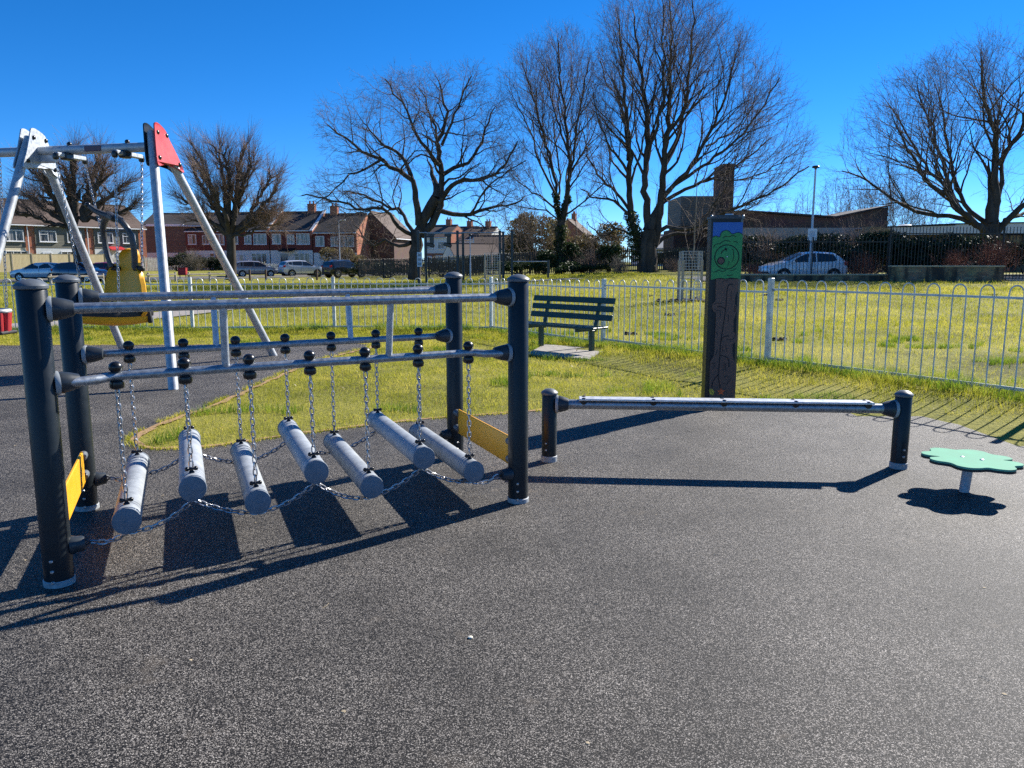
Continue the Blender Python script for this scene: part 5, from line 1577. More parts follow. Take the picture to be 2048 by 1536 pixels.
M['copingst'] = mat('buff_coping', (.42, .35, .23), .9, var=.2, vs=3)
wallbox('brick_wall', 1478, 1779, YW + .2, .1, zt(551, YW), 'low stained brick wall under the railings in front of the white car', M['brickyel'], M['copingst'])
wallbox('brick_wall', 1780, 2004, YW - .6, .1, zt(534, YW - .6), 'taller stained brick retaining wall left of the steps at the right edge', M['brickyel'], M['copingst'])
rl = pale_fence('bar_railing', [(hx(1478, YW), YW + .55), (hx(1781, YW), YW + .45)], zt(476, YW) - .55, 'black vertical bar railing standing on the low brick wall', M['railing'], .024, .170, 'railing', bay=2.9, rails=(.12, .90), base=.0, r_post=.055, pointed=False, thick=.018)
rl2 = pale_fence('bar_railing', [(hx(1781, YW), YW + .35), (hx(2006, YW), YW + .30), (hx(2150, YW), YW + .30)], zt(453, YW) - .6, 'taller black vertical bar railing above the retaining wall', M['railing'], .026, .160, 'railing', bay=5.4, rails=(.10, .88), base=.0, r_post=.07, pointed=False, thick=.020)
# steps beside the wall
mb = MB()
for k in range(4): mb.cbox((hx(2050, 37) + .9, 36.9 + .35 * k, .45 + .12 * k), (3.4, .36, .14), .012)
tag(mb.build('concrete_steps', M['concrete'], origin=(hx(2050, 37) + .9, 37, .4)), 'pale concrete steps beyond the right end of the taller wall', 'steps')

# lamp posts
def lamp_post(u, v_base, Y, v_top, label, sign=False, r=.06, m='galvpale', arm=False):
    x, _ = on_ground(u, Y); z0 = hz(x, Y) - .1
    ztop = zt(v_top, Y)
    lp = thing('lamp_post', (x, Y, z0), label, 'lamp post')
    mb = MB(); mb.lathe((x, Y, z0), [(r * 1.35, 0), (r * 1.35, 1.2), (r, 1.25), (r * .75, ztop - z0 - .05)], 12); mb.build('pole', M[m], lp)
    mb = MB()
    if arm:
        mb.tube([(x, Y, ztop - .1), (x + .25, Y - .05, ztop + .02), (x + .75, Y - .1, ztop + .06)], [.05, .09, .05], 8)
    else:
        mb.lathe((x, Y, ztop - .16), [(r * .9, 0), (r * 1.0, .05), (r * 2.6, .07), (r * 3.0, .12), (r * 2.4, .17), (.01, .19)], 14)
    mb.build('lamp_head', M['socket'] if not arm else M['whitefascia'], lp)
    if sign:
        s = MB(); zc = zt(469, Y - .1)
        s.cbox((x, Y - .09, zc), (.44, .012, .56), .003); so = s.build('sign_plate', M['sign'], lp)
        s = MB()
        for k in range(6): s.box((x - .02 * (k % 2), Y - .0975, zc + .16 - .055 * k), (.30 - .04 * (k % 3), .003, .016))
        s.build('sign_text', M['signink'], so)
    return lp


lp1_ = lamp_post(1616.5, 0, 38.6, 332, 'slim grey lamp post with a flat black head and white notice above the white car', sign=True)
lamp_post(681, 0, 82, 441, 'thin pale street lamp in front of the brick row near the dark car', arm=True, r=.05)
lamp_post(941, 0, 50, 468, 'short thin pale pole right of the exercise frame middle posts', r=.035)

# red bin and timber knee rails by the road
bx, by = on_ground(366, 74)
rb = thing('red_bin', (bx, by, hz(bx, by)), 'small red litter bin on posts on the verge between the swing legs', 'bin')
mb = MB(); mb.cbox((bx, by, hz(bx, by) + .62), (.75, .45, .62), .03); mb.cbox((bx, by, hz(bx, by) + .97), (.80, .50, .07), .02); mb.build('bin_body', M['binred'], rb)
mb = MB()
for sx in (-1, 1): mb.tube([(bx + sx * .28, by, hz(bx, by) - .05), (bx + sx * .28, by, hz(bx, by) + .35)], .04, 8)
mb.build('leg', M['railing'], rb)
for (u0, u1, Y0, Y1, lb) in ((100, 205, 50, 53, 'pale timber knee rail low in front of the two left cars'), (296, 350, 58, 60, 'timber knee rail just right of the yellow swing seat'), (377, 458, 60, 63, 'timber knee rail on the verge beside the sloping swing leg')):
    A, B = Vector(on_ground(u0, Y0)), Vector(on_ground(u1, Y1)); d = (B - A).normalized(); L = (B - A).length
    kr = thing('knee_rail', (A.x, A.y, hz(*A)), lb, 'barrier', 'timber knee rails on the verge')
    n = max(2, int(L / 1.5))
    mb = MB(); pz = [Vector((p.x, p.y, hz(p.x, p.y) + .62)) for p in (A, B)]
    mb.cbox((pz[0] + pz[1]) / 2, (L + .2, .12, .11), .015, Matrix.Rotation(math.atan2(d.y, d.x), 3, 'Z')); mb.build('rail', M['fenceboard'] if False else M['timber'], kr)
    for k in range(n + 1):
        p = A + d * (L * k / n)
        mb = MB(); mb.cbox((p.x, p.y + .12, hz(*p) + .38), (.14, .12, .80), .02); mb.build('post', M['timber'], kr)
# bollards along the road edge
bp = None
for k, u in enumerate((500, 532, 634)):
    x, y = on_ground(u, 66 + k * .8)
    o = None
    if bp is None:
        mb = MB(); mb.cbox((0, 0, .45), (.15, .15, .95), .03); bp = mb.build('timber_bollard', M['timberdk'], local=True); o = bp
    else:
        o = bp.copy(); C.objects.link(o)
    o.location = (x, y, hz(x, y))
    tag(o, 'dark square timber bollard on the grass edge in front of the parked cars', 'bollard', 'timber bollards by the road')

# ================================================================ EXERCISE FRAMES IN THE PARK
GY_ = 47.0
gxp = lambda u, Y=GY_: (u - 1024) / FPX * (Y * CP + 1.5 * SP)
gb = Vector((gxp(925), GY_, hz(gxp(925), GY_)))
gym = thing('exercise_frame', gb, 'dark steel exercise frame with high bars between paired posts and a white notice', 'exercise frame')
for u, dy in ((838, 0), (848, 1.4), (916, 0), (924, 1.4), (1000, 0), (1006, 1.4), (1024, .5)):
    x = gxp(u); y = GY_ + dy; z = hz(x, y)
    mb = MB(); mb.tube([(x, y, z - .1), (x, y, zt(463, GY_))], .075, 10); po = mb.build('post', M['gym'], gym)
    c = MB(); c.lathe((x, y, zt(463, GY_)), [(.09, -.03), (.09, .03), (.05, .06), (.01, .065)], 10); c.build('cap', M['socket'], po)
zb_ = zt(465.5, GY_)
for (u0, u1, dy) in ((838, 916, 0), (916, 1000, 0), (848, 924, 1.4)):
    mb = MB(); mb.tube([(gxp(u0), GY_ + dy, zb_), (gxp(u1), GY_ + dy, zb_)], .034, 10); mb.build('high_bar', M['galv'], gym)
for u in (863, 897):
    mb = MB(); x = gxp(u); R = Matrix.Rotation(PI / 2, 3, 'X')
    mb.cbox((x, GY_ + .1, zb_ - .14), (.42, .10, .16), .02)
    mb.cbox((x + .05, GY_ + .1, zb_ - .42), (.26, .10, .46), .03); mb.cbox((x - .03, GY_ + .1, zb_ - .72), (.50, .10, .22), .04, Matrix.Rotation(.3, 3, 'Y')); mb.build('grip_block', M['black'], gym)
mb = MB(); xx = gxp(840.5); mb.cbox((xx, GY_ - .1, zt(519, GY_)), (.30, .02, .86), .004); nb_ = mb.build('notice', M['sign'], gym)
mb = MB()
for k in range(3): mb.box((xx, GY_ - .1125, zt(510 + 9 * k, GY_)), (.20, .004, .16))
mb.build('notice_picture', M['fascia'], nb_)
bar = thing('low_bar', (gxp(1060), GY_ + 1, hz(gxp(1060), GY_)), 'low pale horizontal bar on a dark post right of the exercise frame', 'exercise bar')
mb = MB(); mb.tube([(gxp(1026), GY_ + .5, zt(523, GY_)), (gxp(1097), GY_ + .5, zt(523, GY_))], .03, 8); mb.build('bar', M['galvpale'], bar)
mb = MB(); mb.tube([(gxp(1097), GY_ + .5, 0), (gxp(1097), GY_ + .5, zt(520, GY_))], .07, 8); mb.build('post', M['gym'], bar)
# ================================================================ TREES (bare, early spring)
def frusta(P0, P1, R0, R1, n=3):
    """many separate tapering segments as one vertex/quad array"""
    P0 = np.asarray(P0, float); P1 = np.asarray(P1, float)
    R0 = np.asarray(R0, float); R1 = np.asarray(R1, float)
    d = P1 - P0; L = np.linalg.norm(d, axis=1, keepdims=True); d = d / np.maximum(L, 1e-6)
    a = np.where(np.abs(d[:, 2:3]) < .9, np.array([[0, 0, 1.]]), np.array([[1., 0, 0]]))
    u = np.cross(d, a); u /= np.linalg.norm(u, axis=1, keepdims=True); w = np.cross(d, u)
    vs = []
    for P, R in ((P0, R0), (P1, R1)):
        for k in range(n):
            t = 2 * PI * k / n
            vs.append(P + (u * math.cos(t) + w * math.sin(t)) * R[:, None])
    V = np.stack(vs, 1).reshape(-1, 3)
    m = len(P0); base = np.arange(m)[:, None] * (2 * n)
    q = [np.concatenate([base + k, base + (k + 1) % n, base + n + (k + 1) % n, base + n + k], 1) for k in range(n)]
    return V, np.stack(q, 1).reshape(-1, 4)


def unit(v):
    return v / (np.linalg.norm(v) + 1e-9)


class Tree:
    def __init__(s, name, base, env, seed, label, cat='tree', group=None, ky=.9, wander=(.10, .16, .22), trop=(.04, .05, .03), sp=(.85, .5, .22), ang=(45, 50, 48), f0=(.18, .15, .1), lmax=(14, 5.0, 2.0, .8), rr=.55, twig_r=.0042, sub=3, outward=.35, bark='bark', twigm='twig', tdroop=0.0, step=(.55, .40, .30)):
        s.__dict__.update(locals())
        s.r = np.random.default_rng(seed)
        s.rnd = random.Random(seed)
        s.poly = []; s.T0 = []; s.T1 = []; s.R0 = []; s.R1 = []
        z = np.array([e[0] for e in env], float); s.ez = z
        s.el = np.array([e[1] for e in env], float); s.er = np.array([e[2] for e in env], float)
        s.ztop = z[-1]; s.zbot = z[0]

    def inside(s, p):
        if p[2] > s.ztop or p[2] < s.zbot: return False
        l = np.interp(p[2], s.ez, s.el); r = np.interp(p[2], s.ez, s.er)
        c = (l + r) / 2; h = max(.05, (r - l) / 2)
        return ((p[0] - c) / h) ** 2 + (p[1] / (h * s.ky)) ** 2 < 1

    def reach(s, p, d, mx):
        t = 0; st = .4
        while t < mx:
            t += st
            if not s.inside(p + d * t): return t
        return mx

    def limb(s, pts, r0, r1, children=True, f0=None):
        """a hand placed main stem or limb"""
        if r0 < .45: r0 = r0 * .80
        P = [np.array(p, float) for p in pts]
        Q = []
        for i in range(len(P) - 1):
            a, b, c, d = P[max(i - 1, 0)], P[i], P[i + 1], P[min(i + 2, len(P) - 1)]
            n = max(2, int(np.linalg.norm(c - b) / .5))
            for k in range(n):
                t = k / n
                Q.append(.5 * ((2 * b) + (-a + c) * t + (2 * a - 5 * b + 4 * c - d) * t * t + (-a + 3 * b - 3 * c + d) * t ** 3))
        Q.append(P[-1])
        n = len(Q)
        for i in range(1, n - 1): Q[i] = Q[i] + s.r.normal(0, .05 + .03 * s.wander[0] * 5, 3) * min(1, i / 4)
        R = [r0 + (r1 - r0) * (i / (n - 1)) ** .8 for i in range(n)]
        s.poly.append((Q, R, 10 if r0 > .2 else 7))
        if children: s.spawn(Q, R, 0, f0)
        # carry the tip on as an ordinary branch
        d = unit(Q[-1] - Q[-3]); L = s.reach(Q[-1], d, 4)
        if L > .6: s.grow(Q[-1], d, r1, L, 1)
        return Q

    def spawn(s, Q, R, lvl, f0=None):
        n = len(Q)
        f0 = s.f0[lvl] if f0 is None else f0
        acc = s.rnd.uniform(0, s.sp[lvl]); az = s.rnd.uniform(0, 6.28)
        for i in range(1, n):
            if i / n < f0: continue
            seg = Q[i] - Q[i - 1]; L = np.linalg.norm(seg)
            acc += L
            while acc > s.sp[lvl]:
                acc -= s.sp[lvl] * s.rnd.uniform(.75, 1.25)
                d = seg / L
                az += 2.4 + s.rnd.uniform(-.5, .5)
                a = np.array([0, 0, 1.]) if abs(d[2]) < .9 else np.array([1., 0, 0])
                u = unit(np.cross(d, a)); w = np.cross(d, u)
                an = math.radians(s.ang[lvl] * s.rnd.uniform(.7, 1.25))
                nd = d * math.cos(an) + (u * math.cos(az) + w * math.sin(az)) * math.sin(an)
                ctr = np.array([Q[i][0] - 0, Q[i][1] - 0, 0]); cl = np.linalg.norm(ctr)
                if cl > .3: nd = unit(nd + s.outward * .5 * ctr / cl)
                nd = unit(nd + np.array([0, 0, s.trop[lvl] * 4]))
                p = Q[i]
                if lvl < 2:
                    mx = s.lmax[lvl + 1] * (1.15 - .55 * i / n)
                    Lc = min(s.reach(p, nd, mx) * s.rnd.uniform(.8, 1.06), mx * s.rnd.uniform(.6, 1.0))
                    if Lc < .35: continue
                    s.grow(p, nd, min(R[i] * s.rr, .014 + .024 * Lc if lvl == 0 else .007 + .009 * Lc), Lc, lvl + 1)
                else:
                    s.twig(p, nd)

    def grow(s, p, d, r, L, lvl):
        n = max(3, int(L / s.step[lvl])); st = L / n
        Q = [p]; R = [r]; d = unit(d)
        r1 = .006 if lvl == 1 else .0045
        for i in range(n):
            d = unit(d + s.r.normal(0, s.wander[lvl], 3) + np.array([0, 0, s.trop[lvl] - s.tdroop * i / n]))
            p = p + d * st
            Q.append(p); R.append(r + (r1 - r) * ((i + 1) / n) ** .8)
        s.poly.append((Q, R, 5 if lvl == 1 else 4))
        s.spawn(Q, R, lvl)
        s.twig(Q[-1], d)

    def twig(s, p, d):
        L = s.lmax[3] * s.rnd.uniform(.45, 1.0)
        m = p + d * L * .5 + s.r.normal(0, .04, 3)
        d2 = unit(d + s.r.normal(0, .22, 3) + np.array([0, 0, s.trop[2] * 2 - s.tdroop]))
        e = m + d2 * L * .55
        t = s.twig_r
        s.T0 += [p, m]; s.T1 += [m, e]; s.R0 += [t * 1.5, t * 1.15]; s.R1 += [t * 1.15, t * .6]
        for k in range(s.sub):
            f = s.rnd.uniform(.15, 1.0)
            b = p + (m - p) * f * 2 if f < .5 else m + (e - m) * (f - .5) * 2
            dd = unit(d2 + s.r.normal(0, .55, 3))
            s.T0.append(b); s.T1.append(b + dd * L * s.rnd.uniform(.25, .55)); s.R0.append(t * .9); s.R1.append(t * .5)

    def build(s):
        root = thing(s.name, tuple(s.base), s.label, s.cat, s.group)
        mbs = MB()
        for Q, R, n in s.poly:
            if R[0] > .035: mbs.tube(Q, R, n, caps=False)
        P0 = []; P1 = []; A = []; B = []
        for Q, R, n in s.poly:
            if R[0] <= .035:
                P0 += Q[:-1]; P1 += Q[1:]; A += R[:-1]; B += R[1:]
        tr = mbs.build('trunk', M[s.bark], root, local=True, sharp=80)
        V1, q1 = frusta(P0, P1, A, B, 4) if P0 else (np.zeros((0, 3)), np.zeros((0, 4), int))
        V2, q2 = frusta(s.T0, s.T1, s.R0, s.R1, 3)
        print(s.name, 'twigs', len(s.T0), 'branches', len(s.poly))
        np_mesh('crown', np.concatenate([V1, V2]), quads=np.concatenate([q1, q2 + len(V1)]), mat=M[s.twigm], parent=root, smooth=True)
        s.root = root
        return root


def tbase(u, Y, v=None):
    x = (u - 1024) / FPX * (Y * CP + 1.5 * SP)
    return Vector((x, Y, hz(x, Y)))


def local(base, pts):
    """photo positions (u, v, extra depth) -> tree coordinates"""
    out = []
    for u, v, dy in pts:
        p = at(u, v, base.y)
        k = 1 + dy / base.y
        out.append((p.x - base.x, dy, p.z - base.z))
    return out


def env_px(base, rows):
    """rows: (v, u_left, u_right) from the bottom up"""
    out = []
    for v, a, b in rows:
        pa, pb = at(a, v, base.y), at(b, v, base.y)
        out.append((pa.z - base.z, pa.x - base.x, pb.x - base.x))
    return out


# ---- the spreading oak
B = tbase(832, 57)
T = Tree('oak_tree', B, env_px(B, [(520, 640, 1020), (470, 625, 1045), (420, 612, 1060), (360, 640, 1065), (300, 655, 1058), (240, 640, 1045), (205, 662, 1040), (180, 745, 1020), (160, 770, 990), (143, 850, 900)]), 21,
         'broad spreading bare oak with a thick dark trunk and crooked limbs behind the exercise frame', wander=(.16, .24, .28), trop=(.01, .03, .02), sp=(.56, .42, .25), ang=(46, 48, 46), lmax=(14, 6.0, 2.5, .80), ky=.85, sub=4, twig_r=.0040)
L_ = lambda pts: local(B, pts)
T.limb(L_([(828, 560, 0), (830, 520, 0), (836, 475, 0), (852, 430, 0), (872, 395, 0)]), .50, .36, f0=.75)
T.limb(L_([(840, 470, 0), (862, 448, .2), (880, 412, .2), (884, 372, .3), (882, 330, .2), (876, 285, 0), (892, 245, 0), (888, 205, .2), (880, 170, .3)]), .42, .06, f0=.3)
T.limb(L_([(884, 350, 0), (905, 335, .8), (935, 318, 1.4), (955, 290, 2), (972, 250, 2.2), (985, 205, 2.5)]), .22, .045)
T.limb(L_([(880, 405, 0), (905, 372, -1), (945, 365, -1.6), (980, 360, -2), (1010, 335, -2.6), (1035, 295, -3)]), .26, .045, f0=.25)
T.limb(L_([(874, 418, 0), (905, 428, .8), (940, 425, 1.2), (985, 412, 1.6), (1025, 405, 2.2), (1050, 385, 3)]), .26, .045, f0=.2)
T.limb(L_([(838, 450, 0), (836, 400, -.4), (826, 365, -.8), (800, 345, -1.2), (770, 325, -1.6), (735, 310, -1.8), (705, 285, -2.0), (672, 262, -2)]), .36, .045, f0=.3)
T.limb(L_([(826, 362, -.6), (812, 325, .4), (788, 300, 1.2), (765, 285, 1.6), (742, 265, 1.8), (715, 235, 2.4)]), .24, .04, f0=.3)
T.limb(L_([(878, 330, 0), (855, 300, -1), (830, 262, -1.6), (820, 235, -2), (800, 200, -2.4), (782, 175, -2.6)]), .20, .04)
T.limb(L_([(876, 300, 0), (868, 250, .8), (850, 205, 1.2), (835, 170, 1.6)]), .15, .04)
T.limb(L_([(884, 290, 0), (905, 250, -.8), (925, 205, -1.4), (945, 165, -1.8)]), .15, .04)
T.limb(L_([(832, 470, 0), (812, 445, .5), (795, 415, 1), (770, 410, 1.6), (735, 395, 2.2), (700, 380, 2.6), (668, 375, 3)]), .22, .04, f0=.2)
T.limb(L_([(826, 470, 0), (800, 455, -1), (775, 420, -1.6), (740, 425, -2.2), (700, 410, -3), (660, 400, -3.4), (630, 400, -3.6)]), .20, .04, f0=.2)
T.limb(L_([(822, 485, 0), (795, 492, .8), (765, 480, 1.5), (740, 490, 2), (712, 470, 2.6), (690, 445, 3)]), .20, .035, f0=.2)
T.limb(L_([(770, 325, -1.6), (740, 345, -2), (715, 360, -2.6), (690, 385, -3), (665, 405, -3)]), .13, .03)
T.limb(L_([(940, 425, 1.2), (960, 400, -.5), (985, 370, -1.2), (1020, 350, -2), (1050, 330, -2.5)]), .13, .03)
T.build()

# ---- tall upright tree with ivy
B = tbase(1120, 59.5)
T = Tree('tall_bare_tree', B, env_px(B, [(505, 1040, 1195), (460, 1005, 1215), (400, 1000, 1235), (330, 985, 1230), (250, 985, 1225), (180, 995, 1215), (130, 1015, 1200), (95, 1060, 1185), (68, 1120, 1165)]), 31,
         'tall narrow bare tree with ivy clad twin trunk, between oak and biggest tree', wander=(.07, .12, .20), trop=(.06, .075, .05), sp=(.52, .50, .32), ang=(33, 36, 38), lmax=(14, 8.0, 3.0, .90), sub=3, ky=.9, twig_r=.0040)
T.limb(L_([(1122, 555, 0), (1122, 510, 0), (1120, 465, 0), (1124, 440, 0)]), .36, .30, f0=.9)
T.limb(L_([(1120, 470, 0), (1115, 420, .2), (1110, 370, .3), (1102, 320, .4), (1090, 275, .5), (1075, 225, .4), (1060, 170, .2), (1045, 130, 0)]), .21, .04)
T.limb(L_([(1124, 460, 0), (1132, 400, 0), (1138, 340, 0), (1136, 285, 0), (1130, 230, .2), (1122, 170, .2), (1118, 110, 0), (1116, 80, 0)]), .25, .04)
T.limb(L_([(1134, 380, 0), (1145, 320, -.5), (1152, 260, -1), (1162, 200, -1.4), (1172, 140, -1.6)]), .14, .04)
T.limb(L_([(1112, 390, 0), (1090, 350, -.8), (1070, 305, -1.4), (1050, 255, -1.8), (1032, 215, -2)]), .13, .035)
T.limb(L_([(1134, 300, 0), (1120, 250, .8), (1105, 190, 1.4), (1092, 130, 1.8)]), .12, .035)
T.limb(L_([(1136, 350, 0), (1160, 315, .8), (1182, 275, 1.4), (1200, 230, 2)]), .11, .03)
T.limb(L_([(1114, 420, 0), (1085, 395, .8), (1055, 375, 1.6), (1025, 345, 2.2)]), .11, .03)
T.limb(L_([(1120, 440, 0), (1090, 425, -1), (1060, 420, -1.6), (1030, 415, -2.2)]), .09, .03)
T.limb(L_([(1130, 430, 0), (1155, 415, -1), (1180, 395, -1.6), (1205, 365, -2.2)]), .10, .03)
T.limb(L_([(1118, 400, 0), (1122, 340, 1.2), (1112, 270, 2.2), (1115, 200, 2.8)]), .12, .035)
T.build()
TALL = (B, T)

# ---- the biggest, many stemmed tree
B = tbase(1296, 57)
T = Tree('giant_bare_tree', B, env_px(B, [(485, 1190, 1420), (450, 1170, 1500), (410, 1160, 1560), (360, 1155, 1600), (300, 1150, 1612), (250, 1152, 1590), (200, 1160, 1572), (140, 1172, 1540), (90, 1185, 1490), (45, 1205, 1450), (0, 1245, 1405), (-28, 1290, 1370)]), 41,
         'largest bare tree, several thick stems from one trunk, left of painted play post', wander=(.07, .12, .20), trop=(.05, .06, .04), sp=(.56, .52, .33), ang=(36, 36, 38), lmax=(16, 9.0, 3.2, .95), sub=3, ky=.85, twig_r=.0040)
T.limb(L_([(1294, 560, 0), (1295, 525, 0), (1296, 490, 0), (1298, 462, 0)]), .78, .58, f0=.95)
T.limb(L_([(1280, 510, 0), (1272, 470, 0), (1262, 430, 0), (1258, 390, 0), (1256, 345, 0), (1258, 300, -.3), (1250, 240, -.5), (1246, 180, -.8), (1240, 115, -1), (1235, 60, -1)]), .36, .05, f0=.25)
T.limb(L_([(1296, 480, 0), (1294, 430, 0), (1290, 385, 0), (1294, 320, .2), (1298, 255, .3), (1290, 190, .2), (1282, 130, .5), (1275, 70, .5), (1272, 30, .5)]), .40, .05, f0=.25)
T.limb(L_([(1308, 490, 0), (1318, 440, 0), (1322, 390, 0), (1330, 320, -.2), (1334, 255, -.2), (1340, 195, 0), (1343, 130, .2), (1345, 70, .2), (1340, 10, .2)]), .42, .05, f0=.25)
T.limb(L_([(1322, 400, 0), (1345, 370, -.6), (1375, 335, -1.2), (1400, 290, -1.8), (1422, 240, -2), (1438, 190, -2.3), (1450, 130, -2.5)]), .24, .045)
T.limb(L_([(1330, 330, 0), (1350, 300, .8), (1368, 260, 1.4), (1380, 200, 1.9), (1390, 140, 2.2), (1398, 75, 2.4)]), .22, .045)
T.limb(L_([(1320, 410, 0), (1350, 390, .6), (1395, 370, 1.2), (1440, 350, 1.8), (1490, 325, 2.6), (1540, 290, 3.2), (1575, 260, 3.6)]), .20, .04)
T.limb(L_([(1345, 372, -.6), (1385, 345, -1), (1430, 310, -1.6), (1470, 275, -2), (1505, 225, -2.6), (1530, 175, -3)]), .17, .04)
T.limb(L_([(1310, 470, 0), (1330, 455, -.6), (1355, 460, -1), (1390, 450, -1.6), (1430, 430, -2.2), (1480, 410, -2.8), (1530, 380, -3.4), (1580, 345, -3.6)]), .21, .04, f0=.2)
T.limb(L_([(1306, 500, 0), (1330, 475, .8), (1365, 465, 1.4), (1410, 460, 2), (1450, 440, 2.6), (1500, 425, 3), (1550, 395, 3.4)]), .22, .035, f0=.2)
T.limb(L_([(1268, 440, 0), (1240, 415, -.6), (1210, 400, -1.4), (1180, 398, -2), (1155, 385, -2.6)]), .16, .035, f0=.2)
T.limb(L_([(1262, 425, 0), (1245, 395, .8), (1220, 365, 1.6), (1195, 330, 2.2), (1180, 290, 2.6), (1170, 240, 3)]), .17, .035)
T.limb(L_([(1258, 350, 0), (1235, 320, -.8), (1210, 290, -1.4), (1190, 250, -2), (1180, 200, -2.4)]), .15, .035)
T.limb(L_([(1256, 320, 0), (1262, 260, 1.2), (1250, 200, 2), (1220, 140, 2.6), (1210, 100, 3)]), .16, .035)
T.limb(L_([(1296, 300, 0), (1315, 240, -1.2), (1318, 170, -2), (1312, 100, -2.6), (1310, 40, -3)]), .17, .04)
T.limb(L_([(1334, 270, 0), (1362, 220, -1), (1368, 150, -1.6), (1372, 80, -2), (1370, 25, -2.2)]), .17, .04)
T.limb(L_([(1262, 470, 0), (1235, 455, .6), (1215, 470, 1.2), (1195, 462, 1.8), (1180, 440, 2.2)]), .12, .03, f0=.2)
T.limb(L_([(1400, 300, -1.8), (1450, 275, 0), (1495, 240, 1), (1520, 200, 1.6)]), .11, .03)
T.limb(L_([(1430, 352, 1.6), (1480, 360, .5), (1530, 345, 0), (1580, 310, -.5)]), .10, .03)
T.build()
BIG = (B, T)

# ---- right-hand tree, partly out of the picture
B = tbase(1985, 46)
T = Tree('spreading_bare_tree', B, env_px(B, [(475, 1780, 2200), (430, 1730, 2290), (370, 1690, 2330), (300, 1690, 2330), (240, 1700, 2310), (200, 1755, 2290), (150, 1800, 2260), (115, 1880, 2210), (90, 1940, 2130)]), 51,
         'spreading bare tree with low forking limbs cut off by the right edge of the photo', wander=(.08, .13, .21), trop=(.035, .05, .035), sp=(.56, .48, .30), ang=(38, 38, 40), lmax=(14, 7.0, 2.8, .85), sub=3, ky=.9, twig_r=.0035)
T.limb(L_([(1982, 560, 0), (1984, 520, 0), (1985, 480, 0), (1986, 445, 0)]), .50, .40, f0=.95)
T.limb(L_([(1986, 470, 0), (1988, 420, 0), (1992, 360, 0), (1996, 300, .2), (1990, 240, .3), (1975, 180, .4), (1972, 120, .4)]), .36, .05, f0=.25)
T.limb(L_([(1978, 475, 0), (1950, 455, -.5), (1925, 445, -.8), (1895, 420, -1.2), (1865, 395, -1.6), (1830, 375, -2), (1800, 350, -2.2), (1770, 310, -2.6), (1745, 270, -2.8)]), .30, .04, f0=.25)
T.limb(L_([(1925, 446, -.8), (1890, 432, -.4), (1850, 428, 0), (1810, 405, .6), (1780, 380, 1), (1740, 350, 1.4), (1710, 335, 1.8)]), .20, .035, f0=.2)
T.limb(L_([(1900, 425, -1.2), (1890, 380, -.2), (1870, 340, .6), (1855, 290, 1.2), (1830, 240, 1.6), (1815, 200, 2)]), .17, .035)
T.limb(L_([(1935, 448, -.4), (1922, 400, .6), (1915, 340, 1.2), (1905, 280, 1.6), (1895, 220, 2), (1880, 160, 2.4)]), .20, .04)
T.limb(L_([(1980, 450, 0), (1960, 420, 1), (1945, 370, 1.6), (1940, 310, 2), (1935, 250, 2.2), (1925, 180, 2.4)]), .20, .04)
T.limb(L_([(1990, 470, 0), (2015, 430, -.4), (2045, 400, -.8), (2090, 370, -1.2), (2140, 330, -1.6), (2200, 290, -2)]), .26, .04)
T.limb(L_([(1990, 440, 0), (2015, 380, .8), (2040, 320, 1.4), (2060, 250, 1.8), (2085, 180, 2)]), .22, .04)
T.limb(L_([(1994, 330, 0), (2015, 270, -1), (2030, 200, -1.6), (2040, 130, -2)]), .18, .04)
T.limb(L_([(1994, 320, 0), (1965, 280, -1.2), (1940, 240, -1.8), (1915, 210, -2.2)]), .14, .035)
T.limb(L_([(2010, 440, 0), (2060, 430, 1), (2120, 410, 1.8), (2190, 380, 2.4)]), .18, .035)
T.build()
RIGHT = (B, T)


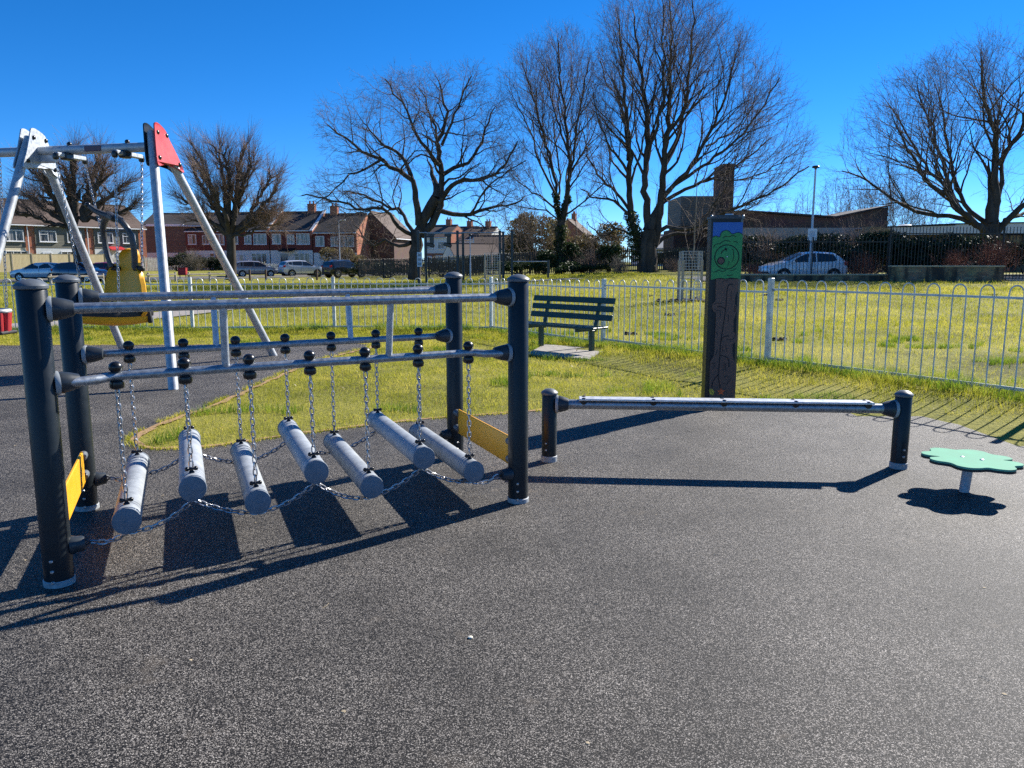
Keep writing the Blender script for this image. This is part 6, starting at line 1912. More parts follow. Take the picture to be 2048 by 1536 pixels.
# ---- two pollarded trees on the left: short trunk, knobbly limbs, sprays of straight shoots
class Pollard(Tree):
    def shoots(s, p, d, k, L):
        for _ in range(k):
            dd = unit(d + s.r.normal(0, .55, 3) + np.array([0, 0, .25]))
            ln = L * s.rnd.uniform(.5, 1.1)
            q0 = p + s.r.normal(0, .06, 3); q1 = q0 + dd * ln * .5 + s.r.normal(0, .04, 3); dd2 = unit(dd + np.array([0, 0, .16]) + s.r.normal(0, .08, 3)); q2 = q1 + dd2 * ln * .5
            t = s.twig_r
            s.T0 += [q0, q1]; s.T1 += [q1, q2]; s.R0 += [t * 1.7, t * 1.2]; s.R1 += [t * 1.2, t * .55]
            if s.rnd.random() < .6:
                s.T0.append(q1); s.T1.append(q1 + unit(dd + s.r.normal(0, .4, 3)) * ln * .35); s.R0.append(t); s.R1.append(t * .5)

    def arm(s, pts, r0, r1):
        P = [np.array(p, float) for p in pts]
        Q = []
        for i in range(len(P) - 1):
            n = max(2, int(np.linalg.norm(P[i + 1] - P[i]) / .35))
            for k in range(n): Q.append(P[i] + (P[i + 1] - P[i]) * k / n + s.r.normal(0, .06, 3) * (1 if i + k else 0))
        Q.append(P[-1]); n = len(Q)
        R = [(r0 + (r1 - r0) * i / (n - 1)) * (1 + .15 * s.rnd.random()) for i in range(n)]
        R[-1] *= 1.25
        s.poly.append((Q, R, 8))
        return Q, R

    def limbs(s, fork, n, Lr, spread, rbase):
        for k in range(n):
            az = 2 * PI * (k + s.rnd.uniform(-.25, .25)) / n
            el = math.radians(s.rnd.uniform(*spread))
            d = np.array([math.cos(az) * math.cos(el), math.sin(az) * math.cos(el) * .9, math.sin(el)])
            L = s.rnd.uniform(*Lr); r = rbase * s.rnd.uniform(.75, 1.1)
            p = np.array(fork, float) + d * .1
            pts = [p]; dd = d
            for _ in range(3):
                dd = unit(dd + s.r.normal(0, .14, 3) + np.array([0, 0, .10])); pts.append(pts[-1] + dd * L / 3)
            Q, R = s.arm(pts, r, r * .45)
            for f in (.35, .5, .62, .74, .86, 1.0):
                i = min(len(Q) - 1, int(f * (len(Q) - 1)))
                for _ in range(2):
                    side = unit(dd + s.r.normal(0, .60, 3) + np.array([0, 0, .2]))
                    l2 = L * s.rnd.uniform(.22, .42)
                    m_ = Q[i] + side * l2 * .5 + s.r.normal(0, .08, 3); e = Q[i] + side * l2 + np.array([0, 0, .1])
                    s.arm([Q[i], m_, e], R[i] * .55, R[i] * .32)
                    s.shoots(e, unit(side + np.array([0, 0, .15])), 13, s.lmax[3]); s.shoots(m_, side, 4, s.lmax[3] * .8)
            s.shoots(Q[-1], dd, 18, s.lmax[3])


B = tbase(164, 66)
T = Pollard('pollarded_tree', B, [(0, -5, 5), (9, -5, 5)], 61, 'pollarded bare tree with a leaning dark trunk seen behind the left swing frame', lmax=(9, 3, 2, 2.3), twig_r=.0065, bark='bark', twigm='twigred')
T.poly.append((*(lambda P: (P, [.48, .42, .40, .42, .36]))([np.array(p, float) for p in L_([(160, 560, 0), (158, 515, 0), (150, 478, 0), (143, 455, 0), (150, 430, 0)])]), 10))
f1 = np.array(L_([(146, 455, 0)])[0]); f2 = np.array(L_([(165, 440, 0)])[0])
for tgt, r in (((60, 395, .5), .26), ((85, 350, -.8), .26), ((120, 335, .8), .27), ((150, 322, -.4), .30), ((185, 325, .7), .30), ((215, 345, -.8), .28), ((235, 370, .6), .25), ((255, 420, 0), .2), ((45, 430, -.6), .2), ((175, 360, 2.2), .25), ((120, 370, -2.2), .25)):
    q_ = np.array(L_([tgt])[0])
    base_ = f1 if tgt[0] < 160 else f2
    T.limbs_dir = q_
    d = q_ - base_; L = np.linalg.norm(d)
    pts = [base_, base_ + d * .35 + T.r.normal(0, .15, 3) + np.array([0, 0, -.15]), base_ + d * .7 + T.r.normal(0, .15, 3), q_]
    Q, R = T.arm(pts, r, r * .38)
    dd = unit(d)
    for f in (.4, .55, .68, .8, .9, 1.0):
        i = min(len(Q) - 1, int(f * (len(Q) - 1)))
        for _ in range(2):
            side = unit(dd + T.r.normal(0, .55, 3) + np.array([0, 0, .15])); l2 = T.rnd.uniform(.6, 1.5)
            m_ = Q[i] + side * l2 * .5 + T.r.normal(0, .06, 3); e = Q[i] + side * l2 + np.array([0, 0, .08])
            T.arm([Q[i], m_, e], R[i] * .55, R[i] * .30)
            T.shoots(e, unit(side + np.array([0, 0, .1])), 20, 2.3); T.shoots(m_, side, 7, 1.7)
    T.shoots(Q[-1], dd, 26, 2.4)
T.build()
B = tbase(462, 69)
T = Pollard('pollarded_tree', B, [(0, -5, 5), (9, -5, 5)], 71, 'pollarded bare tree with many upright knobbly limbs right of the red plate of the swing', lmax=(9, 3, 2, 2.3), twig_r=.0065, bark='bark', twigm='twigred')
T.poly.append((*(lambda P: (P, [.50, .42, .38, .36]))([np.array(p, float) for p in L_([(462, 560, 0), (463, 520, 0), (462, 485, 0), (460, 455, 0)])]), 10))
f1 = np.array(L_([(460, 470, 0)])[0])
for tgt, r in (((385, 345, .4), .24), ((372, 400, -.6), .2), ((408, 320, -.5), .26), ((430, 308, .9), .26), ((455, 318, -.8), .28), ((480, 310, .5), .27), ((505, 330, -.4), .25), ((535, 355, .8), .24), ((555, 385, -.6), .22), ((470, 360, 2.4), .24), ((440, 365, -2.4), .24), ((540, 430, .4), .17), ((390, 440, 1.2), .18), ((560, 450, -1), .12)):
    q_ = np.array(L_([tgt])[0]); d = q_ - f1; L = np.linalg.norm(d)
    pts = [f1, f1 + d * .35 + T.r.normal(0, .15, 3) + np.array([0, 0, -.1]), f1 + d * .7 + T.r.normal(0, .15, 3), q_]
    Q, R = T.arm(pts, r, r * .36); dd = unit(d)
    for f in (.4, .55, .68, .8, .9, 1.0):
        i = min(len(Q) - 1, int(f * (len(Q) - 1)))
        for _ in range(2):
            side = unit(dd + T.r.normal(0, .5, 3) + np.array([0, 0, .15])); l2 = T.rnd.uniform(.6, 1.5)
            m_ = Q[i] + side * l2 * .5 + T.r.normal(0, .06, 3); e = Q[i] + side * l2 + np.array([0, 0, .08])
            T.arm([Q[i], m_, e], R[i] * .55, R[i] * .30)
            T.shoots(e, unit(side + np.array([0, 0, .1])), 20, 2.3); T.shoots(m_, side, 7, 1.7)
    T.shoots(Q[-1], dd, 26, 2.4)
T.build()


# ---- thin background trees and young trees
def sapling(name, u, Y, v_top, spread, seed, label, r=.05, n=7, group=None, bark='barkpale', twigm='twig', stems=1, cat='tree'):
    B = tbase(u, Y); zt_ = zt(v_top, Y) - B.z
    T = Tree(name, B, [(0, -spread * .2, spread * .2), (zt_ * .25, -spread, spread), (zt_ * .7, -spread * .9, spread * .9), (zt_, -spread * .15, spread * .15)], seed, label, cat=cat, group=group, wander=(.06, .12, .2), trop=(.05, .06, .04), sp=(.38 if Y < 40 else .55, .34, .22), ang=(40, 42, 45),
             lmax=(zt_, spread * 1.3, spread * .7, .5), sub=2, twig_r=.0035 if Y < 40 else .005, bark=bark, twigm=twigm)
    for k in range(stems):
        a = 2 * PI * k / max(1, stems) + seed
        ox, oy = (0, 0) if stems == 1 else (math.cos(a) * .15, math.sin(a) * .15)
        tx, ty = (0.05, 0) if stems == 1 else (math.cos(a) * spread * .55, math.sin(a) * spread * .5)
        T.limb([(ox, oy, -.1), (ox + tx * .25, oy + ty * .25, zt_ * .3), (ox + tx * .7, oy + ty * .7, zt_ * .65), (ox + tx, oy + ty, zt_ * .97)], r, r * .18)
    return T.build()


sapling('young_tree', 1212 + 168, 26, 330, 1.15, 81, 'young bare tree inside the wire guard left of the painted play post', r=.045)
sapling('young_tree', 985, 33, 425, .8, 82, 'young bare tree inside a wire guard right of the exercise frame', r=.035)
for k, (u, Y, vt, sp_, st) in enumerate(((1612, 84, 375, 2.2, 3), (1668, 86, 350, 2.6, 4), (1712, 78, 330, 2.6, 4), (1752, 80, 345, 2.8, 4), (1795, 82, 330, 3.0, 5), (1848, 84, 350, 2.8, 4), (1560, 88, 390, 2.4, 3))):
    lbs = ['thin bare tree rising behind the hall just left of the grey lamp post', 'slim bare tree behind the dip of the hall roof', 'slender many stemmed bare tree behind the rising hall roof', 'slender bare tree behind the right end of the hall roof', 'bushy bare tree behind the olive canopy', 'bare tree behind the white fascia left of the large right tree', 'thin bare tree behind the hall right of the biggest tree']
    sapling('thin_tree', u, Y, vt, sp_, 90 + k, lbs[k], r=.07, stems=st, group='thin bare trees behind the hall')
sapling('birch_tree', 1150, 66, 330, 1.4, 103, 'pale stemmed thin birch right of the ivy clad trunk', r=.06)
for k, (u, Y, vt, sp_, lb) in enumerate(((1040, 64, 395, 2.2, 'bushy small bare tree between the oak and the ivy clad trunk'), (1075, 62, 420, 1.8, 'low many stemmed bare tree left of the ivy clad trunk'), (1185, 63, 440, 1.6, 'small bare tree behind the palisade between the two tall trees'), (1235, 62, 470, 1.3, 'low twiggy tree at the left foot of the biggest tree'), (690, 86, 455, 1.8, 'small bare tree in front of the right end of the brick row'))):
    sapling('small_tree', u, Y, vt, sp_, 110 + k, lb, r=.06, stems=4, bark='bark')

# ---- twiggy shrubs
def twig_shrub(name, u, Y, w, h, seed, label, m='dogwood', n=60, group=None, dz=0, r=.006):
    B = tbase(u, Y); B.z += dz
    rg = np.random.default_rng(seed); P0 = []; P1 = []; R0 = []; R1 = []
    for k in range(n):
        a = rg.uniform(0, 2 * PI); q0 = np.array([rg.normal(0, w * .18), rg.normal(0, w * .14), -.05])
        d = unit(np.array([math.cos(a) * rg.uniform(.2, 1.0), math.sin(a) * rg.uniform(.2, .8), rg.uniform(.9, 1.8)]))
        L = h * rg.uniform(.6, 1.15)
        pts = [q0]
        for i in range(4):
            d = unit(d + rg.normal(0, .14, 3)); pts.append(pts[-1] + d * L / 4)
        for i in range(4):
            P0.append(pts[i]); P1.append(pts[i + 1]); R0.append(r * (1.3 - .25 * i)); R1.append(r * (1.05 - .25 * i))
            for _ in range(3):
                if i == 0: continue
                dd = unit(d + rg.normal(0, .5, 3)); e = pts[i] + dd * L * rg.uniform(.15, .32)
                P0.append(pts[i]); P1.append(e); R0.append(r * .6); R1.append(r * .35)
                e2 = e + unit(dd + rg.normal(0, .4, 3)) * L * .12; P0.append(e); P1.append(e2); R0.append(r * .4); R1.append(r * .25)
    V, q = frusta(P0, P1, R0, R1, 3)
    o = np_mesh(name, V, quads=q, mat=M[m], smooth=True); o.location = B
    return tag(o, label, 'shrub', group)


twig_shrub('dogwood_shrub', 1720, 38.3, 1.3, 1.3, 201, 'reddish leafless shrub right of the white car', dz=.1)
twig_shrub('dogwood_shrub', 1500, 38.2, .8, .9, 202, 'low reddish leafless shrub in front of the nose of the white car')
twig_shrub('dogwood_shrub', 1902, 37.2, 1.2, 1.0, 203, 'low pale twiggy shrub above the middle of the taller wall', dz=.55)
twig_shrub('dogwood_shrub', 1985, 37.4, 1.9, 1.6, 204, 'large reddish twiggy shrub at the foot of the right tree', dz=.5, n=110)
twig_shrub('bare_shrub', 1640, 44, 2.6, 2.4, 205, 'brown bare shrub behind the white car', m='twig', n=120, r=.009)
twig_shrub('bare_shrub', 1540, 45, 2.8, 2.9, 206, 'brown bare shrub left of the lamp post notice', m='twigred', n=130, r=.009)
twig_shrub('bare_shrub', 1715, 46, 2.6, 3.2, 207, 'tall brown bare shrub under the rising hall roof', m='twigred', n=140, r=.009)
twig_shrub('bare_shrub', 385, 88, 2.2, 2.4, 208, 'pale brown round shrub in front of the tile hung building', m='barkpale', n=120, r=.012)
twig_shrub('bare_shrub', 1180, 58.8, 2.2, 1.8, 209, 'twiggy brown shrub at the palisade between the two tall trees', m='twig', n=110, r=.008)
twig_shrub('bare_shrub', 1240, 56.8, 1.6, 1.3, 210, 'low twiggy shrub at the left foot of the biggest tree', m='barkpale', n=90, r=.007)
twig_shrub('bare_shrub', 1345, 56.5, 1.2, 1.1, 211, 'low brown shrub right of the biggest trunk', m='twigred', n=70, r=.007)


# ---- leafy shrubs: thousands of small leaves through an uneven volume
def leaf_cloud(centres, n, size, seed, keep=None, tone=(.1, .9)):
    """centres: (x, y, z, rx, ry, rz)"""
    rg = np.random.default_rng(seed)
    C_ = np.array(centres, float); wts = (C_[:, 3] * C_[:, 4] * C_[:, 5]) ** .67; wts /= wts.sum()
    idx = rg.choice(len(C_), n, p=wts)
    d = rg.normal(0, 1, (n, 3)); d /= np.linalg.norm(d, axis=1, keepdims=True)
    rad = rg.uniform(.35, 1.0, n) ** .45 * (1 + .10 * np.sin(d[:, 0] * 9 + idx) * np.cos(d[:, 2] * 7 + idx * 2))
    P = C_[idx, :3] + d * rad[:, None] * C_[idx, 3:]
    u = rg.normal(0, 1, (n, 3)); u /= np.linalg.norm(u, axis=1, keepdims=True)
    w = np.cross(u, rg.normal(0, 1, (n, 3))); w /= np.linalg.norm(w, axis=1, keepdims=True)
    s = size * rg.uniform(.6, 1.4, n)[:, None]
    V = np.stack([P - u * s, P + w * s * .45, P + u * s, P - w * s * .45], 1).reshape(-1, 3)
    q = np.arange(n * 4).reshape(-1, 4)
    t = np.clip(rg.normal(.45, .25, n), tone[0], tone[1])
    return V, q, np.repeat(t, 4)


def leafy(name, u, Y, blobs, n, size, seed, label, m='evergreen', cat='shrub', group=None, base=None):
    B = base or tbase(u, Y)
    root = thing(name, tuple(B), label, cat, group)
    V, q, t = leaf_cloud(blobs, n, size, seed)
    np_mesh('foliage', V, quads=q, mat=M[m], parent=root, attr=t)
    mb = MB(); rg = random.Random(seed)
    for b in blobs[:8]:
        mb.tube([(rg.uniform(-.1, .1), rg.uniform(-.1, .1), -.1), (b[0] * .5, b[1] * .5, b[2] * .5), (b[0], b[1], b[2] + b[5] * .5)], [.05, .035, .012], 6)
    mb.build('stem', M['bark'], root, local=True)
    return root


def blobs(n, w, h, seed, d=None):
    rg = random.Random(seed); d = d or w * .7; out = []
    for _ in range(n):
        z = rg.uniform(.25, .85) * h; k = 1 - .5 * (z / h) ** 2
        out.append((rg.uniform(-w, w) * .5 * k, rg.uniform(-d, d) * .5 * k, z, w * rg.uniform(.18, .32), d * rg.uniform(.18, .32), h * rg.uniform(.14, .24)))
    return out


leafy('evergreen_shrub', 685, 92, blobs(14, 4.2, 3.4, 1), 5000, .13, 301, 'dark green shrub in front of the white ground floor of the brick row', 'olive')
leafy('evergreen_shrub', 355, 89, blobs(10, 3.4, 2.0, 2), 3000, .12, 302, 'low dark evergreen bush before the tile hung building')
leafy('evergreen_shrub', 425, 90, blobs(10, 3.0, 1.6, 3), 2500, .12, 303, 'low dark bush against the left end of the brick row')
leafy('conifer_hedge', 1075, 78, blobs(16, 5.5, 5.8, 4), 9000, .14, 304, 'tall dull olive conifer behind the ivy clad trunk', 'olive', cat='conifer')
leafy('conifer_hedge', 1195, 80, blobs(14, 5.0, 4.6, 5), 7000, .14, 305, 'rounded dull brown conifer between the two tall trees', 'olive', cat='conifer')
leafy('ivy_bush', 1215, 58.6, blobs(9, 1.6, 2.3, 6), 3600, .09, 306, 'dark ivy covered stump against the palisade left of the biggest tree', 'ivy')
leafy('ivy_bush', 1090, 60, blobs(9, 1.8, 2.0, 7), 3000, .09, 307, 'low ivy clump at the left of the twin ivy clad trunk', 'ivy')
leafy('ivy_bush', 1145, 60, blobs(9, 1.6, 2.3, 8), 3000, .09, 308, 'ivy clump at the right of the twin ivy clad trunk', 'ivy')
leafy('ivy_bush', 1170, 58.5, blobs(12, 3.6, .9, 9), 3600, .09, 309, 'low dark ground ivy along the palisade foot', 'ivy')
leafy('ivy_bush', 1045, 61.5, blobs(12, 4.4, 1.1, 10), 3600, .09, 310, 'low dark ivy mound right of the low exercise bar', 'ivy')
hedge_lb = ['dark evergreen hedge behind the white car', 'dark evergreen hedge between the car and the taller wall', 'dark evergreen hedge above the left half of the taller wall', 'dark evergreen hedge above the right half of the taller wall', 'dark leafy hedge at the right edge of the photo', 'dark evergreen hedge left of the white car']
for k, (u, Y, w, h) in enumerate(((1620, 44, 5.0, 2.3), (1735, 43, 4.2, 2.4), (1815, 43, 3.6, 2.1), (1910, 42.5, 4.4, 2.3), (2050, 41, 4.5, 2.0), (1520, 46, 4.0, 2.3))):
    leafy('evergreen_hedge', u, Y, blobs(16, w, h, 20 + k, 1.4), 7000, .085, 320 + k, hedge_lb[k], 'evergreen', cat='hedge')


for k, (u, Y, w, lb) in enumerate(((775, 76, 6.0, 'low dark bramble hedge behind the left end of the palisade fence'), (885, 72, 6.0, 'low dark bramble hedge behind the palisade between the exercise frame posts'), (985, 70, 5.0, 'low dark bramble hedge behind the palisade near the wire guarded young tree'), (1370, 61.5, 4.0, 'low dark bramble hedge behind the palisade left of the painted play post'))):
    leafy('bramble_hedge', u, Y, blobs(14, w, 1.7, 40 + k, 1.2), 4500, .10, 340 + k, lb, 'evergreen', cat='hedge')


# ivy on the trunks
def ivy_on(T, base, segs, n, seed, par):
    rg = np.random.default_rng(seed); bl_ = []
    for (u0, v0, u1, v1, r) in segs:
        a = np.array(local(base, [(u0, v0, 0)])[0]); b = np.array(local(base, [(u1, v1, 0)])[0])
        for k in range(7):
            p = a + (b - a) * (k + .5) / 7
            bl_.append((p[0] + rg.normal(0, .08), p[1], p[2], r * rg.uniform(.8, 1.3), r * rg.uniform(.9, 1.3), np.linalg.norm(b - a) / 7 * .8))
    V, q, t = leaf_cloud(bl_, n, .085, seed)
    np_mesh('ivy', V, quads=q, mat=M['ivy'], parent=par.root, attr=t)


ivy_on(T, TALL[0], [(1122, 550, 1120, 450, .42), (1120, 450, 1112, 385, .26), (1124, 450, 1134, 390, .26)], 5200, 401, TALL[1])
ivy_on(T, BIG[0], [(1275, 520, 1262, 425, .50), (1300, 555, 1296, 520, .55)], 4200, 402, BIG[1])


# ---- wire tree guards, stakes and mulch ring
def guard(u, Y, label, w=.62, h=1.65, ring=False):
    B = tbase(u, Y)
    g = thing('tree_guard', tuple(B), label, 'tree guard', 'wire guards round young trees')
    for sx in (-1, 1):
        for sy in (-1, 1):
            if (sx, sy) == (1, 1): continue
            mb = MB(); mb.cbox((sx * w / 2, sy * w / 2, h * .40), (.075, .075, h * .85), .008); mb.build('stake', M['timber'], g, local=True)
    mb = MB()
    t = .008
    nz_ = 17
    for k in range(nz_):
        z = .06 + (h - .06) * k / (nz_ - 1)
        for sg in (-1, 1):
            mb.box((0, sg * w / 2, z), (w, t, t)); mb.box((sg * w / 2, 0, z), (t, w, t))
    for k in range(7):
        x = -w / 2 + w * k / 6
        for sg in (-1, 1):
            mb.box((x, sg * (w / 2 + t), h / 2), (t, t, h)); mb.box((sg * (w / 2 + t), x, h / 2), (t, t, h))
    mb.build('wire_mesh', M['cage'], g, local=True, smooth=False)
    mb = MB(); mb.box((0, -w / 2 + .02, h * .62), (w, .02, .05)); mb.build('tie', M['rubberblk'], g, local=True)
    return B


B1 = guard(1378, 26, 'galvanised wire tree guard with timber stakes and dark soil at its foot')
B2 = guard(985, 33, 'galvanised wire tree guard behind the corner post of the bow top fence')
rg = np.random.default_rng(77); bl_ = [(rg.normal(0, .42), rg.normal(0, .42), .02, .10, .10, .06) for _ in range(60)]
mb = MB()
for (x, y, z, a, b_, c) in bl_: mb.lathe((x, y, hz(B1.x + x, B1.y + y) - B1.z - .02), [(a * .9, 0), (a, .03), (a * .7, .07), (.01, .09)], 7)
o = mb.build('soil_mound', M['soil'], local=True); o.location = B1; tag(o, 'ring of dark dug soil round the young tree in the wire guard', 'soil mound')
# ================================================================ GRASS
def poly_mask(P, poly):
    x, y = P[:, 0], P[:, 1]; ins = np.zeros(len(P), bool)
    n = len(poly)
    for i in range(n):
        x0, y0 = poly[i]; x1, y1 = poly[(i + 1) % n]
        if y0 == y1: continue
        c = ((y0 > y) != (y1 > y)) & (x < (x1 - x0) * (y - y0) / (y1 - y0) + x0)
        ins ^= c
    return ins


def fence_dist(P):
    d = np.full(len(P), 1e9)
    for a, b in zip(FPTS, FPTS[1:]):
        a = np.array(a); b = np.array(b); ab = b - a
        t = np.clip(((P - a) @ ab) / (ab @ ab), 0, 1)
        d = np.minimum(d, np.linalg.norm(P - (a + t[:, None] * ab), axis=1))
    return d


def vnoise(P, s, seed):
    """cheap smooth value noise"""
    g = np.random.default_rng(seed).uniform(0, 1, (64, 64))
    q_ = P * s; i = np.floor(q_).astype(int); f = q_ - i; f = f * f * (3 - 2 * f)
    def G(a, b): return g[a % 64, b % 64]
    return (G(i[:, 0], i[:, 1]) * (1 - f[:, 0]) + G(i[:, 0] + 1, i[:, 1]) * f[:, 0]) * (1 - f[:, 1]) + (G(i[:, 0], i[:, 1] + 1) * (1 - f[:, 0]) + G(i[:, 0] + 1, i[:, 1] + 1) * f[:, 0]) * f[:, 1]


def in_view(P, m=.6):
    """keep to the wedge the camera (and a step to either side) can see"""
    return (np.abs(P[:, 0]) < P[:, 1] * .72 + 1.6 + m)


def blades(name, P, h, w, m, seed, lean=.5, tone=None, extra=None):
    n = len(P); rg = np.random.default_rng(seed)
    z = hgt(P[:, 0], P[:, 1])
    if extra is not None: z = z + extra
    a = rg.uniform(0, 2 * PI, n); b = rg.uniform(0, 2 * PI, n)
    hh = h * rg.uniform(.5, 1.3, n); ll = hh * lean * rg.uniform(.1, 1.3, n)
    dx, dy = np.cos(a) * w * .5, np.sin(a) * w * .5
    base = np.stack([P[:, 0], P[:, 1], z - .004], 1)
    A = base - np.stack([dx, dy, 0 * dx], 1); Bp = base + np.stack([dx, dy, 0 * dx], 1)
    mx, my = np.cos(b) * ll, np.sin(b) * ll
    mid = base + np.stack([mx * .35, my * .35, hh * .6], 1)
    tip = base + np.stack([mx, my, hh], 1)
    C1 = mid - np.stack([dx, dy, 0 * dx], 1) * .7; C2 = mid + np.stack([dx, dy, 0 * dx], 1) * .7
    V = np.stack([A, Bp, C2, C1, tip], 1).reshape(-1, 3)
    k = np.arange(n)[:, None] * 5
    q_ = k + np.array([[0, 1, 2, 3]]); t_ = k + np.array([[3, 2, 4]])
    if tone is None: tone = rg.uniform(0, 1, n)
    t = np.clip(tone + rg.normal(0, .16, n), 0, 1)
    o = np_mesh(name, V, quads=q_, tris=t_, mat=m, attr=np.repeat(t, 5))
    return tag(o, kind='stuff')


rg = np.random.default_rng(9)
PADDOCK = FPTS + [(9.2, -6), (-15.6, -6)]
SLABP = [(p.x, p.y) for p in sl]


def scatter(n, x0, x1, y0, y1):
    return np.stack([rg.uniform(x0, x1, n), rg.uniform(y0, y1, n)], 1)


def is_path(P):
    d = np.full(len(P), 1e9)
    pts = [(-13.5, 15.8), (-11.6, 17.6), (-10.2, 19.6), (-9.6, 22.5), (-9.0, 27), (-7.6, 34), (-4.4, 41.5), (4, 45)]
    for a, b in zip(pts, pts[1:]):
        a = np.array(a); b = np.array(b); ab = b - a; t = np.clip(((P - a) @ ab) / (ab @ ab), 0, 1)
        d = np.minimum(d, np.linalg.norm(P - (a + t[:, None] * ab), axis=1))
    return d < .85


RUBN = [tuple(p) for p in RUB]
# mown turf inside the fence
P = scatter(420000, -12, 8.5, 6, 17.2)
P = P[in_view(P)]
P = P[poly_mask(P, PADDOCK) & ~poly_mask(P, RUBN) & ~poly_mask(P, SLABP)]
tone = vnoise(P, 1.3, 1) * .55 + vnoise(P, 5, 2) * .55 - .02
thin = rg.uniform(0, 1, len(P)) < np.clip(.35 + 1.1 * vnoise(P, 2.2, 3), 0, 1)
P, tone = P[thin], tone[thin]
dist = np.clip(P[:, 1] / 9, .8, 2)
fdl = fence_dist(P)
blades('lawn_grass', P, (.028 + .022 * vnoise(P, 3.1, 4)) * (1 + 1.1 * np.clip(1.25 - fdl, 0, 1)), .0042 * dist, M['blade'], 12, .8, np.clip(tone + .25 * (vnoise(P, 14, 31) - .5), 0, 1))
# longer tufts along the fence foot, the slab and the totem
P = scatter(500000, -13, 8.5, 6, 18)
fd = fence_dist(P)
nearslab = np.min([np.linalg.norm(P - np.array(s_), axis=1) for s_ in SLABP + [((SLABP[0][0] + SLABP[3][0]) / 2, (SLABP[0][1] + SLABP[3][1]) / 2), ((SLABP[2][0] + SLABP[3][0]) / 2, (SLABP[2][1] + SLABP[3][1]) / 2)]], axis=0)
k = (((fd < .34 * (0.4 + vnoise(P, 2.6, 5))) | (nearslab < .45 * vnoise(P, 3.5, 6)) | ((vnoise(P, 1.7, 7) > .80) & (vnoise(P, 5.5, 8) > .45))) & ~poly_mask(P, RUBN) & ~poly_mask(P, SLABP) & in_view(P) & ~is_path(P))
P = P[k]; fd = fd[k]
blades('tall_grass', P, .07 + .09 * vnoise(P, 2.1, 9) * np.clip(1.3 - fd, .4, 1), .0062 * np.clip(P[:, 1] / 10, .9, 1.6), M['bladegreen'], 13, .65, vnoise(P, 4, 10))
# ragged fringe over the rubber edge
E_ = []
for i in range(len(RUBN)):
    a, b = np.array(RUBN[i]), np.array(RUBN[(i + 1) % len(RUBN)])
    if np.linalg.norm(b - a) > 1.5 or a[1] < 5.5: continue
    d = (b - a) / np.linalg.norm(b - a); nn = np.array([d[1], -d[0]])
    cnt = int(np.linalg.norm(b - a) * 330)
    t = rg.uniform(0, 1, (cnt, 1)); E_.append(a + (b - a) * t + nn * (.02 + np.abs(rg.normal(0, .03, (cnt, 1)))))
P = np.concatenate(E_); P = P[vnoise(P, 6, 11) > .34]
blades('edge_grass', P, .035 + .02 * vnoise(P, 5, 12), .0055, M['blade'], 14, .9, .35 + .5 * vnoise(P, 3, 13), extra=.006)
# open field beyond the fence
PP = []
for (n, y0, y1) in ((260000, 4, 20), (230000, 14, 32), (150000, 28, 60)):
    P = scatter(n, -45, 34, y0, y1); P = P[in_view(P, 1.0)]; PP.append((P, (y0 + y1) / 2))
for i, (P, yc) in enumerate(PP):
    k = ~poly_mask(P, PADDOCK) & ~is_path(P)
    k &= ~((P[:, 0] > 9) & (P[:, 1] > 36.3))
    if i: k &= rg.uniform(0, 1, len(P)) < .9
    P = P[k]
    sc = np.clip(P[:, 1] / 13, .8, 3.2)
    tone = vnoise(P, .33, 21) * .45 + vnoise(P, 1.7, 22) * .55 + .02
    tone = np.clip(tone + .3 * (vnoise(P, 6, 32) - .5), 0, 1)
    blades('field_grass', P, (.040 + .055 * vnoise(P, 1.1, 23) * vnoise(P, 5, 33) * 1.6) * np.sqrt(sc), .0065 * sc, M['blade'], 15 + i, .7, tone)
# mole hills in the field
mole = None
for k, (u, v) in enumerate(((1300, 592), (1262, 668), (1340, 630), (1560, 600), (1690, 588), (1560, 680), (1530, 590), (1795, 578), (1985, 590))):
    p = None
    for Y in np.linspace(10, 36, 400):
        q_ = at(u, v, float(Y))
        if q_.z <= hz(q_.x, q_.y) + .02: p = q_; break
    if p is None: continue
    mb = MB(); rgm = random.Random(k)
    mb.lathe((0, 0, -.02), [(.16, 0), (.13, .035), (.07, .06), (.01, .07)], 9)
    for _ in range(7): mb.ball((rgm.uniform(-.12, .12), rgm.uniform(-.1, .1), .03), rgm.uniform(.02, .045), 6)
    o = mb.build('mole_hill', M['soil'], local=True); o.location = (p.x, p.y, hz(p.x, p.y))
    tag(o, 'small dark mole hill in the yellow green field beyond the fence', 'mole hill', 'mole hills in the field')
# bits of dry grass, leaf and grit blown over the rubber
rgl = random.Random(4)
lit = MB()
for _ in range(150):
    x, y = rgl.uniform(-4.5, 4.8), rgl.uniform(2.2, 8.5)
    if abs(x) > y * .75 or not poly_mask(np.array([[x, y]]), RUBN)[0]: continue
    k = rgl.random(); a = rgl.uniform(0, PI); z = .012
    if k < .55:
        L = rgl.uniform(.015, .06); c_, s_ = math.cos(a) * L / 2, math.sin(a) * L / 2; w_ = .0009
        lit.tube([(x - c_, y - s_, z), (x + s_ * .25, y - c_ * .25, z + .002), (x + c_, y + s_, z + .001)], w_, 4)
    else:
        r = rgl.uniform(.004, .010)
        lit.lathe((x, y, z - .002), [(r, 0), (r * .8, .002), (.0005, .003)], 6)
M['litter'] = mat('dry_litter', (.42, .34, .22), .9, var=.4, vs=3)
tag(lit.build('dry_litter', M['litter']), kind='stuff')
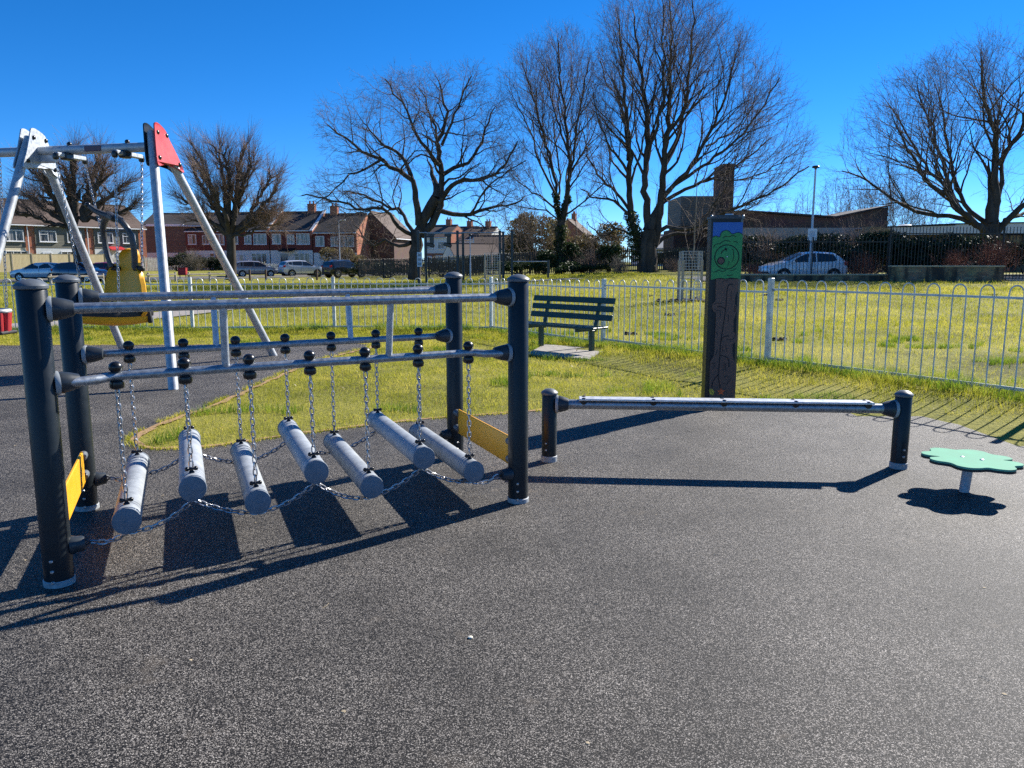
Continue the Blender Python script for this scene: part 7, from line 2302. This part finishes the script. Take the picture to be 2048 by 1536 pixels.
# dead leaves and daisies scattered in the turf
dl = scatter(2600, -12, 8, 6.5, 17); dl = dl[poly_mask(dl, PADDOCK) & ~poly_mask(dl, RUBN) & in_view(dl)]
n = len(dl); rgd = np.random.default_rng(8)
u_ = rgd.normal(0, 1, (n, 3)); u_[:, 2] *= .4; u_ /= np.linalg.norm(u_, axis=1, keepdims=True); w_ = np.cross(u_, np.array([0, 0, 1.])); w_ /= np.linalg.norm(w_, axis=1, keepdims=True)
s_ = rgd.uniform(.008, .022, n)[:, None]; c_ = np.stack([dl[:, 0], dl[:, 1], hgt(dl[:, 0], dl[:, 1]) + rgd.uniform(.012, .034, n)], 1)
V = np.stack([c_ - u_ * s_, c_ + w_ * s_ * .5, c_ + u_ * s_, c_ - w_ * s_ * .5], 1).reshape(-1, 3)
M['deadleaf'] = blade_mat('dead_leaves', (.10, .06, .03), (.26, .17, .08), (.55, .48, .32), .3)
tag(np_mesh('dead_leaves', V, quads=np.arange(n * 4).reshape(-1, 4), mat=M['deadleaf'], attr=np.repeat(rgd.uniform(0, 1, n), 4)), kind='stuff')
# ================================================================ LIGHT AND CAMERA
sc = bpy.context.scene
SUN = Vector((.741, .671, 0)).normalized()
EL = math.radians(33.3)
sdir = Vector((SUN.x * math.cos(EL), SUN.y * math.cos(EL), math.sin(EL)))
ld = bpy.data.lights.new('sun', 'SUN'); ld.energy = 5.0; ld.angle = math.radians(.53); ld.color = (1.0, .955, .88)
lo = bpy.data.objects.new('sun', ld); C.objects.link(lo); lo.rotation_euler = (-sdir).to_track_quat('-Z', 'Y').to_euler()
w = bpy.data.worlds.new('World'); sc.world = w; w.use_nodes = True
nt = w.node_tree; bg = nt.nodes['Background']
sky = nt.nodes.new('ShaderNodeTexSky'); sky.sky_type = 'NISHITA'; sky.sun_disc = False
sky.sun_elevation = EL; sky.sun_rotation = math.atan2(SUN.x, SUN.y)
sky.altitude = 4000; sky.air_density = 1.0; sky.dust_density = 0.0; sky.ozone_density = 8.0
hs = nt.nodes.new('ShaderNodeHueSaturation'); hs.inputs['Saturation'].default_value = 1.18; hs.inputs['Hue'].default_value = .501
nt.links.new(sky.outputs[0], hs.inputs['Color']); nt.links.new(hs.outputs[0], bg.inputs['Color'])
bg.inputs['Strength'].default_value = .098

cd = bpy.data.cameras.new('camera'); cd.sensor_width = 36; cd.lens = FPX / 2048 * 36; cd.clip_start = .05; cd.clip_end = 3000
co = bpy.data.objects.new('camera', cd); C.objects.link(co); co.location = (0, 0, CAM_H); co.rotation_euler = (PI / 2 - PITCH, 0, 0)
sc.camera = co
sc.view_settings.view_transform = 'Standard'; sc.view_settings.look = 'None'; sc.view_settings.exposure = 0.9; sc.view_settings.gamma = 1
sc.render.engine = 'CYCLES'
sc.cycles.use_denoising = False
sc.cycles.max_bounces = 6; sc.cycles.transparent_max_bounces = 8; sc.cycles.diffuse_bounces = 3; sc.cycles.glossy_bounces = 3
sc.cycles.sample_clamp_indirect = 6
sc.render.film_transparent = False
